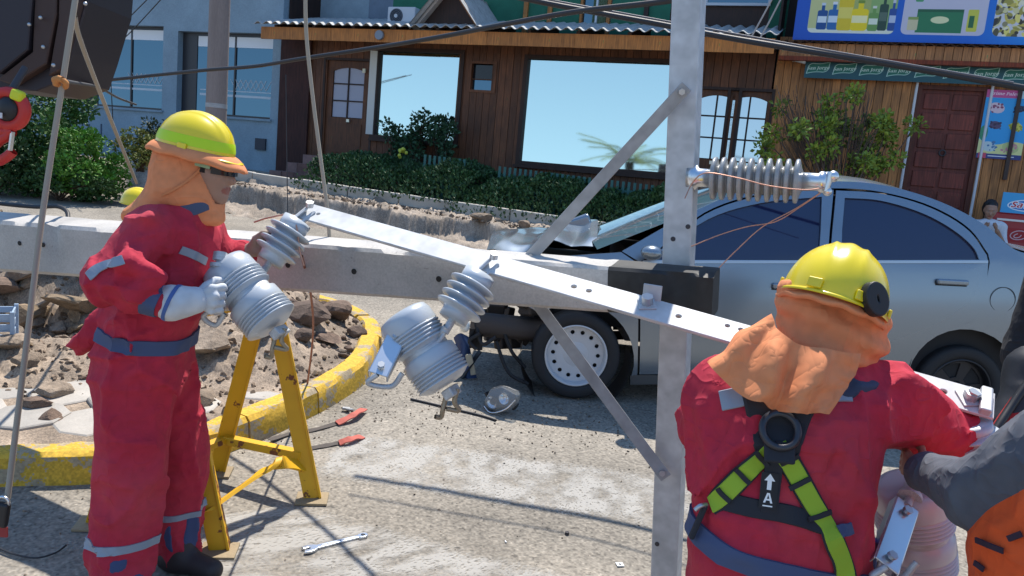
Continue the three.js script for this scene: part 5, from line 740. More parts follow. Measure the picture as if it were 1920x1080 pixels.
// ------------------------------------------------------------------ insulators and fuse cut-outs
function alongAxis(g, a, b) { return orient(g, a, b); }
function shedProfile(L, core, shed, n, y0, y1, cap0, cap1) { const pts = [[0, 0], [cap0, 0], [cap0, y0 * 0.85], [core, y0]]; const st = (y1 - y0) / n; for (let k = 0; k < n; k++) { const y = y0 + st * k; pts.push([core, y + st * 0.1], [core * 1.06, y + st * 0.22], [shed * 0.95, y + st * 0.3], [shed, y + st * 0.42], [shed, y + st * 0.56], [shed * 0.94, y + st * 0.68], [core * 1.06, y + st * 0.8]); } pts.push([core, y1], [cap1, y1 + (L - y1) * 0.15], [cap1, L], [0, L]); return pts; }
function smallInsulator(label, a, b, armP, shed = 0.083) {
  const t = thing('shed_insulator', label, 'insulator'), L = a.distanceTo(b), n = 4;
  part(t, 'porcelain_body', alongAxis(lathe(shedProfile(L, 0.052, shed, n, L * 0.2, L * 0.84, 0.056, 0.05), 40), a, b), porcelain);
  const d = b.clone().sub(a).normalize();
  // clevis at the arm, eye and hook below
  for (const s of [-1, 1]) { const off = d.clone().cross(V(0, 0, 1)).normalize().multiplyScalar(s * 0.016); part(t, 'clevis_plate', rbar(a.clone().add(off).addScaledVector(d, 0.005), armP.clone().add(off), 0.012, 0.034, 0.003, V(0, 0, 1)), M.galv); }
  hexBolt(t, armP.clone().add(V(0, 0.012, 0.012)), V(0.1, 0.9, 0.4).normalize(), 0.016, 0, 0.02);
  part(t, 'pin', rod(b.clone().addScaledVector(d, -0.01), b.clone().addScaledVector(d, 0.05), 0.014), M.galv);
  part(t, 'eye', tube([b.clone().addScaledVector(d, 0.04), b.clone().addScaledVector(d, 0.075).add(V(-0.012, -0.012, 0)), b.clone().addScaledVector(d, 0.085).add(V(-0.03, 0.005, 0)), b.clone().addScaledVector(d, 0.06).add(V(-0.04, 0.02, 0))], 0.0085, 7), M.galv);
  return t;
}
function cutout(label, a, b, plate, R = 0.1, name = 'fuse_cutout') {
  const t = thing(name, label, 'insulator'), L = a.distanceTo(b), c = R * 0.91, pr = [[0, 0], [R * 0.66, 0.0], [R * 0.86, 0.008], [R * 0.95, 0.03], [R * 0.97, L * 0.24]];
  const grp = (y0, y1) => { const n = 5, st = (y1 - y0) / n; for (let k = 0; k < n; k++) { const y = y0 + st * k; pr.push([c, y], [R * 0.98, y + st * 0.35], [R, y + st * 0.55], [R * 0.98, y + st * 0.75], [c, y + st * 0.88]); } };
  grp(L * 0.25, L * 0.47); pr.push([R * 0.84, L * 0.49], [R * 0.8, L * 0.52], [R * 0.84, L * 0.56], [R * 0.97, L * 0.59], [R * 0.99, L * 0.72]); grp(L * 0.73, L * 0.95); pr.push([R * 0.8, L * 0.97], [R * 0.6, L], [0, L]);
  part(t, 'porcelain_body', alongAxis(lathe(pr, 44), a, b), porcelain);
  const d = b.clone().sub(a).normalize(), mid = a.clone().lerp(b, 0.56);
  part(t, 'mounting_band', alongAxis(lathe([[R * 0.8, 0], [R * 0.84, 0], [R * 0.84, 0.03], [R * 0.8, 0.03]], 36), a.clone().lerp(b, 0.5), b), M.galv);
  const tg = new THREE.PlaneGeometry(0.045, 0.022); const side = V(0, 0, 1).addScaledVector(d, -d.z).normalize(); tg.applyMatrix4(new THREE.Matrix4().makeBasis(side.clone().cross(d).negate(), d, side).setPosition(a.clone().lerp(b, 0.58).addScaledVector(side, R * 0.79))); 
  // upper contact: bolt, bent channel plate, lower clip
  const [p0, p1, p2] = plate, pd = p1.clone().sub(p0).normalize(), pn = V(0, 0.7, 1).addScaledVector(pd, -pd.clone().dot(V(0, 0.7, 1))).normalize(), px = pd.clone().cross(pn);
  const pl = (w, h, l, o) => { const g = new RoundedBoxGeometry(w, l, h, 1, 0.0025); g.translate(o[0], l / 2, o[1]); return g.applyMatrix4(new THREE.Matrix4().makeBasis(px, pd, pn).setPosition(p0)); }, PL = p0.distanceTo(p1);
  const cp = part(t, 'contact_plate', tri(pl(0.062, 0.006, PL, [0, 0])), M.steel); part(cp, 'plate_lip', [tri(pl(0.005, 0.03, PL, [0.031, -0.015])), tri(pl(0.005, 0.03, PL, [-0.031, -0.015]))], M.steel);
  hexBolt(t, p0.clone().addScaledVector(pd, 0.035).addScaledVector(pn, 0.003), pn, 0.012, 0, 0.01); hexBolt(t, p0.clone().addScaledVector(pd, PL - 0.03).addScaledVector(pn, 0.003), pn, 0.012, 0, 0.01);
  const bt = part(t, 'terminal_bolt', [rod(p0.clone().addScaledVector(pd, 0.01), p0.clone().addScaledVector(pd, -0.05), 0.011), rod(p0.clone().addScaledVector(pd, -0.045), p0.clone().addScaledVector(pd, -0.075), 0.024, 0.024, 6), rod(p0.clone().addScaledVector(pd, -0.02), p0.clone().addScaledVector(pd, -0.034), 0.03, 0.03, 18)], M.galv);
  part(t, 'contact_arm', rbar(p0.clone().addScaledVector(pd, -0.02), a.clone().addScaledVector(d, 0.03), 0.02, 0.03, 0.003), M.galv);
  part(t, 'spring_clip', tube([p1.clone(), p1.clone().add(V(-0.03, -0.03, 0)), p2.clone(), p2.clone().add(V(0.03, 0.045, 0))], 0.009, 6), M.galv);
  // lower trunnion hooks
  const e = b.clone().addScaledVector(d, 0.01); part(t, 'lower_bracket', rbar(e.clone(), e.clone().addScaledVector(d, 0.035), 0.07, 0.04, 0.006), M.galv);
  for (const s of [-1, 1]) { const o = e.clone().addScaledVector(d, 0.02).addScaledVector(d.clone().cross(V(0, 0, 1)).normalize(), s * 0.024); part(t, 'trunnion_hook', tube([o, o.clone().add(V(-0.006, -0.045, 0.01)), o.clone().add(V(-0.012 * s, -0.075, 0.0)), o.clone().add(V(-0.03, -0.07, 0.012))], 0.0085, 6), mat([0.36, 0.29, 0.2], 0.5, 0.5)); }
  part(t, 'name_tag', tg, mat([0.75, 0.76, 0.76], 0.4));
  return t;
}
smallInsulator('small ribbed insulator bolted under the left end of the cross-arm', at(558, 414, 2.93), at(505, 492, 2.86), armAt(583, 0.0, 0.012));
smallInsulator('small ribbed insulator hanging from the middle of the cross-arm', at(900, 514, 2.6), at(848, 600, 2.53), armAt(925, 0.0, 0.012));
smallInsulator('pale ribbed insulator under the right end of the cross-arm', at(1815, 790, 2.0), at(1836, 880, 2.0), armAt(1815, 0, -0.005), 0.07);
cutout('large ribbed fuse cut-out held by the standing worker', at(418, 497, 2.74), at(515, 612, 2.68), [at(408, 512, 2.66), at(398, 580, 2.62), at(404, 610, 2.62)]);
cutout('large ribbed fuse cut-out hanging free with a shiny bent plate', at(752, 588, 2.58), at(838, 722, 2.52), [at(750, 618, 2.52), at(708, 702, 2.38), at(735, 724, 2.4)]);
cutout('large ribbed fuse cut-out behind the bent elbow of the grey-sleeved person', at(1708, 905, 1.98), at(1722, 1068, 2.02), [at(1702, 945, 1.9), at(1662, 1062, 1.72), at(1690, 1085, 1.74)]);
{ // link arms that carry the cut-outs on the small insulators
  for (const [p, q, r, lb] of [[at(497, 502, 2.84), at(488, 520, 2.78), at(470, 545, 2.72), 'short steel link between the left pair of insulators'], [at(838, 612, 2.51), at(826, 628, 2.52), at(805, 650, 2.53), 'short steel link between the middle pair of insulators']]) solo('link_arm', tube([p, q, r], 0.013, 8), M.galv, lb, 'link');
  const w = solo('tie_wire', tube([at(428, 412, 2.95).add(V(0.1, 0, 0)), at(505, 408, 2.93), at(548, 404, 2.9), at(556, 425, 2.87), at(562, 470, 2.86), at(570, 498, 2.86)], 0.0035, 5), M.copper, 'copper tie wire round the left insulator', 'wire');
}
{ // horizontal post insulator on the upright arm
  const a = at(1300, 333, 2.83), b = at(1548, 342, 2.66), t = thing('post_insulator', 'grey disc post insulator sticking out sideways from the upright arm', 'insulator'), d = b.clone().sub(a).normalize(), L = a.distanceTo(b), s0 = L * 0.14, s1 = L * 0.835, n = 10, st = (s1 - s0) / n, pr = [[0, s0]];
  for (let k = 0; k < n; k++) { const y = s0 + st * k; pr.push([0.05, y], [0.07, y + st * 0.14], [0.0755, y + st * 0.2], [0.077, y + st * 0.4], [0.0755, y + st * 0.58], [0.068, y + st * 0.66], [0.05, y + st * 0.78]); } pr.push([0.034, s1], [0, s1]);
  part(t, 'porcelain_body', alongAxis(lathe(pr, 44), a, b), porcelainGrey);
  part(t, 'base_fitting', alongAxis(lathe([[0, -0.02], [0.045, -0.02], [0.047, 0.012], [0.034, 0.02], [0.032, s0 + 0.005], [0, s0 + 0.005]], 30), a, b), M.steel);
  part(t, 'top_fitting', [alongAxis(lathe([[0, s1 - 0.003], [0.032, s1 - 0.003], [0.03, s1 + 0.05], [0.037, s1 + 0.055], [0.037, s1 + 0.07], [0.026, s1 + 0.075], [0.024, L], [0, L]], 30), a, b), rod(b.clone().add(V(0, -0.03, 0)), b.clone().add(V(0.012, 0.035, 0)), 0.014), new THREE.SphereGeometry(0.02, 12, 10).translate(b.x + 0.022, b.y + 0.022, b.z), new THREE.SphereGeometry(0.016, 12, 10).translate(b.x + 0.01, b.y - 0.03, b.z)], M.steel);
  const wires = [[[1284, 372, 2.7], [1297, 345, 2.72], [1320, 325, 2.66], [1380, 333, 2.62], [1440, 348, 2.6], [1510, 356, 2.6], [1545, 352, 2.63]], [[1296, 462, 2.76], [1350, 440, 2.74], [1400, 425, 2.72], [1455, 415, 2.7], [1500, 388, 2.68], [1538, 362, 2.66]], [[1345, 505, 2.72], [1385, 465, 2.72], [1430, 425, 2.71], [1490, 392, 2.68], [1540, 360, 2.66]]];
  wires.forEach((w, i) => solo('copper_wire', tube(w.map(p => at(...p)), 0.0022, 5, 40), M.copper, ['thin copper wire lying along the post insulator', 'thin copper wire trailing left to the upright arm', 'thin copper wire hanging down to the black pole end'][i], 'wire', undefined));
}
// ------------------------------------------------------------------ yellow trestle
{
  const pb = (x) => { const s = (TIP.x - x) / poleDir.x; return TIP.clone().addScaledVector(poleDir, -s).y - poleHalf(s) * 1.09; };
  const F = [ong(585, 938), ong(405, 888), ong(410, 1036), ong(178, 985)], h = pb(-1.28) - 0.004, A1 = V(-1.17, h - 0.06, -3.62), A2 = V(-1.42, h - 0.06, -3.09);
  const t = thing('yellow_trestle', 'chipped yellow steel trestle under the concrete pole', 'trestle'), m = M.yellowSteel, apex = [A1, A1, A2, A2];
  part(t, 'top_beam', tri(rbar(A1.clone().lerp(A2, -0.12), A1.clone().lerp(A2, 1.12), 0.085, 0.11, 0.006)), m);
  F.forEach((f, i) => { const a = apex[i].clone().add(V((f.x - apex[i].x) * 0.06, 0.02, (f.z - apex[i].z) * 0.06)); const g = part(t, 'leg', [tri(rbar(f.clone().add(V(0, 0.008, 0)), a, 0.075, 0.012, 0.003, V(0.3, 0, 1))), tri(rbar(f.clone().add(V(0.032, 0.008, -0.028)), a.clone().add(V(0.032, 0, -0.028)), 0.012, 0.066, 0.003, V(0.3, 0, 1)))], m); part(g, 'base_plate', tri(new RoundedBoxGeometry(0.15, 0.012, 0.12, 1, 0.002).rotateX(0.07).rotateY(0.15).translate(f.x, f.y + 0.008, f.z)), mat([0.5, 0.4, 0.26], 0.8, 0.1, { map: T.concrete })); });
  const on = (i, k) => F[i].clone().lerp(apex[i], k);
  part(t, 'cross_tie', tri(rbar(on(0, 0.22), on(1, 0.2), 0.05, 0.04, 0.004)), m); part(t, 'cross_tie', tri(rbar(on(2, 0.22), on(3, 0.22), 0.05, 0.04, 0.004)), m);
  const bent = new THREE.CatmullRomCurve3([on(2, 0.17), on(2, 0.17).lerp(on(0, 0.17), 0.5).add(V(0.0, 0.055, 0)), on(2, 0.17).lerp(on(0, 0.17), 0.7).add(V(0.01, 0.075, 0)), on(0, 0.17)]), bp = bent.getPoints(24); part(t, 'bent_rail', tri(ribbon(bp, bp.map(() => V(-0.6, 0.1, 0.75).normalize()), 0.062, 0.035)), m);
  part(t, 'side_rail', tri(rbar(on(1, 0.2), on(3, 0.2), 0.05, 0.03, 0.004)), m);
  part(t, 'gusset', tri(rbar(on(0, 0.86), on(1, 0.86), 0.06, 0.02, 0.003)), m); part(t, 'gusset', tri(rbar(on(2, 0.86), on(3, 0.86), 0.06, 0.02, 0.003)), m);
}
// ------------------------------------------------------------------ ropes, cables, street pole, crane
{
  const rp = solo('leaning_rope', tube([[150, -60, 3.25], [138, 20, 3.2], [118, 150, 3.15], [80, 400, 3.05], [48, 660, 2.9], [14, 935, 2.78]].map(p => at(...p)), 0.0115, 8, 60), M.rope, 'taut tan rope slanting down across the left side to the kerb', 'rope');
  const kn = at(114, 155, 3.13); solo('rope_knot', tube([kn.clone().add(V(-0.02, -0.01, 0)), kn.clone().add(V(0, 0.015, 0.02)), kn.clone().add(V(0.02, 0, 0)), kn.clone().add(V(0, -0.015, -0.02)), kn.clone().add(V(-0.02, 0.008, 0.01)), kn.clone().add(V(0.02, 0.012, 0.02))], 0.012, 7), mat([0.5, 0.22, 0.07], 0.9), 'orange knot where the dark cable meets the taut rope', 'knot');
  const cb = at(4, 965, 2.76), ct = thing('rope_clamp', 'black rope clamp with a red tag hanging at the bottom left', 'clamp', cb); part(ct, 'body', new RoundedBoxGeometry(0.05, 0.1, 0.03, 3, 0.012).rotateZ(-0.15), M.blackPlastic); part(ct, 'shackle', new THREE.TorusGeometry(0.022, 0.006, 7, 18).translate(0.004, 0.05, 0), M.steel); part(ct, 'red_tag', bx(-0.025, 0.02, -0.09, -0.05, -0.004, 0.004), mat([0.28, 0.03, 0.03], 0.7));
  solo('sling_rope', tube([[140, 30, 3.4], [146, 60, 3.5], [200, 205, 4.3], [256, 343, 5.7]].map(p => at(...p)), 0.011, 7, 30), M.rope, 'slanting rope from the crane down to the helmet behind the pole', 'rope');
  solo('sling_rope', tube([[572, -40, 3.35], [574, 60, 3.35], [586, 180, 3.35], [600, 290, 3.34], [613, 390, 3.33], [618, 450, 3.33]].map(p => at(...p)), 0.0085, 7, 40), M.rope, 'thin rope hanging down to the pole behind the left arm end', 'rope');
  solo('thin_rope', tube([[536, 140, 3.6], [538, 300, 3.6], [540, 430, 3.55]].map(p => at(...p)), 0.0025, 5, 20), M.cable, 'thin black cord hanging beside the timber restaurant steps', 'cord');
  solo('black_cable', tube([[112, 155, 6.6], [200, 150, 6.4], [300, 140, 6.2], [390, 131, 5.9], [480, 124, 5.6], [560, 111, 5.3], [700, 90, 4.9], [820, 70, 4.5], [950, 45, 4.1], [1080, 22, 3.8], [1250, 2, 3.5], [1500, -40, 3.2]].map(p => at(...p)), 0.0135, 8, 120), M.cable, 'thick black cable rising from the left rope to the top centre', 'cable');
  solo('black_cable', tube([[880, -25, 5.2], [1005, 2, 5.1], [1120, 24, 5.0], [1250, 48, 4.9], [1340, 66, 4.8], [1480, 90, 4.6], [1700, 126, 4.4], [1960, 172, 4.2]].map(p => at(...p)), 0.0175, 8, 100), M.cable, 'thick black cable falling from the top centre past the shop banner', 'cable');
  solo('thin_wire', tube([[880, -30, 5.0], [1000, -6, 4.9], [1250, 40, 4.7], [1480, 82, 4.4], [1900, 155, 4.0]].map(p => at(...p)), 0.006, 6, 60), mat([0.1, 0.1, 0.12], 0.6), 'thin grey wire running just above the falling black cable', 'wire');
  for (const [w, lb] of [[[[1452, -10, 11], [1425, 40, 11], [1405, 76, 11]], 'left pale drop wire before the upper storey'], [[[1468, -10, 11], [1440, 45, 11], [1420, 80, 11]], 'right pale drop wire before the upper storey']]) solo('drop_wire', tube(w.map(p => at(...p)), 0.012, 5, 20), mat([0.4, 0.36, 0.34], 0.8), lb, 'wire');
  for (const [w, lb] of [[[[206, -10, 14], [206, 100, 14], [212, 235, 14]], 'thin vertical wire before the first shop window'], [[[285, -10, 13], [215, 60, 14], [160, 115, 15]], 'left slanting thin wire before the blue-grey house'], [[[310, -10, 13], [240, 65, 14], [175, 125, 15]], 'right slanting thin wire before the blue-grey house'], [[[125, 153, 3.2], [190, 166, 5], [225, 185, 6], [255, 196, 6.5]], 'short slack wire below the dark cable at left']]) solo('thin_wire', tube(w.map(p => at(...p)), 0.009, 5, 24), M.cable, lb, 'wire');
  const up = at(401, 340, 11.2), uy = G(up.x, up.z), ut = thing('street_pole', 'round grey street pole behind the standing worker', 'pole', V(up.x, roadY(up.z) - 0.05, up.z)); part(ut, 'shaft', new THREE.CylinderGeometry(0.125, 0.15, 8, 28).translate(0, 4, 0), mat([0.36, 0.31, 0.31], 0.9, 0, { map: T.concrete })); part(ut, 'number_band', new THREE.CylinderGeometry(0.148, 0.149, 0.06, 24).translate(0, 1.75, 0), M.galvDull); part(ut, 'junction_box', new RoundedBoxGeometry(0.14, 0.2, 0.1, 1, 0.015).translate(0.14, 1.05, 0.06), mat([0.3, 0.32, 0.36], 0.6));
}
{ // crane boom head and its red hook at the top left
  const D = 4.3, t = thing('crane_boom', 'dark steel crane boom head at the top left corner', 'crane'), q = (px, py, d = D) => at(px, py, d), m = mat([0.035, 0.03, 0.038], 0.5, 0.4), m2 = mat([0.06, 0.035, 0.03], 0.6, 0.3);
  const plate = (pts, z0, z1, mm, nm) => { const o = q(0, 0), s = new THREE.Shape(pts.map(p => { const k = q(...p); return new THREE.Vector2(k.x - o.x, k.y - o.y); })); const g = new THREE.ExtrudeGeometry(s, { depth: z1 - z0, bevelEnabled: true, bevelSize: 0.006, bevelThickness: 0.006, bevelSegments: 1 }); g.translate(o.x, o.y, -D + z0); part(t, nm, tri(g), mm); };
  plate([[-60, -40], [160, -40], [157, 0], [142, 52], [128, 100], [112, 148], [62, 168], [-20, 162], [-60, 140]], -0.5, -0.03, m, 'boom_box');
  plate([[-60, -40], [72, -40], [70, 0], [62, 95], [10, 138], [-60, 105]], -0.03, 0.05, m, 'side_plate');
  plate([[76, -40], [112, -40], [110, 30], [92, 120], [30, 158], [5, 150], [70, 100]], -0.03, 0.03, m2, 'rib'); plate([[118, -40], [156, -40], [150, 10], [118, 130], [98, 140], [116, 40]], -0.03, 0.02, m2, 'rib');
  for (const [x, y] of [[76, 33], [55, 46], [100, 122], [160, 7], [81, 88]]) { const p = q(x, y, D - 0.06); part(t, 'rivet', new THREE.SphereGeometry(0.011, 8, 6).translate(p.x, p.y, p.z), M.bolt); }
  const c = q(18, 205, 4.0), h = thing('crane_hook', 'red crane hook block with a yellow cap hanging at the left edge', 'hook', c), red = mat([0.5, 0.025, 0.02], 0.45), px = 4.0 / FPX;
  part(h, 'ring', new THREE.TorusGeometry(30 * px, 11 * px, 12, 30).translate(-2 * px, 0, 0), red); part(h, 'swivel', new THREE.SphereGeometry(22 * px, 16, 12).scale(1, 1.15, 0.8), M.blackPlastic); part(h, 'yellow_cap', new RoundedBoxGeometry(22 * px, 20 * px, 0.05, 2, 0.015).rotateZ(-0.3).translate(20 * px, 26 * px, 0.02), mat([0.62, 0.66, 0.02], 0.5));
  part(h, 'hook_body', tube([V(-4 * px, -30 * px, 0), V(-2 * px, -45 * px, 0), V(-22 * px, -62 * px, 0), V(-36 * px, -80 * px, 0), V(-26 * px, -98 * px, 0), V(-4 * px, -86 * px, 0), V(6 * px, -76 * px, 0)], 9 * px, 10, 40), red); part(h, 'hook_arm', tube([V(-30 * px, -38 * px, 0), V(-8 * px, -42 * px, 0), V(8 * px, -40 * px, 0)], 9 * px, 10, 16), red); part(h, 'latch', rbar(V(8 * px, -40 * px, 0.01), V(3 * px, -76 * px, 0.01), 9 * px, 0.012, 0.003), M.steel); part(h, 'hanger', rod(V(0, 28 * px, 0), V(6 * px, 80 * px, -0.1), 0.018), M.darkSteel); part(h, 'label_plate', bx(-14 * px, 0, -18 * px, -8 * px, 0.055, 0.06), mat([0.6, 0.6, 0.62], 0.4));
}
// ------------------------------------------------------------------ small things on the road
{
  const a = ong(574, 1030, 0.012), b = ong(683, 1003, 0.012), t = thing('combination_wrench', 'steel combination wrench lying on the road', 'wrench'), L = a.distanceTo(b), m = mat([0.62, 0.66, 0.72], 0.25, 0.9);
  const d = b.clone().sub(a).normalize(), up = V(0, 1, 0.07).normalize(), sd = up.clone().cross(d).normalize(), M4 = new THREE.Matrix4().makeBasis(d, sd, up).setPosition(a);
  const s = new THREE.Shape(), k = L; s.moveTo(-0.012, 0.02); s.bezierCurveTo(0.012, 0.03, 0.035, 0.022, 0.05, 0.0095); s.lineTo(k - 0.03, 0.0065); s.bezierCurveTo(k - 0.02, 0.018, k + 0.014, 0.018, k + 0.014, 0); s.bezierCurveTo(k + 0.014, -0.018, k - 0.02, -0.018, k - 0.03, -0.0065); s.lineTo(0.05, -0.0095); s.bezierCurveTo(0.035, -0.022, 0.012, -0.03, -0.012, -0.02); s.lineTo(-0.008, -0.009); s.lineTo(0.016, -0.009); s.lineTo(0.021, 0); s.lineTo(0.016, 0.009); s.lineTo(-0.008, 0.009); s.closePath(); const hl = new THREE.Path(); hl.absarc(k - 0.006, 0, 0.0095, 0, 2 * Math.PI, true); s.holes.push(hl);
  const g = new THREE.ExtrudeGeometry(s, { depth: 0.007, bevelEnabled: true, bevelSize: 0.0025, bevelThickness: 0.0025, bevelSegments: 2, curveSegments: 10 }); g.translate(0, 0, -0.006); part(t, 'body', g.applyMatrix4(M4), m);
  const rs = bx(0.07, k - 0.045, -0.004, 0.004, 0.003, 0.0048); part(t, 'shank_panel', rs.applyMatrix4(M4), mat([0.5, 0.53, 0.58], 0.4, 0.9));
  const n = ong(1063, 1002), ng = new THREE.CylinderGeometry(0.011, 0.011, 0.012, 6).translate(n.x, n.y + 0.007, n.z); solo('hex_nut', ng, M.darkSteel, 'small dark hexagonal nut on the road', 'nut');
  const w = ong(1162, 1060), ws = new THREE.Shape(); ws.moveTo(-0.016, -0.016); ws.lineTo(0.016, -0.016); ws.lineTo(0.016, 0.016); ws.lineTo(-0.016, 0.016); ws.closePath(); const wh = new THREE.Path(); wh.absarc(0, 0, 0.007, 0, 2 * Math.PI, true); ws.holes.push(wh); solo('square_washer', new THREE.ExtrudeGeometry(ws, { depth: 0.004, bevelEnabled: false }).rotateX(-Math.PI / 2).rotateY(0.2).translate(w.x, w.y + 0.002, w.z), M.galv, 'square steel washer on the road near the upright arm', 'washer');
  const c = ong(606, 1048); solo('spring_clip', new THREE.TorusGeometry(0.012, 0.0022, 6, 18, 4.2).rotateX(Math.PI / 2).translate(c.x, c.y + 0.003, c.z), M.darkSteel, 'tiny open ring lying below the wrench', 'clip');
  const bt = ong(948, 1017); solo('white_chip', new RoundedBoxGeometry(0.006, 0.006, 0.016, 1, 0.002).rotateY(0.4).translate(bt.x, bt.y + 0.004, bt.z), mat([0.8, 0.8, 0.78], 0.6), 'small white chip on the road', 'chip');
  const strap = (pts, end, lb) => { const t2 = thing('webbing_strap', lb, 'strap'), P = pts.map(p => ong(p[0], p[1], p[2] || 0.006)), cv = new THREE.CatmullRomCurve3(P), pp = cv.getPoints(30), nn = pp.map((_, i) => V(0.15 * Math.sin(i * 0.5), 1, 0.3).normalize()); part(t2, 'webbing', ribbon(pp, nn, 0.035, 0.004), mat([0.09, 0.075, 0.065], 0.9)); const Q = end.map(p => ong(p[0], p[1], p[2] || 0.012)), qq = new THREE.CatmullRomCurve3(Q).getPoints(16); part(t2, 'red_end', ribbon(qq, qq.map((_, i) => V(0.2 * Math.sin(i), 1, 0.4).normalize()), 0.045, 0.006), mat([0.45, 0.11, 0.08], 0.85)); };
  strap([[505, 825, 0.02], [540, 815], [590, 806], [635, 793]], [[632, 794], [655, 783, 0.03], [668, 775, 0.04], [683, 767, 0.02]], 'dark webbing strap with a raised red end beside the kerb'); strap([[575, 842], [610, 836], [640, 830]], [[636, 831], [655, 824, 0.03], [680, 819, 0.01]], 'dark webbing strap with a flat red end on the road');
  const bk = ong(655, 772), bt2 = thing('strap_buckle', 'grey strap buckle lying by the kerb', 'buckle', bk); part(bt2, 'frame', new THREE.TorusGeometry(0.022, 0.007, 7, 16).rotateX(1.3).translate(0, 0.015, 0), M.galvDull); part(bt2, 'lever', new RoundedBoxGeometry(0.05, 0.015, 0.03, 1, 0.005).translate(-0.02, 0.02, 0), M.galvDull);
  solo('road_cable', tube([[770, 748], [830, 762], [905, 780], [930, 788]].map(p => ong(p[0], p[1], 0.008)), 0.008, 6, 24), M.cable, 'short black cable lying on the road below the hanging cut-out', 'cable');
  const lw = solo('wire_loop', tube([[-20, 1020], [30, 1040], [70, 1046], [105, 1036], [124, 1022]].map(p => ong(p[0], p[1], 0.015)), 0.004, 6, 30), M.cable, 'black wire bent in a loop on the road at the bottom left', 'wire');
  solo('white_stick', rod(ong(505, 556, 0.3), ong(592, 546, 0.3), 0.012), mat([0.75, 0.73, 0.68], 0.7), 'white stick lying on top of the rubble behind the insulator', 'stick');
  solo('hanging_rod', tube([[566, 480, 3.0], [584, 560, 3.6], [586, 640, 4.3], [574, 738, 4.75]].map(p => at(...p)), 0.006, 6, 30), mat([0.3, 0.13, 0.09], 0.8), 'thin rusty rod standing in the rubble below the left insulator', 'rod');
  solo('pole_hose', tube([[-30, 378, 4.4], [20, 384, 4.35], [70, 388, 4.3], [112, 388, 4.25], [126, 398, 4.2], [128, 412, 4.15]].map(p => at(...p)), 0.012, 7, 30), M.cable, 'black hose lying along the far edge of the concrete pole at left', 'hose');
}
// ------------------------------------------------------------------ people
const vcloth = mat('#ffffff', 0.88, 0, { vertexColors: true, bumpMap: T.crinkle, bumpScale: 0.008 }), crease = g => tri(g, 1.9);
const dye = (g, c, amt = 0.14, dust = 0.05) => paint(g, q => { const k = 1 + amt * fbm(q.x * 6, q.y * 6, q.z * 6, 3) + 0.1 * noise(q.x * 60, q.y * 60, q.z * 60), d = clamp(fbm(q.x * 4 + 9, q.y * 4, q.z * 4, 4) * 1.6) * dust; return [c[0] * k + d, c[1] * k + d * 0.85, c[2] * k + d * 0.7]; });
const vcol = mat('#ffffff', 0.88, 0, { vertexColors: true }), vskin = phys('#ffffff', 0.5, 0, { vertexColors: true });
const RED = [0.45, 0.018, 0.044], ORANGE = [0.72, 0.25, 0.1], NAVY = [0.04, 0.055, 0.1], YEL = [0.8, 0.62, 0.005];
const bones = (list, k = 0.05) => (x, y, z) => { let d = 1e3; for (let i = 0; i < list.length; i++) { const b = list[i], e = cap(x, y, z, b[0], b[1], b[2], b[3]); d = smin(d, e, b[4] || k); } return d; };
const folded = (f, a1 = 0.011, a2 = 0.005, s = 8, ax = [1, 0.55, 1]) => (x, y, z) => { const d = f(x, y, z); if (d > 0.06 || d < -0.06) return d; const w = 1.1 * noise(x * 5, y * 5, z * 5), v = noise(x * 3.1 + 7, y * 3.1, z * 3.1), r = 1 - Math.abs(noise(x * s * ax[0] + w, y * s * ax[1] + w, z * s * ax[2])), q = 1 - Math.abs(noise(x * 6 + y * 5 + w, y * 15 - x * 4, z * 6 + 3)); return d - a1 * (r * r * r - 0.3) - a1 * 0.85 * (q * q * q * q - 0.2) * clamp(0.45 + 1.3 * v) - a2 * 0.6 * noise(x * 30, y * 20, z * 30); };
function boundsOf(list, pad = 0.05) { const lo = V(1e3, 1e3, 1e3), hi = V(-1e3, -1e3, -1e3); for (const b of list) for (let i = 0; i < 2; i++) { const r = b[2 + i] + pad; lo.min(b[i].clone().subScalar(r)); hi.max(b[i].clone().addScalar(r)); } return [lo, hi]; }
function trace(px, py, f, d0 = 1.2) { const r = ray(px, py).normalize(), p = camera.position.clone().addScaledVector(r, d0); for (let k = 0; k < 90; k++) { const d = f(p.x, p.y, p.z); if (d < 0.0008) break; p.addScaledVector(r, d * 0.8); } return p; }
const gradN = (f, p, e = 0.01) => V(f(p.x + e, p.y, p.z) - f(p.x - e, p.y, p.z), f(p.x, p.y + e, p.z) - f(p.x, p.y - e, p.z), f(p.x, p.y, p.z + e) - f(p.x, p.y, p.z - e)).normalize();
function strapOn(f, px, w, th, lift = 0.004, n = 30, d0) { const c = new THREE.CatmullRomCurve3(px.map(p => V(p[0], p[1], 0))), P = [], Nn = []; for (let i = 0; i <= n; i++) { const q = c.getPoint(i / n), p = trace(q.x, q.y, f, d0), nn = gradN(f, p, 0.02); P.push(p.addScaledVector(nn, lift)); Nn.push(nn); } return ribbon(P, Nn, w, th); }
function band(parent, name, f, p, n, hw, r, m, lift = 0.004, region, cell = 0.0075) { n.normalize(); const lo = p.clone().subScalar(r), hi = p.clone().addScalar(r); return part(parent, name, sdfMesh((x, y, z) => { let d = Math.max(f(x, y, z) - lift, Math.abs((x - p.x) * n.x + (y - p.y) * n.y + (z - p.z) * n.z) - hw, Math.hypot(x - p.x, y - p.y, z - p.z) - r + 0.01); if (region) d = Math.max(d, region(x, y, z)); return d; }, lo, hi, cell), m); }
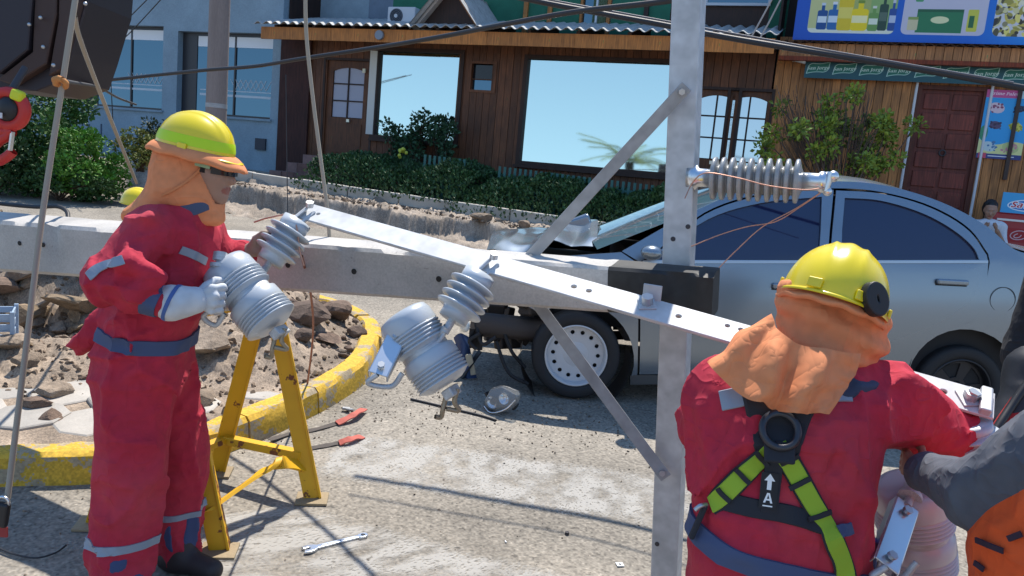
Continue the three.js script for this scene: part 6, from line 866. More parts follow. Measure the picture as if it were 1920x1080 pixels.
function ring(parent, name, f, p, n, hw, m, lift = 0.004, arc = null) {   // clean cloth band round a limb: walk outwards from its middle to the surface
  n.normalize(); const x = V(0, 0, 1).addScaledVector(n, -n.z).normalize(), y = n.clone().cross(x), c = V(0, 0, 0), hit = (th, t) => { const d = x.clone().multiplyScalar(Math.cos(th)).addScaledVector(y, Math.sin(th)); c.copy(p).addScaledVector(n, t); let r = 0.01; for (let k = 0; k < 60 && r < 0.4; k++) { const e = f(c.x + d.x * r, c.y + d.y * r, c.z + d.z * r); if (e > -0.0007) break; r += Math.max(0.0012, -e * 0.7); } return [c.clone().addScaledVector(d, r), d]; };
  const [a0, a1] = arc || [0, 2 * Math.PI], rows = [[-1, -0.004], [-1, lift], [-0.5, lift], [0, lift], [0.5, lift], [1, lift], [1, -0.004]];
  return part(parent, name, toCreasedNormals(gridGeo(72, 6, (u, v) => { const [t, l] = rows[Math.round(v * 6)], [q, d] = hit(lerp(a0, a1, u), t * hw); return q.addScaledVector(d, l); }), 0.8), m);
}
// cloth ridges pressed up from a surface between two picture points
function ridges(L, k, list, d0) { const f = bones(L, k), out = list.map(([x0, y0, x1, y1, r = 0.015]) => { const p = trace(x0, y0, f, d0), q = trace(x1, y1, f, d0); for (const w of [p, q]) w.addScaledVector(gradN(f, w, 0.02), -0.004); return [p, q, r, r * 0.7, 0.03]; }).filter(([p, q]) => Math.abs(f(p.x, p.y, p.z)) < 0.02 && Math.abs(f(q.x, q.y, q.z)) < 0.02); L.push(...out); }
const silver = mat([0.27, 0.31, 0.37], 0.5, 0.2), navyM = mat(NAVY, 0.9), navyBand = mat([0.06, 0.085, 0.17], 0.85);
// a gloved or bare hand: palm plus five fingers, each a chain of two bends
function hand(parent, name, wrist, palm, knuckles, tips, thumb, r, color, m, cell = 0.0042) {
  const L = [[wrist, palm, r * 2.1, r * 2.3, 0.02]]; knuckles.forEach((k, i) => { const rf = r * [0.95, 1, 0.97, 0.85][i]; L.push([palm, k, r * 1.7, rf * 1.15, 0.014]); const c = tips[i]; L.push([k, c[0], rf * 1.05, rf, 0.004], [c[0], c[1], rf, rf * 0.92, 0.004], [c[1], c[2], rf * 0.92, rf * 0.8, 0.004]); });
  L.push([palm.clone().lerp(wrist, 0.3), thumb[0], r * 1.5, r * 1.15, 0.012], [thumb[0], thumb[1], r * 1.12, r, 0.004], [thumb[1], thumb[2], r, r * 0.85, 0.004]);
  const f = bones(L), w = (x, y, z) => f(x, y, z) + 0.0014 * noise(x * 70, y * 70, z * 70), [lo, hi] = boundsOf(L, 0.02); return part(parent, name, dye(sdfMesh(w, lo, hi, cell), color, 0.12, 0.03), m);
}
// hard hat in its own frame: fwd, up; origin at the middle of the rim
function hardHat(parent, c, fwd, up, s, o = {}) {
  const z = fwd.clone().cross(up).normalize(), x = up.clone().cross(z).normalize().negate(), F = fwd.clone().addScaledVector(up, -fwd.dot(up)).normalize(), S = F.clone().cross(up).normalize(), M4 = new THREE.Matrix4().makeBasis(F, up, S).setPosition(c).multiply(new THREE.Matrix4().makeScale(s, s, s));
  const pos = (a, e, k = 1) => { const ce = Math.cos(e), se = Math.sin(e); let X = 0.142 * ce * Math.cos(a), Y = 0.142 * Math.pow(se, 0.9), Z = 0.114 * ce * Math.sin(a); const rd = 0.0045 * (Math.exp(-((Math.abs(Z) - 0.034) ** 2) / 0.00004) + 0.8 * Math.exp(-(Z * Z) / 0.0002)) * sstep(0.05, 0.09, Y); return V(X * k, Y * k + rd, Z * k); };
  const g = gridGeo(72, 30, (a, b) => pos(a * 2 * Math.PI, b * Math.PI / 2)); g.applyMatrix4(M4); const y = phys(YEL, 0.3, 0, { clearcoat: 0.5, clearcoatRoughness: 0.2 }), h = part(parent, 'hard_hat', g, y);
  const rim = gridGeo(72, 6, (a, b) => { const t = a * 2 * Math.PI, f = Math.max(0, Math.cos(t)) ** 3, w = 0.007 + (o.peak ?? 0.045) * f; const k = [0, 0.5, 1, 1, 0.5, 0, 0][Math.round(b * 6)], yy = [0.004, 0.004, 0.002, -0.003, -0.002, -0.004, 0.004][Math.round(b * 6)]; return V((0.142 + w * k) * Math.cos(t), yy - 0.25 * w * k, (0.114 + w * k * 0.9) * Math.sin(t)); }); part(h, 'rim', rim.applyMatrix4(M4), y);
  for (const sd of [-1, 1]) for (const q of o.slots ? [0.3, 2.3] : [0.2]) { const a = sd * (Math.PI / 2 + q - 0.3), b = new RoundedBoxGeometry(0.032, 0.022, 0.008, 2, 0.003); b.rotateY(-a + Math.PI / 2).translate(0.146 * Math.cos(a), 0.016, 0.118 * Math.sin(a)); part(h, 'accessory_slot', b.applyMatrix4(M4), y); }
  return { h, M4, pos };
}
function faceOf(parent, c, fwd, up, s, color, hair) {     // head with nose, brows, lips, ears; returns the mesh
  const F = fwd.clone().addScaledVector(up, -fwd.dot(up)).normalize(), S = F.clone().cross(up).normalize(), q = (x, y, z) => c.clone().addScaledVector(F, x * s).addScaledVector(up, y * s).addScaledVector(S, z * s);
  const loc = (x, y, z) => { const d = V(x - c.x, y - c.y, z - c.z); return [d.dot(F) / s, d.dot(up) / s, d.dot(S) / s]; };
  const f = (x, y, z) => { const [a, b, e] = loc(x, y, z), A = (p, r) => Math.hypot(a - p[0], b - p[1], e - p[2]) - r; let d = ell(a, b, e, V(-0.012, 0.03, 0), 0.1, 0.1, 0.078); d = smin(d, ell(a, b, e, V(0.03, -0.045, 0), 0.062, 0.075, 0.058), 0.04); d = smin(d, A([0.068, -0.095, 0], 0.022), 0.03); d = smin(d, cap(a, b, e, V(0.085, 0.012, 0), V(0.105, -0.028, 0), 0.009, 0.015), 0.018); d = smin(d, cap(a, b, e, V(0.085, 0.035, -0.032), V(0.085, 0.035, 0.032), 0.012, 0.012), 0.018); d = smin(d, cap(a, b, e, V(0.088, -0.06, -0.016), V(0.088, -0.06, 0.016), 0.007, 0.007), 0.008); d = smin(d, cap(a, b, e, V(0.084, -0.072, -0.013), V(0.084, -0.072, 0.013), 0.008, 0.008), 0.006); for (const k of [-1, 1]) { d = Math.max(d, -(Math.hypot(a - 0.098, b - 0.014, e - k * 0.033) - 0.014)); d = smin(d, Math.hypot(a - 0.078, b - 0.014, e - k * 0.033) - 0.0125, 0.003); d = smin(d, ell(a, b, e, V(-0.005, 0, k * 0.08), 0.02, 0.032, 0.01), 0.01); d = smin(d, ell(a, b, e, V(0.05, -0.015, k * 0.045), 0.03, 0.025, 0.02), 0.03); } d = smin(d, cap(a, b, e, V(-0.02, -0.06, 0), V(-0.035, -0.17, 0), 0.052, 0.055), 0.03); return d * s; };
  const g = sdfMesh(f, c.clone().subScalar(0.22 * s), c.clone().addScalar(0.17 * s), 0.0045 * Math.max(1, s)); 
  paint(g, p => { const [a, b, e] = loc(p.x, p.y, p.z); const lip = Math.hypot((a - 0.092) * 1, (b + 0.066) * 1.2, e * 0.5) < 0.016, eye = Math.hypot(a - 0.088, b - 0.014, Math.abs(e) - 0.033) < 0.011, k = 1 + 0.1 * noise(p.x * 40, p.y * 40, p.z * 40); return lip ? [color[0] * 0.85, color[1] * 0.5, color[2] * 0.5] : eye ? [0.25, 0.22, 0.2] : hair && (b > 0.07 + 0.5 * Math.max(0, a) || (a < -0.02 && b > -0.06)) ? hair : [color[0] * k, color[1] * k, color[2] * k]; });
  return part(parent, 'body', g, vskin);
}
const SKIN = [0.34, 0.19, 0.13];
{ // ---- standing worker at left, in profile, holding the cut-out
  const t = thing('person', 'worker in red coverall and yellow helmet standing in profile holding insulators', 'person'), a = at;
  const L = [
    [a(302, 470, 2.7), a(288, 600, 2.7), 0.116, 0.116], [a(325, 470, 2.82), a(305, 600, 2.8), 0.12, 0.12], [a(345, 450, 2.75), a(325, 560, 2.75), 0.11, 0.12], [a(280, 600, 2.68), a(270, 690, 2.68), 0.13, 0.142], [a(298, 600, 2.82), a(300, 690, 2.82), 0.125, 0.13],
    [a(290, 432, 2.6), a(368, 438, 2.9), 0.085, 0.08], [a(330, 415, 2.74), a(355, 395, 2.74), 0.085, 0.07],
    [a(270, 442, 2.56), a(211, 525, 2.475), 0.086, 0.08, 0.022], [a(211, 527, 2.475), a(302, 563, 2.5), 0.076, 0.05, 0.02],
    [a(372, 440, 2.9), a(425, 505, 2.99), 0.08, 0.068, 0.04], [a(425, 505, 2.99), a(452, 480, 2.99), 0.06, 0.048, 0.03],
    [a(254, 705, 2.67), a(250, 870, 2.65), 0.142, 0.12, 0.03], [a(250, 870, 2.65), a(228, 1082, 2.63), 0.118, 0.106, 0.02], [a(306, 705, 2.84), a(346, 850, 2.9), 0.125, 0.092, 0.02], [a(346, 850, 2.9), a(331, 1040, 2.92), 0.09, 0.085, 0.015],
    [a(210, 590, 2.7), a(166, 640, 2.72), 0.045, 0.03, 0.03], [a(166, 640, 2.72), a(150, 655, 2.73), 0.03, 0.018, 0.02],
    [a(232, 492, 2.41), a(286, 512, 2.43), 0.017, 0.012, 0.02], [a(250, 545, 2.41), a(297, 520, 2.44), 0.015, 0.01, 0.02], [a(276, 462, 2.5), a(238, 498, 2.42), 0.019, 0.014, 0.025],
  ];
  ridges(L, 0.055, [[238, 705, 305, 668], [205, 790, 300, 772], [212, 872, 302, 908], [206, 930, 290, 955], [343, 765, 366, 722, 0.012], [328, 905, 362, 882, 0.012], [318, 520, 372, 562], [232, 575, 300, 596], [282, 412, 318, 472, 0.017], [345, 432, 362, 462, 0.012], [325, 690, 318, 800, 0.014]], 1.9);
  const raw = bones(L, 0.055), FO = g => folded(g, 0.026, 0.007, 5.5), f = FO(raw), fT = FO(bones([...L.slice(0, 5), ...L.slice(11, 15)], 0.055)), fA = FO(bones(L.slice(7, 9), 0.03)), [lo, hi] = boundsOf(L), floorCut = (x, y, z) => Math.max(f(x, y, z), roadY(z) + 0.035 - y);
  const head = a(384, 316, 2.74), fw = V(0.98, -0.12, 0.12).normalize(), up = V(0.06, 1, 0).normalize();
  faceOf(t, head, fw, up, 1.0, SKIN);
  part(t, 'coverall', crease(dye(sdfMesh(floorCut, lo, hi, 0.009), RED, 0.12, 0.03)), vcloth);
  // bands
  ring(t, 'waist_band', fT, a(288, 625, 2.75), V(0.1, 1, 0), 0.025, navyBand, 0.009);
   part(t, 'sleeve_band', strapOn(f, [[166, 519], [180, 506], [202, 496], [232, 487]], 0.032, 0.003, 0.003, 18, 1.8), silver);
  const fa = a(310, 566, 2.5).sub(a(211, 527, 2.475)); ring(t, 'cuff', fA, a(292, 560, 2.497), fa.clone(), 0.024, navyBand, 0.004);
  part(t, 'chest_band', strapOn(f, [[338, 468], [360, 476], [386, 490]], 0.03, 0.003, 0.002, 12, 2), silver);
  const fN = FO(bones(L.slice(11, 13), 0.02)), fF = FO(bones(L.slice(13, 15), 0.02));
  ring(t, 'leg_band', fN, a(240, 1006, 2.64), V(-0.05, 1, 0), 0.015, silver, 0.005); ring(t, 'leg_band', fF, a(337, 953, 2.91), V(-0.05, 1, 0), 0.012, silver, 0.005);
  const camo = mat([0.05, 0.07, 0.16], 0.85), bl = (s) => (x, y, z) => 0.02 - 0.05 * (noise(x * 16, y * 9, z * 16 + s) + 0.15);
  band(t, 'blue_patch', f, a(262, 1056, 2.6), V(0, 1, 0), 0.045, 0.12, camo, 0.003, bl(3), 0.008); band(t, 'blue_patch', f, a(352, 1000, 2.86), V(0, 1, 0), 0.07, 0.1, camo, 0.003, bl(8), 0.008);
  ring(t, 'collar', bones([[a(335, 425, 2.74), a(362, 385, 2.74), 0.1, 0.085]]), a(352, 400, 2.74), V(-0.55, 1, 0), 0.026, mat([0.07, 0.09, 0.15], 0.9), 0.012);
  // boots
  const boot = (an, toe, nm) => { const LL = [[an, an.clone().add(V(0, -0.06, 0)), 0.055, 0.055], [an.clone().add(V(0.0, -0.06, 0)), toe, 0.05, 0.042], [an.clone().add(V(-0.045, -0.065, 0)), an.clone().add(V(0.02, -0.07, 0)), 0.04, 0.04]], ff = bones(LL, 0.04), gy = roadY(an.z) + 0.004, [l2, h2] = boundsOf(LL, 0.03); part(t, 'boot', sdfMesh((x, y, z) => Math.max(ff(x, y, z), gy - y), l2, h2, 0.008), mat([0.035, 0.025, 0.025], 0.6)); };
  const an2 = a(335, 1045, 2.88), tx = a(398, 1066, 2.84); an2.y = roadY(an2.z) + 0.11; tx.y = roadY(tx.z) + 0.035; boot(an2, tx);
  const an1 = a(232, 1085, 2.64); an1.y = roadY(an1.z) + 0.11; boot(an1, an1.clone().add(V(0.16, -0.075, 0.03)));
  // sun hood
  const H = [[a(343, 305, 2.74), a(340, 332, 2.74), 0.104, 0.108], [a(368, 300, 2.74), a(372, 345, 2.74), 0.093, 0.082], [a(385, 350, 2.74), a(402, 404, 2.735), 0.066, 0.036], [a(352, 352, 2.74), a(362, 388, 2.74), 0.092, 0.075], [a(338, 355, 2.7), a(262, 398, 2.66), 0.075, 0.028], [a(305, 365, 2.72), a(240, 406, 2.7), 0.05, 0.024], [a(335, 352, 2.78), a(285, 395, 2.84), 0.05, 0.016]];
  const hf0 = bones(H, 0.04), hf = folded(hf0, 0.006, 0.003, 9, [0.7, 1, 0.7]), c0 = a(398, 335, 2.74), [hl, hh] = boundsOf(H, 0.03), cut = V(0.93, 0.3, 0.0).normalize(), topC = a(370, 292, 2.74);
  const hood = (x, y, z) => { let d = hf(x, y, z); const face = Math.max((c0.x - x) * cut.x + (c0.y - y) * cut.y, (c0.y - 0.085) - y, y - c0.y - 0.12); d = Math.max(d, -face - 0.0); d = Math.max(d, y - topC.y - 0.02); return Math.max(d, -(Math.max(hf0(x, y, z) + 0.012, -0.02 - (x - c0.x)))); };
  part(t, 'sun_hood', crease(dye(sdfMesh(hood, hl, hh, 0.006), ORANGE, 0.1, 0.02)), vcloth);
  part(t, 'ear_slot', strapOn(hf, [[374, 316], [383, 319], [394, 323]], 0.021, 0.004, 0.006, 6, 2), mat([0.012, 0.01, 0.01], 0.8)); part(t, 'hood_seam', strapOn(hf, [[388, 302], [370, 322], [350, 340], [325, 356], [304, 366]], 0.008, 0.004, 0.004, 20, 2), mat([0.62, 0.22, 0.085], 0.9));
  // helmet with lime band and orange brim
  const hc = a(366, 284, 2.74), hu = V(0.14, 1, 0).normalize(), { h, M4, pos } = hardHat(t, hc, fw, hu, 0.98, { peak: 0.03 });
  const limeG = gridGeo(72, 6, (q, b) => pos(q * 2 * Math.PI, lerp(0.12, 0.36, b), 1.008)); part(h, 'lime_band', limeG.applyMatrix4(M4), mat([0.5, 0.72, 0.0], 0.4));
  const brim = gridGeo(80, 10, (q, b) => { const th = q * 2 * Math.PI, k = b < 0.5 ? b * 2 : (1 - b) * 2, fr = Math.max(0, Math.cos(th)) ** 2, w = 0.034 + 0.03 * fr; return V((0.138 + w * k) * Math.cos(th), 0.012 - 0.03 * k * k - 0.016 * fr * k - (b > 0.5 ? 0.028 * (1 - k * 0.4) : 0) + 0.003 * Math.sin(th * 9) * k, (0.112 + 0.03 * k) * Math.sin(th)); }); part(t, 'hood_brim', dye(brim.applyMatrix4(M4), ORANGE, 0.08, 0.02), vcol);
  // dark glasses with a greenish side shield
  const S = fw.clone().cross(up).normalize(), e0 = head.clone().addScaledVector(fw, 0.096).addScaledVector(up, 0.016); const lens = gridGeo(20, 6, (q, b) => { const an = lerp(-1.15, 1.15, q); return head.clone().addScaledVector(fw, 0.03 + 0.082 * Math.cos(an)).addScaledVector(S, 0.082 * Math.sin(an)).addScaledVector(up, lerp(-0.006, 0.036, b)); }); const gl = part(t, 'safety_glasses', [lens, lens.clone().translate(0.003, 0, 0)], mat([0.012, 0.014, 0.02], 0.1)); for (const k of [-1, 1]) part(gl, 'temple', rbar(head.clone().addScaledVector(fw, 0.065).addScaledVector(S, k * 0.083).addScaledVector(up, 0.02), head.clone().addScaledVector(fw, -0.02).addScaledVector(S, k * 0.088).addScaledVector(up, 0.022), 0.022, 0.004, 0.001, S), mat([0.3, 0.45, 0.25], 0.4));
  // near glove round the contact plate, far glove on the small insulator
  const GL = [0.56, 0.58, 0.6];
  const gp = (px, py, d) => a(px, py, d);
  hand(t, 'glove', gp(338, 567, 2.53), gp(372, 560, 2.535), [gp(398, 541, 2.53), gp(402, 555, 2.525), gp(401, 570, 2.525), gp(396, 583, 2.53)], [541, 556, 571, 584].map((y, i) => [gp(418 - i * 2, y - 3, 2.56), gp(420 - i * 2, y, 2.61), gp(404, y + 3, 2.64)]), [gp(388, 536, 2.58), gp(404, 526, 2.61), gp(416, 524, 2.64)], 0.0135, GL, vcol);
  const gaunt = [[gp(324, 568, 2.495), gp(364, 563, 2.515), 0.062, 0.046]], gf = bones(gaunt), [gl2, gh2] = boundsOf(gaunt, 0.02); part(t, 'glove_gauntlet', dye(sdfMesh((x, y, z) => gf(x, y, z) - 0.004 * noise(x * 30, y * 30, z * 30), gl2, gh2, 0.006), GL, 0.1, 0.02), vcol); ring(t, 'glove_binding', gf, gp(322, 568, 2.495), fa.clone(), 0.006, mat([0.06, 0.12, 0.32], 0.8), 0.003);
  hand(t, 'glove', gp(460, 474, 2.99), gp(478, 466, 2.99), [gp(490, 446, 2.97), gp(496, 455, 2.96), gp(498, 466, 2.955), gp(497, 477, 2.955)], [446, 456, 467, 478].map(y => [gp(510, y - 4, 2.96), gp(522, y - 5, 3.0), gp(518, y - 3, 3.05)]), [gp(480, 448, 2.94), gp(494, 438, 2.93), gp(508, 436, 2.95)], 0.0135, [0.33, 0.27, 0.22], vcol);
}
{ // ---- worker seen from behind at right, in a safety harness
  const t = thing('person', 'worker in red coverall seen from behind wearing a lime and black harness', 'person'), a = at;
  const hip = a(1450, 1130, 1.78), fR = V(hip.x + 0.16, 0, -1.72), fL = V(hip.x - 0.13, 0, -1.84); fR.y = roadY(fR.z); fL.y = roadY(fL.z);
  const L = [
    [a(1385, 770, 1.9), a(1385, 1000, 1.84), 0.12, 0.118], [a(1570, 790, 1.9), a(1525, 1000, 1.84), 0.125, 0.118], [a(1475, 780, 1.88), a(1455, 1000, 1.83), 0.13, 0.12],
    [a(1400, 1010, 1.85), a(1395, 1120, 1.84), 0.125, 0.14], [a(1515, 1015, 1.85), a(1515, 1120, 1.84), 0.125, 0.14],
    [a(1375, 745, 1.93), a(1660, 760, 1.95), 0.092, 0.094], [a(1470, 720, 1.93), a(1560, 690, 1.95), 0.095, 0.075],
    [a(1360, 750, 1.93), a(1330, 800, 2.06), 0.09, 0.078, 0.04], [a(1330, 800, 2.06), a(1390, 850, 2.24), 0.072, 0.055, 0.03],
    [a(1668, 762, 1.95), a(1768, 812, 2.04), 0.096, 0.09, 0.045], [a(1768, 812, 2.04), a(1806, 838, 2.12), 0.086, 0.076, 0.03], [a(1745, 765, 1.95), a(1808, 800, 2.0), 0.022, 0.016, 0.025], [a(1700, 752, 1.88), a(1735, 830, 1.94), 0.02, 0.014, 0.03], 
    [a(1395, 1120, 1.84), V(fL.x, 0.48, fL.z - 0.04), 0.13, 0.1], [V(fL.x, 0.48, fL.z - 0.04), V(fL.x, fL.y + 0.08, fL.z), 0.1, 0.09], [a(1515, 1120, 1.84), V(fR.x, 0.48, fR.z - 0.04), 0.13, 0.1], [V(fR.x, 0.48, fR.z - 0.04), V(fR.x, fR.y + 0.08, fR.z), 0.1, 0.09],
  ]; const nB = L.length;
  ridges(L, 0.06, [[1385, 800, 1345, 905], [1598, 800, 1586, 950, 0.017], [1350, 968, 1440, 992], [1490, 990, 1575, 1012], [1652, 745, 1664, 868, 0.018], [1615, 712, 1650, 765], [1702, 722, 1765, 768, 0.017], [1715, 862, 1785, 822, 0.017], [1312, 765, 1338, 880, 0.014], [1565, 905, 1630, 935, 0.014], [1420, 780, 1400, 870, 0.012], [1545, 800, 1530, 900, 0.012]], 1.2);
  const raw = bones(L, 0.06), FO = g => folded(g, 0.022, 0.006, 5.5, [1, 0.5, 1]), f = FO(raw), fT = FO(bones([...L.slice(0, 5), ...L.slice(13, nB)], 0.06)), [lo, hi] = boundsOf(L);
  const hc = a(1559, 572, 1.97), up = V(0.26, 0.95, -0.18).normalize(), fw = V(0.32, -0.28, -0.9).normalize();
  faceOf(t, hc.clone().addScaledVector(up, -0.065).addScaledVector(fw, 0.03), fw, up, 0.92, SKIN);
  part(t, 'coverall', crease(dye(sdfMesh((x, y, z) => Math.max(f(x, y, z), roadY(z) + 0.035 - y), lo, hi, 0.008), RED, 0.12, 0.03)), vcloth);
  for (const q of [fL, fR]) { const LL = [[V(q.x, q.y + 0.1, q.z), V(q.x, q.y + 0.05, q.z), 0.055, 0.055], [V(q.x, q.y + 0.045, q.z + 0.03), V(q.x, q.y + 0.035, q.z - 0.17), 0.05, 0.042]], ff = bones(LL, 0.04), [l2, h2] = boundsOf(LL, 0.03); part(t, 'boot', sdfMesh((x, y, z) => Math.max(ff(x, y, z), q.y + 0.004 - y), l2, h2, 0.009), mat([0.035, 0.025, 0.025], 0.6)); }
  ring(t, 'waist_band', fT, a(1455, 1022, 1.84), V(0.16, 1, 0.05), 0.026, navyBand, 0.009);
  // hands closed on the arm
  const hp = a(1838, 838, 2.16); hand(t, 'glove', a(1822, 846, 2.13), hp, [0, 1, 2, 3].map(i => hp.clone().add(V(0.03, 0.03 - i * 0.018, -0.03))), [0, 1, 2, 3].map(i => [0.04, 0.03, 0.0].map((x, k) => hp.clone().add(V(0.03 + x * 0.5 - k * 0.012, 0.03 - i * 0.018 + k * 0.008, -0.06 - k * 0.012)))), [hp.clone().add(V(-0.02, 0.03, -0.03)), hp.clone().add(V(0, 0.05, -0.05)), hp.clone().add(V(0.02, 0.055, -0.06))], 0.013, [0.5, 0.5, 0.5], vcol, 0.006);
  const hq = a(1405, 845, 2.3); hand(t, 'glove', a(1392, 850, 2.25), hq, [0, 1, 2, 3].map(i => hq.clone().add(V(0.02, 0.025 - i * 0.018, -0.03))), [0, 1, 2, 3].map(i => [0, 1, 2].map(k => hq.clone().add(V(0.03 + k * 0.012, 0.025 - i * 0.018, -0.055 - k * 0.008)))), [hq.clone().add(V(0.01, 0.035, -0.01)), hq.clone().add(V(0.03, 0.05, -0.03)), hq.clone().add(V(0.04, 0.05, -0.045))], 0.013, [0.5, 0.5, 0.5], vcol, 0.006);
  // wrapped hood round head and neck, then the cape on the back
  const H = [[a(1532, 565, 1.97), a(1534, 620, 1.96), 0.104, 0.1], [a(1588, 585, 1.98), a(1590, 622, 1.97), 0.104, 0.094], [a(1545, 645, 1.94), a(1525, 690, 1.92), 0.092, 0.09], [a(1585, 628, 1.95), a(1616, 645, 1.96), 0.068, 0.045]];
  const hf0 = bones(H, 0.05), hf = (x, y, z) => { const d = hf0(x, y, z); if (Math.abs(d) > 0.05) return d; const w = y + 0.32 * (x - 0.8) + 0.02 * noise(x * 9, y * 9, z * 9); return d - 0.0075 * Math.sin(w * 105) * (0.6 + 0.4 * noise(x * 6, 2, z * 6)) - 0.004 * noise(x * 22, y * 40, z * 22); }, [hl, hh] = boundsOf(H, 0.03);
  part(t, 'sun_hood', crease(dye(sdfMesh((x, y, z) => Math.max(hf(x, y, z), (x - hc.x) * up.x + (y - hc.y) * up.y + (z - hc.z) * up.z - 0.02), hl, hh, 0.006), ORANGE, 0.12, 0.02)), vcloth);
  const prop = bones([[a(1345, 745, 1.9), a(1470, 660, 1.9), 0.085, 0.085], [a(1400, 720, 1.86), a(1500, 700, 1.86), 0.06, 0.06], [a(1480, 640, 1.9), a(1585, 665, 1.92), 0.07, 0.055]], 0.06), body = (x, y, z) => smin(Math.min(f(x, y, z), hf(x, y, z)), prop(x, y, z), 0.04);
  const topC = new THREE.CatmullRomCurve3([[1452, 602], [1462, 622], [1500, 640], [1545, 652], [1602, 660]].map(p => V(...p, 0))), botC = new THREE.CatmullRomCurve3([[1340, 694], [1385, 735], [1440, 765], [1500, 775], [1546, 779]].map(p => V(...p, 0)));
  const cape = gridGeo(60, 40, (u, v) => { const A = topC.getPoint(u), B = botC.getPoint(u), x = lerp(A.x, B.x, v), y = lerp(A.y, B.y, v) + 10 * Math.sin(u * Math.PI) * (1 - v), p = trace(x, y, body), n = gradN(body, p, 0.035), rg = (c, w) => Math.exp(-(((u - c) / w) ** 2)), fo = (0.055 * rg(0.3 + 0.1 * v, 0.09) - 0.02 * rg(0.46 + 0.06 * v, 0.07) + 0.045 * rg(0.66 - 0.02 * v, 0.1) + 0.03 * rg(0.08, 0.06)) * Math.sin(Math.min(1, 0.15 + v * 1.1) * Math.PI * 0.72) + 0.01 * noise(u * 9, v * 4, 4); return p.addScaledVector(n, 0.02 + 0.014 * Math.sin(v * Math.PI) + fo * (0.5 + v * 0.6)).add(V(0, 0, 0.004)); });
  const cape2 = cape.clone(); { const p = cape2.attributes.position, n = cape.attributes.normal; for (let i = 0; i < p.count; i++) p.setXYZ(i, p.getX(i) - n.getX(i) * 0.004, p.getY(i) - n.getY(i) * 0.004, p.getZ(i) - n.getZ(i) * 0.004); }
  const cp = part(t, 'hood_cape', crease(dye(merge([cape, cape2]), ORANGE, 0.1, 0.02)), vcloth);
  const st = []; for (let i = 0; i < 46; i++) { const k = Math.round(i / 45 * 58) + 1, id = 39 * 61 + k, q = V(0, 0, 0).fromBufferAttribute(cape.attributes.position, id), q2 = V(0, 0, 0).fromBufferAttribute(cape.attributes.position, id + 1), n = V(0, 0, 0).fromBufferAttribute(cape.attributes.normal, id); if (n.z < 0) n.negate(); st.push(bar(q.clone().addScaledVector(n, 0.002), q.clone().lerp(q2, 0.55).addScaledVector(n, 0.002), 0.002, 0.002)); } part(cp, 'hem_stitch', st, mat([0.3, 0.09, 0.03], 0.9));
  const { h, M4 } = hardHat(t, hc, fw, up, 1.14, { peak: 0.04, slots: true });
  const rimG = gridGeo(80, 6, (q, b) => { const th = q * 2 * Math.PI, k = b < 0.5 ? b * 2 : (1 - b) * 2; return V((0.134 + 0.014 * k) * Math.cos(th), -0.004 - 0.012 * k - (b > 0.5 ? 0.012 : 0) + 0.003 * Math.sin(th * 11) * k, (0.108 + 0.014 * k) * Math.sin(th)); }); part(t, 'hood_brim', dye(rimG.applyMatrix4(M4), ORANGE, 0.08, 0.02), vcol);
  const kp = trace(1634, 562, (x, y, z) => { const q = V(x, y, z).applyMatrix4(M4.clone().invert()); return ell(q.x, q.y, q.z, V(0, 0, 0), 0.144, 0.146, 0.116) * 1.1; }), kn = kp.clone().sub(hc).normalize(), kq = new THREE.Quaternion().setFromUnitVectors(V(0, 0, 1), kn); const ks = new THREE.Shape(); ks.absellipse(0, 0, 0.026, 0.038, 0, 2 * Math.PI, false); const kh = new THREE.Path(); kh.absellipse(0, 0, 0.006, 0.012, 0, 2 * Math.PI, true); ks.holes.push(kh);
  part(h, 'side_clip', new THREE.ExtrudeGeometry(ks, { depth: 0.022, bevelEnabled: true, bevelSize: 0.004, bevelThickness: 0.004, bevelSegments: 2, curveSegments: 20 }).rotateZ(0.25).applyQuaternion(kq).translate(kp.x, kp.y, kp.z), M.blackPlastic);
  // navy collar tab and reflective shoulder patches
  band(t, 'collar', f, a(1548, 690, 1.93), V(0.3, 1, 0.3), 0.04, 0.14, navyM, 0.01);
  part(t, 'shoulder_patch', strapOn(f, [[1538, 738], [1596, 735]], 0.05, 0.003, 0.003, 8), silver); part(t, 'shoulder_patch', strapOn(f, [[1352, 752], [1400, 742]], 0.05, 0.003, 0.003, 8), silver);
  // harness
  const hs = new THREE.Group(); hs.name = 'safety_harness'; t.add(hs); const lime = mat([0.3, 0.46, 0.03], 0.8), hb = mat([0.022, 0.023, 0.03], 0.85);
  part(hs, 'back_pad', strapOn(f, [[1462, 745], [1458, 790], [1456, 850]], q => lerp(0.18, 0.1, q), 0.006, 0.004, 16), hb);
  for (const q of [[[1455, 830], [1420, 862], [1375, 908], [1338, 948]], [[1456, 832], [1482, 870], [1520, 940], [1560, 1010], [1582, 1070], [1590, 1130]]]) { part(hs, 'strap_edging', strapOn(f, q, 0.053, 0.003, 0.006), hb); part(hs, 'lime_strap', strapOn(f, q, 0.044, 0.004, 0.0085), lime); }
  for (const p of [[[1414, 841], [1440, 872]], [[1378, 876], [1406, 906]], [[1346, 910], [1372, 940]], [[1477, 914], [1518, 893]], [[1510, 976], [1552, 955]], [[1462, 866], [1496, 848]]]) part(hs, 'strap_loop', strapOn(f, p, 0.012, 0.005, 0.013, 6), hb);
  part(hs, 'cross_strap', strapOn(f, [[1352, 938], [1410, 952], [1470, 962], [1540, 985]], 0.045, 0.005, 0.004), hb); part(hs, 'centre_strap', strapOn(f, [[1456, 840], [1447, 900], [1440, 960]], 0.042, 0.005, 0.0055), hb);
  part(hs, 'strap_label', strapOn(f, [[1566, 1000], [1590, 985]], 0.03, 0.004, 0.015, 6), navyBand);
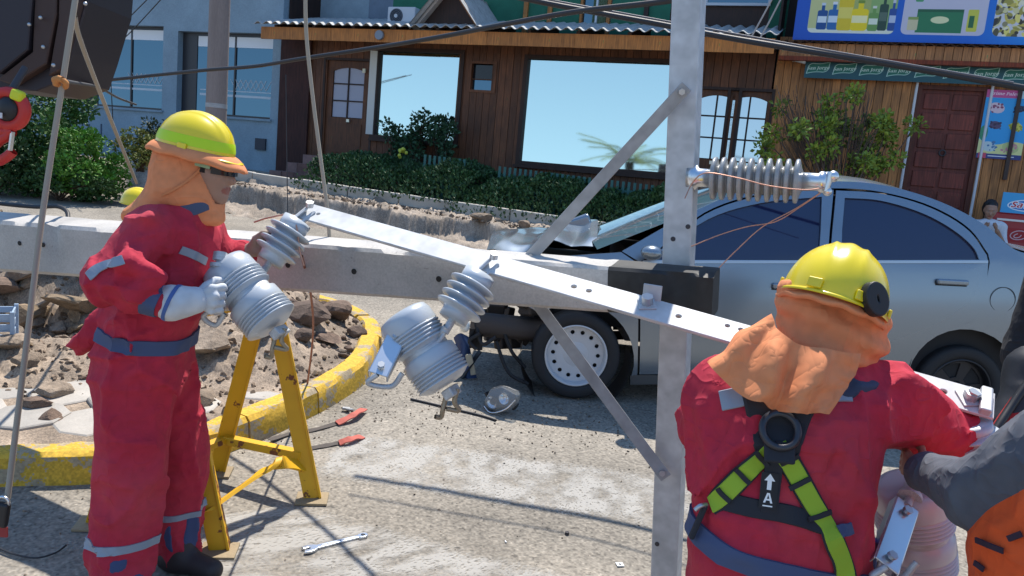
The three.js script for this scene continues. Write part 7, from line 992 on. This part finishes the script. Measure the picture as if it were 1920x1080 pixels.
  // white arrow and letter printed on the centre strap
  { const p = trace(1440, 918, f), n = gradN(f, p, 0.03); p.addScaledVector(n, 0.0125); const g = new THREE.PlaneGeometry(0.04, 0.085), q = new THREE.Quaternion().setFromUnitVectors(V(0, 0, 1), n); g.applyQuaternion(q).translate(p.x, p.y, p.z); part(hs, 'arrow_print', g, mat('#ffffff', 0.7, 0, { map: canvasTex(128, 272, (c, w, hgt) => { c.fillStyle = '#1c1d22'; c.fillRect(0, 0, w, hgt); c.fillStyle = '#eef0f0'; c.beginPath(); c.moveTo(64, 8); c.lineTo(104, 62); c.lineTo(80, 62); c.lineTo(80, 130); c.lineTo(48, 130); c.lineTo(48, 62); c.lineTo(24, 62); c.closePath(); c.fill(); c.font = 'bold 104px sans-serif'; c.textAlign = 'center'; c.fillText('A', 64, 228); c.fillRect(28, 246, 72, 10); }) })); }
  { const p = trace(1457, 806, f), n = gradN(f, p, 0.05); const q = new THREE.Quaternion().setFromUnitVectors(V(0, 0, 1), n.clone().add(V(0, 0.25, 0)).normalize()); p.addScaledVector(n, 0.032); const ring = new THREE.TorusGeometry(0.04, 0.0095, 12, 40); ring.applyQuaternion(q).translate(p.x, p.y, p.z); part(hs, 'back_ring', ring, mat([0.05, 0.05, 0.058], 0.35, 0.5)); const pl = new RoundedBoxGeometry(0.07, 0.05, 0.012, 2, 0.006).translate(0, -0.05, -0.008); pl.applyQuaternion(q).translate(p.x, p.y, p.z); part(hs, 'ring_plate', pl, hb); }
  // tool clip at the left hip
  const tc = trace(1322, 965, f), tg = new THREE.Group(); tg.name = 'hip_clip'; t.add(tg); part(tg, 'strap', rbar(tc.clone().add(V(-0.005, 0.03, 0.01)), tc.clone().add(V(-0.03, -0.06, 0.01)), 0.018, 0.012, 0.004), hb); part(tg, 'snap_hook', tube([tc.clone().add(V(-0.002, 0.03, 0.01)), tc.clone().add(V(-0.02, 0.03, 0.02)), tc.clone().add(V(-0.032, 0.018, 0.02))], 0.006, 6), M.bolt);
  // blue pouch at the right hip
  const pc = a(1612, 1045, 1.86), pg = new THREE.Group(); pg.name = 'tool_pouch'; t.add(pg); part(pg, 'pouch', new RoundedBoxGeometry(0.07, 0.15, 0.08, 3, 0.02).rotateZ(0.2).translate(pc.x, pc.y - 0.01, pc.z), mat([0.02, 0.05, 0.2], 0.7)); part(pg, 'flap', rbar(pc.clone().add(V(-0.02, 0.11, 0.04)), pc.clone().add(V(0.035, 0.02, 0.045)), 0.045, 0.008, 0.003), mat([0.03, 0.09, 0.36], 0.6)); part(pg, 'button', new THREE.SphereGeometry(0.012, 10, 8).translate(pc.x - 0.03, pc.y + 0.035, pc.z + 0.05), mat([0.45, 0.48, 0.36], 0.5)); part(pg, 'white_edge', tube([pc.clone().add(V(-0.02, 0.11, 0.045)), pc.clone().add(V(0.02, 0.04, 0.052)), pc.clone().add(V(0.012, -0.04, 0.05)), pc.clone().add(V(-0.02, -0.05, 0.05))], 0.004, 6), mat([0.6, 0.62, 0.66], 0.7));
}
// ---- simpler figures: joints in metres about a base point
function figure(t, J, r, color, fold = true, cell = 0.012, gnd) { const L = J.map(([p, q, a, b, k]) => [p, q, a * r, b * r, k]), f0 = bones(L, 0.05), f = fold ? folded(f0, 0.01, 0.005) : f0, [lo, hi] = boundsOf(L); part(t, 'clothes', crease(dye(sdfMesh(gnd ? (x, y, z) => Math.max(f(x, y, z), roadY(z) + 0.03 - y) : f, lo, hi, cell), color, 0.12, 0.03)), vcloth); return f; }
{ // grey-sleeved person reaching in from the right
  const a = at, t = thing('person', 'person in grey sweatshirt and orange vest reaching in from the right edge', 'person'), hip = V(1.38, 0.86, -1.5), n = a(2080, 640, 1.42);
  const hb2 = a(1985, 1190, 1.52), J = [[a(2110, 800, 1.44), a(1998, 1010, 1.5), 0.135, 0.14], [a(2240, 820, 1.4), a(2130, 1010, 1.46), 0.14, 0.14], [a(1998, 1010, 1.5), hb2, 0.14, 0.14], [a(1995, 842, 1.46), a(1840, 925, 1.6), 0.092, 0.074, 0.04], [a(1840, 925, 1.6), a(1738, 885, 1.82), 0.07, 0.05, 0.03], [a(2260, 830, 1.42), a(2300, 1020, 1.5), 0.09, 0.07]];
  const f = figure(t, J, 1.0, [0.085, 0.095, 0.12], true, 0.0085);
  const gz = hb2.z, kx = hb2.x, LJ = [[hb2, V(kx, 0.45, gz), 0.13, 0.1], [V(kx, 0.45, gz), V(kx, 0.0, gz + 0.03), 0.095, 0.08], [hb2.clone().add(V(0.16, 0, 0.05)), V(kx + 0.2, 0.45, gz + 0.05), 0.13, 0.1], [V(kx + 0.2, 0.45, gz + 0.05), V(kx + 0.2, 0.0, gz + 0.08), 0.095, 0.08]], lf = folded(bones(LJ), 0.01, 0.005), [l2, h2] = boundsOf(LJ); part(t, 'trousers', dye(sdfMesh((x, y, z) => Math.max(lf(x, y, z), roadY(z) + 0.03 - y), l2, h2, 0.013), [0.03, 0.035, 0.06]), vcol);
  const VJ = [[a(2095, 830, 1.44), a(1998, 1010, 1.5), 0.148, 0.155], [a(1998, 1010, 1.5), hb2, 0.155, 0.165], [a(2240, 830, 1.4), a(2130, 1010, 1.46), 0.15, 0.155], [a(2130, 1010, 1.46), hb2.clone().add(V(0.15, 0, 0.04)), 0.155, 0.165]], vf = folded(bones(VJ), 0.012, 0.005), [l5, h5] = boundsOf(VJ); part(t, 'orange_vest', crease(dye(sdfMesh(vf, l5, h5, 0.01), [0.68, 0.09, 0.015], 0.1, 0.02)), vcloth);
  for (const [p, q] of [[[1836, 1012], [1886, 1032]], [[1833, 1055], [1850, 1068]], [[1895, 1010], [1920, 1000]]]) part(t, 'pocket_edge', strapOn(vf, [p, q], 0.012, 0.004, 0.006, 6, 0.9), mat([0.03, 0.015, 0.03], 0.8));
  const hp = a(1722, 878, 1.87); hand(t, 'hand', a(1738, 885, 1.82), hp, [0, 1, 2, 3].map(i => hp.clone().add(V(-0.012, 0.022 - i * 0.016, -0.035))), [0, 1, 2, 3].map(i => [0, 1, 2].map(k => hp.clone().add(V(-0.006 + k * 0.012, 0.022 - i * 0.016 - k * 0.004, -0.062 - k * 0.012)))), [hp.clone().add(V(0.015, 0.03, -0.015)), hp.clone().add(V(0.02, 0.042, -0.04)), hp.clone().add(V(0.015, 0.042, -0.06))], 0.0095, SKIN, vskin, 0.005);
  faceOf(t, a(2185, 610, 1.42), V(-0.5, -0.25, -0.8).normalize(), V(-0.1, 1, -0.05).normalize(), 1, SKIN, [0.02, 0.015, 0.012]);
}
{ // dark-clothed bystander cut by the right edge
  const a = at, D = 2.75, t = thing('person', 'bystander in black with a red-edged jacket cut off by the right edge', 'person'), X = 2.02, J = [[V(X, 1.42, -D), V(X, 0.95, -D), 0.15, 0.15], [V(X + 0.16, 1.42, -D), V(X + 0.16, 0.95, -D), 0.15, 0.15], [V(X - 0.1, 1.48, -D), V(X - 0.14, 1.2, -D), 0.08, 0.07], [V(X - 0.14, 1.2, -D), V(X - 0.05, 1.05, -D + 0.2), 0.065, 0.05], [V(X + 0.26, 1.48, -D), V(X + 0.3, 1.15, -D), 0.08, 0.06], [V(X + 0.02, 0.95, -D), V(X, 0, -D), 0.14, 0.08], [V(X + 0.15, 0.95, -D), V(X + 0.17, 0, -D), 0.14, 0.08]];
  const f = figure(t, J, 1, [0.014, 0.014, 0.018], true, 0.013, true); faceOf(t, V(X + 0.08, 1.72, -D), V(-0.9, -0.1, 0.3).normalize(), V(0, 1, 0), 1, SKIN, [0.015, 0.012, 0.01]);
  const rp = [[1945, 705], [1905, 762], [1880, 800], [1852, 846]].map((p, i) => a(p[0], p[1], 2.3 - i * 0.03)); part(t, 'jacket_edge', ribbon(new THREE.CatmullRomCurve3(rp).getPoints(14), Array.from({ length: 15 }, () => V(-0.5, 0.4, 0.75).normalize()), 0.05, 0.012), mat([0.42, 0.02, 0.02], 0.8)); part(t, 'jacket_piping', tube(rp.map(p => p.clone().add(V(-0.02, 0.012, 0.015))), 0.012, 6), M.blackPlastic);
  part(t, 'jacket_sleeve', sdfMesh(folded(bones([[rp[0].clone().add(V(0.03, 0, -0.05)), rp[3].clone().add(V(0.05, -0.01, -0.05)), 0.07, 0.05], [V(X - 0.1, 1.1, -D + 0.1), rp[0].clone().add(V(0.03, 0, -0.05)), 0.07, 0.07]]), 0.008, 0.004), V(1.3, 0.8, -2.9), V(2.2, 1.5, -2.0), 0.013), M.blackPlastic);
}
{ // helmeted worker crouching behind the pole
  const a = at, t = thing('person', 'crouching worker behind the pole with only the yellow helmet showing', 'person'), hc = a(259, 384, 6.3), g = roadY(-6.3), B = V(hc.x, g, hc.z), J = [[hc.clone().add(V(0.02, -0.28, 0)), B.clone().add(V(-0.12, 0.42, 0)), 0.15, 0.16], [hc.clone().add(V(0.0, -0.22, 0.14)), hc.clone().add(V(0.0, -0.22, -0.14)), 0.09, 0.09], [hc.clone().add(V(0, -0.25, 0.18)), hc.clone().add(V(0.25, -0.42, 0.16)), 0.08, 0.06], [hc.clone().add(V(0, -0.25, -0.18)), hc.clone().add(V(0.25, -0.42, -0.16)), 0.08, 0.06], [B.clone().add(V(-0.1, 0.4, 0.1)), B.clone().add(V(0.28, 0.5, 0.14)), 0.12, 0.1], [B.clone().add(V(0.28, 0.5, 0.14)), B.clone().add(V(0.15, 0.02, 0.14)), 0.09, 0.07], [B.clone().add(V(-0.1, 0.4, -0.1)), B.clone().add(V(0.28, 0.5, -0.14)), 0.12, 0.1], [B.clone().add(V(0.28, 0.5, -0.14)), B.clone().add(V(0.15, 0.02, -0.14)), 0.09, 0.07]];
  figure(t, J, 1, RED, true, 0.016); faceOf(t, hc.clone().add(V(0.02, -0.06, 0)), V(0.95, -0.25, 0.1).normalize(), V(0.1, 1, 0).normalize(), 1, SKIN); hardHat(t, hc, V(0.97, -0.15, 0.1).normalize(), V(0.12, 1, 0).normalize(), 1.0, { peak: 0.05 });
}
{ // seated person by the cooler
  const f = fac(1857, 392, 1.35), p = US(f.u, 1.35, terraceY(f.u) - 0.02), t = thing('person', 'person with dark hair in a white shirt sitting beside the red cooler', 'person', p, HOUSE_TURN), top = f.v - p.y, hy = top, J = [[V(0, hy - 0.28, 0), V(0, hy - 0.62, -0.03), 0.14, 0.15], [V(-0.15, hy - 0.24, 0), V(0.15, hy - 0.24, 0), 0.075, 0.075], [V(-0.19, hy - 0.26, 0), V(-0.22, hy - 0.5, 0.08), 0.065, 0.055], [V(0.19, hy - 0.26, 0), V(0.22, hy - 0.5, 0.08), 0.065, 0.055]];
  const L2 = J.map(j => [...j]), sf = folded(bones(L2), 0.008, 0.004), [lo, hi] = boundsOf(L2); part(t, 'shirt', dye(sdfMesh(sf, lo, hi, 0.016), [0.62, 0.64, 0.7], 0.06, 0), vcol);
  const seat = hy - 0.72, K = [[V(-0.09, seat + 0.08, 0), V(-0.1, seat + 0.06, 0.4), 0.1, 0.075], [V(-0.1, seat + 0.06, 0.4), V(-0.1, 0.03, 0.42), 0.07, 0.05], [V(0.09, seat + 0.08, 0), V(0.1, seat + 0.06, 0.4), 0.1, 0.075], [V(0.1, seat + 0.06, 0.4), V(0.1, 0.03, 0.42), 0.07, 0.05]], kf = bones(K), [l3, h3_] = boundsOf(K); part(t, 'trousers', sdfMesh(kf, l3, h3_, 0.018), mat([0.04, 0.05, 0.09], 0.9));
  faceOf(t, V(0, hy - 0.02, 0.02), V(-0.1, -0.35, 0.94).normalize(), V(0, 0.95, 0.3).normalize(), 1, SKIN, [0.012, 0.01, 0.01]);
  const hr = [[V(0, hy + 0.05, -0.03), V(0, hy + 0.02, -0.07), 0.095, 0.09], [V(0, hy, -0.08), V(0, hy - 0.12, -0.1), 0.075, 0.05]], hrf = bones(hr); part(t, 'hair', sdfMesh((x, y, z) => hrf(x, y, z) + 0.006 * noise(x * 50, y * 20, z * 50), V(-0.15, hy - 0.25, -0.25), V(0.15, hy + 0.2, 0.12), 0.01), mat([0.012, 0.01, 0.011], 0.6));
  for (const s of [-1, 1]) { const w = V(s * 0.09, hy - 0.3, 0.2), A = [[V(s * 0.22, hy - 0.5, 0.08), w, 0.045, 0.03]], af = bones(A), [l4, h4] = boundsOf(A); part(t, 'forearm', dye(sdfMesh(af, l4, h4, 0.012), SKIN), vskin); hand(t, 'hand', w, w.clone().add(V(-s * 0.03, 0.05, 0.02)), [0, 1, 2, 3].map(i => w.clone().add(V(-s * 0.04, 0.09 - i * 0.012, 0.03 - i * 0.01))), [0, 1, 2, 3].map(i => [0, 1, 2].map(k => w.clone().add(V(-s * (0.05 + k * 0.008), 0.1 - i * 0.014 + k * 0.003, 0.05 - k * 0.014)))), [w.clone().add(V(-s * 0.01, 0.07, 0.0)), w.clone().add(V(-s * 0.03, 0.1, 0.0)), w.clone().add(V(-s * 0.04, 0.11, 0.0))], 0.009, SKIN, vskin, 0.008); }
  const st = thing('stool', 'plain stool under the seated person behind the car', 'stool', p.clone(), HOUSE_TURN); part(st, 'seat', new THREE.CylinderGeometry(0.17, 0.17, 0.04, 20).translate(0, seat - 0.03, 0), darkWood[1]); for (const [x, z] of [[-0.1, -0.1], [0.1, -0.1], [-0.1, 0.1], [0.1, 0.1]]) part(st, 'leg', rod(V(x * 1.3, 0, z * 1.3), V(x, seat - 0.04, z), 0.015), darkWood[0]);
}
renderer.render(scene, camera);
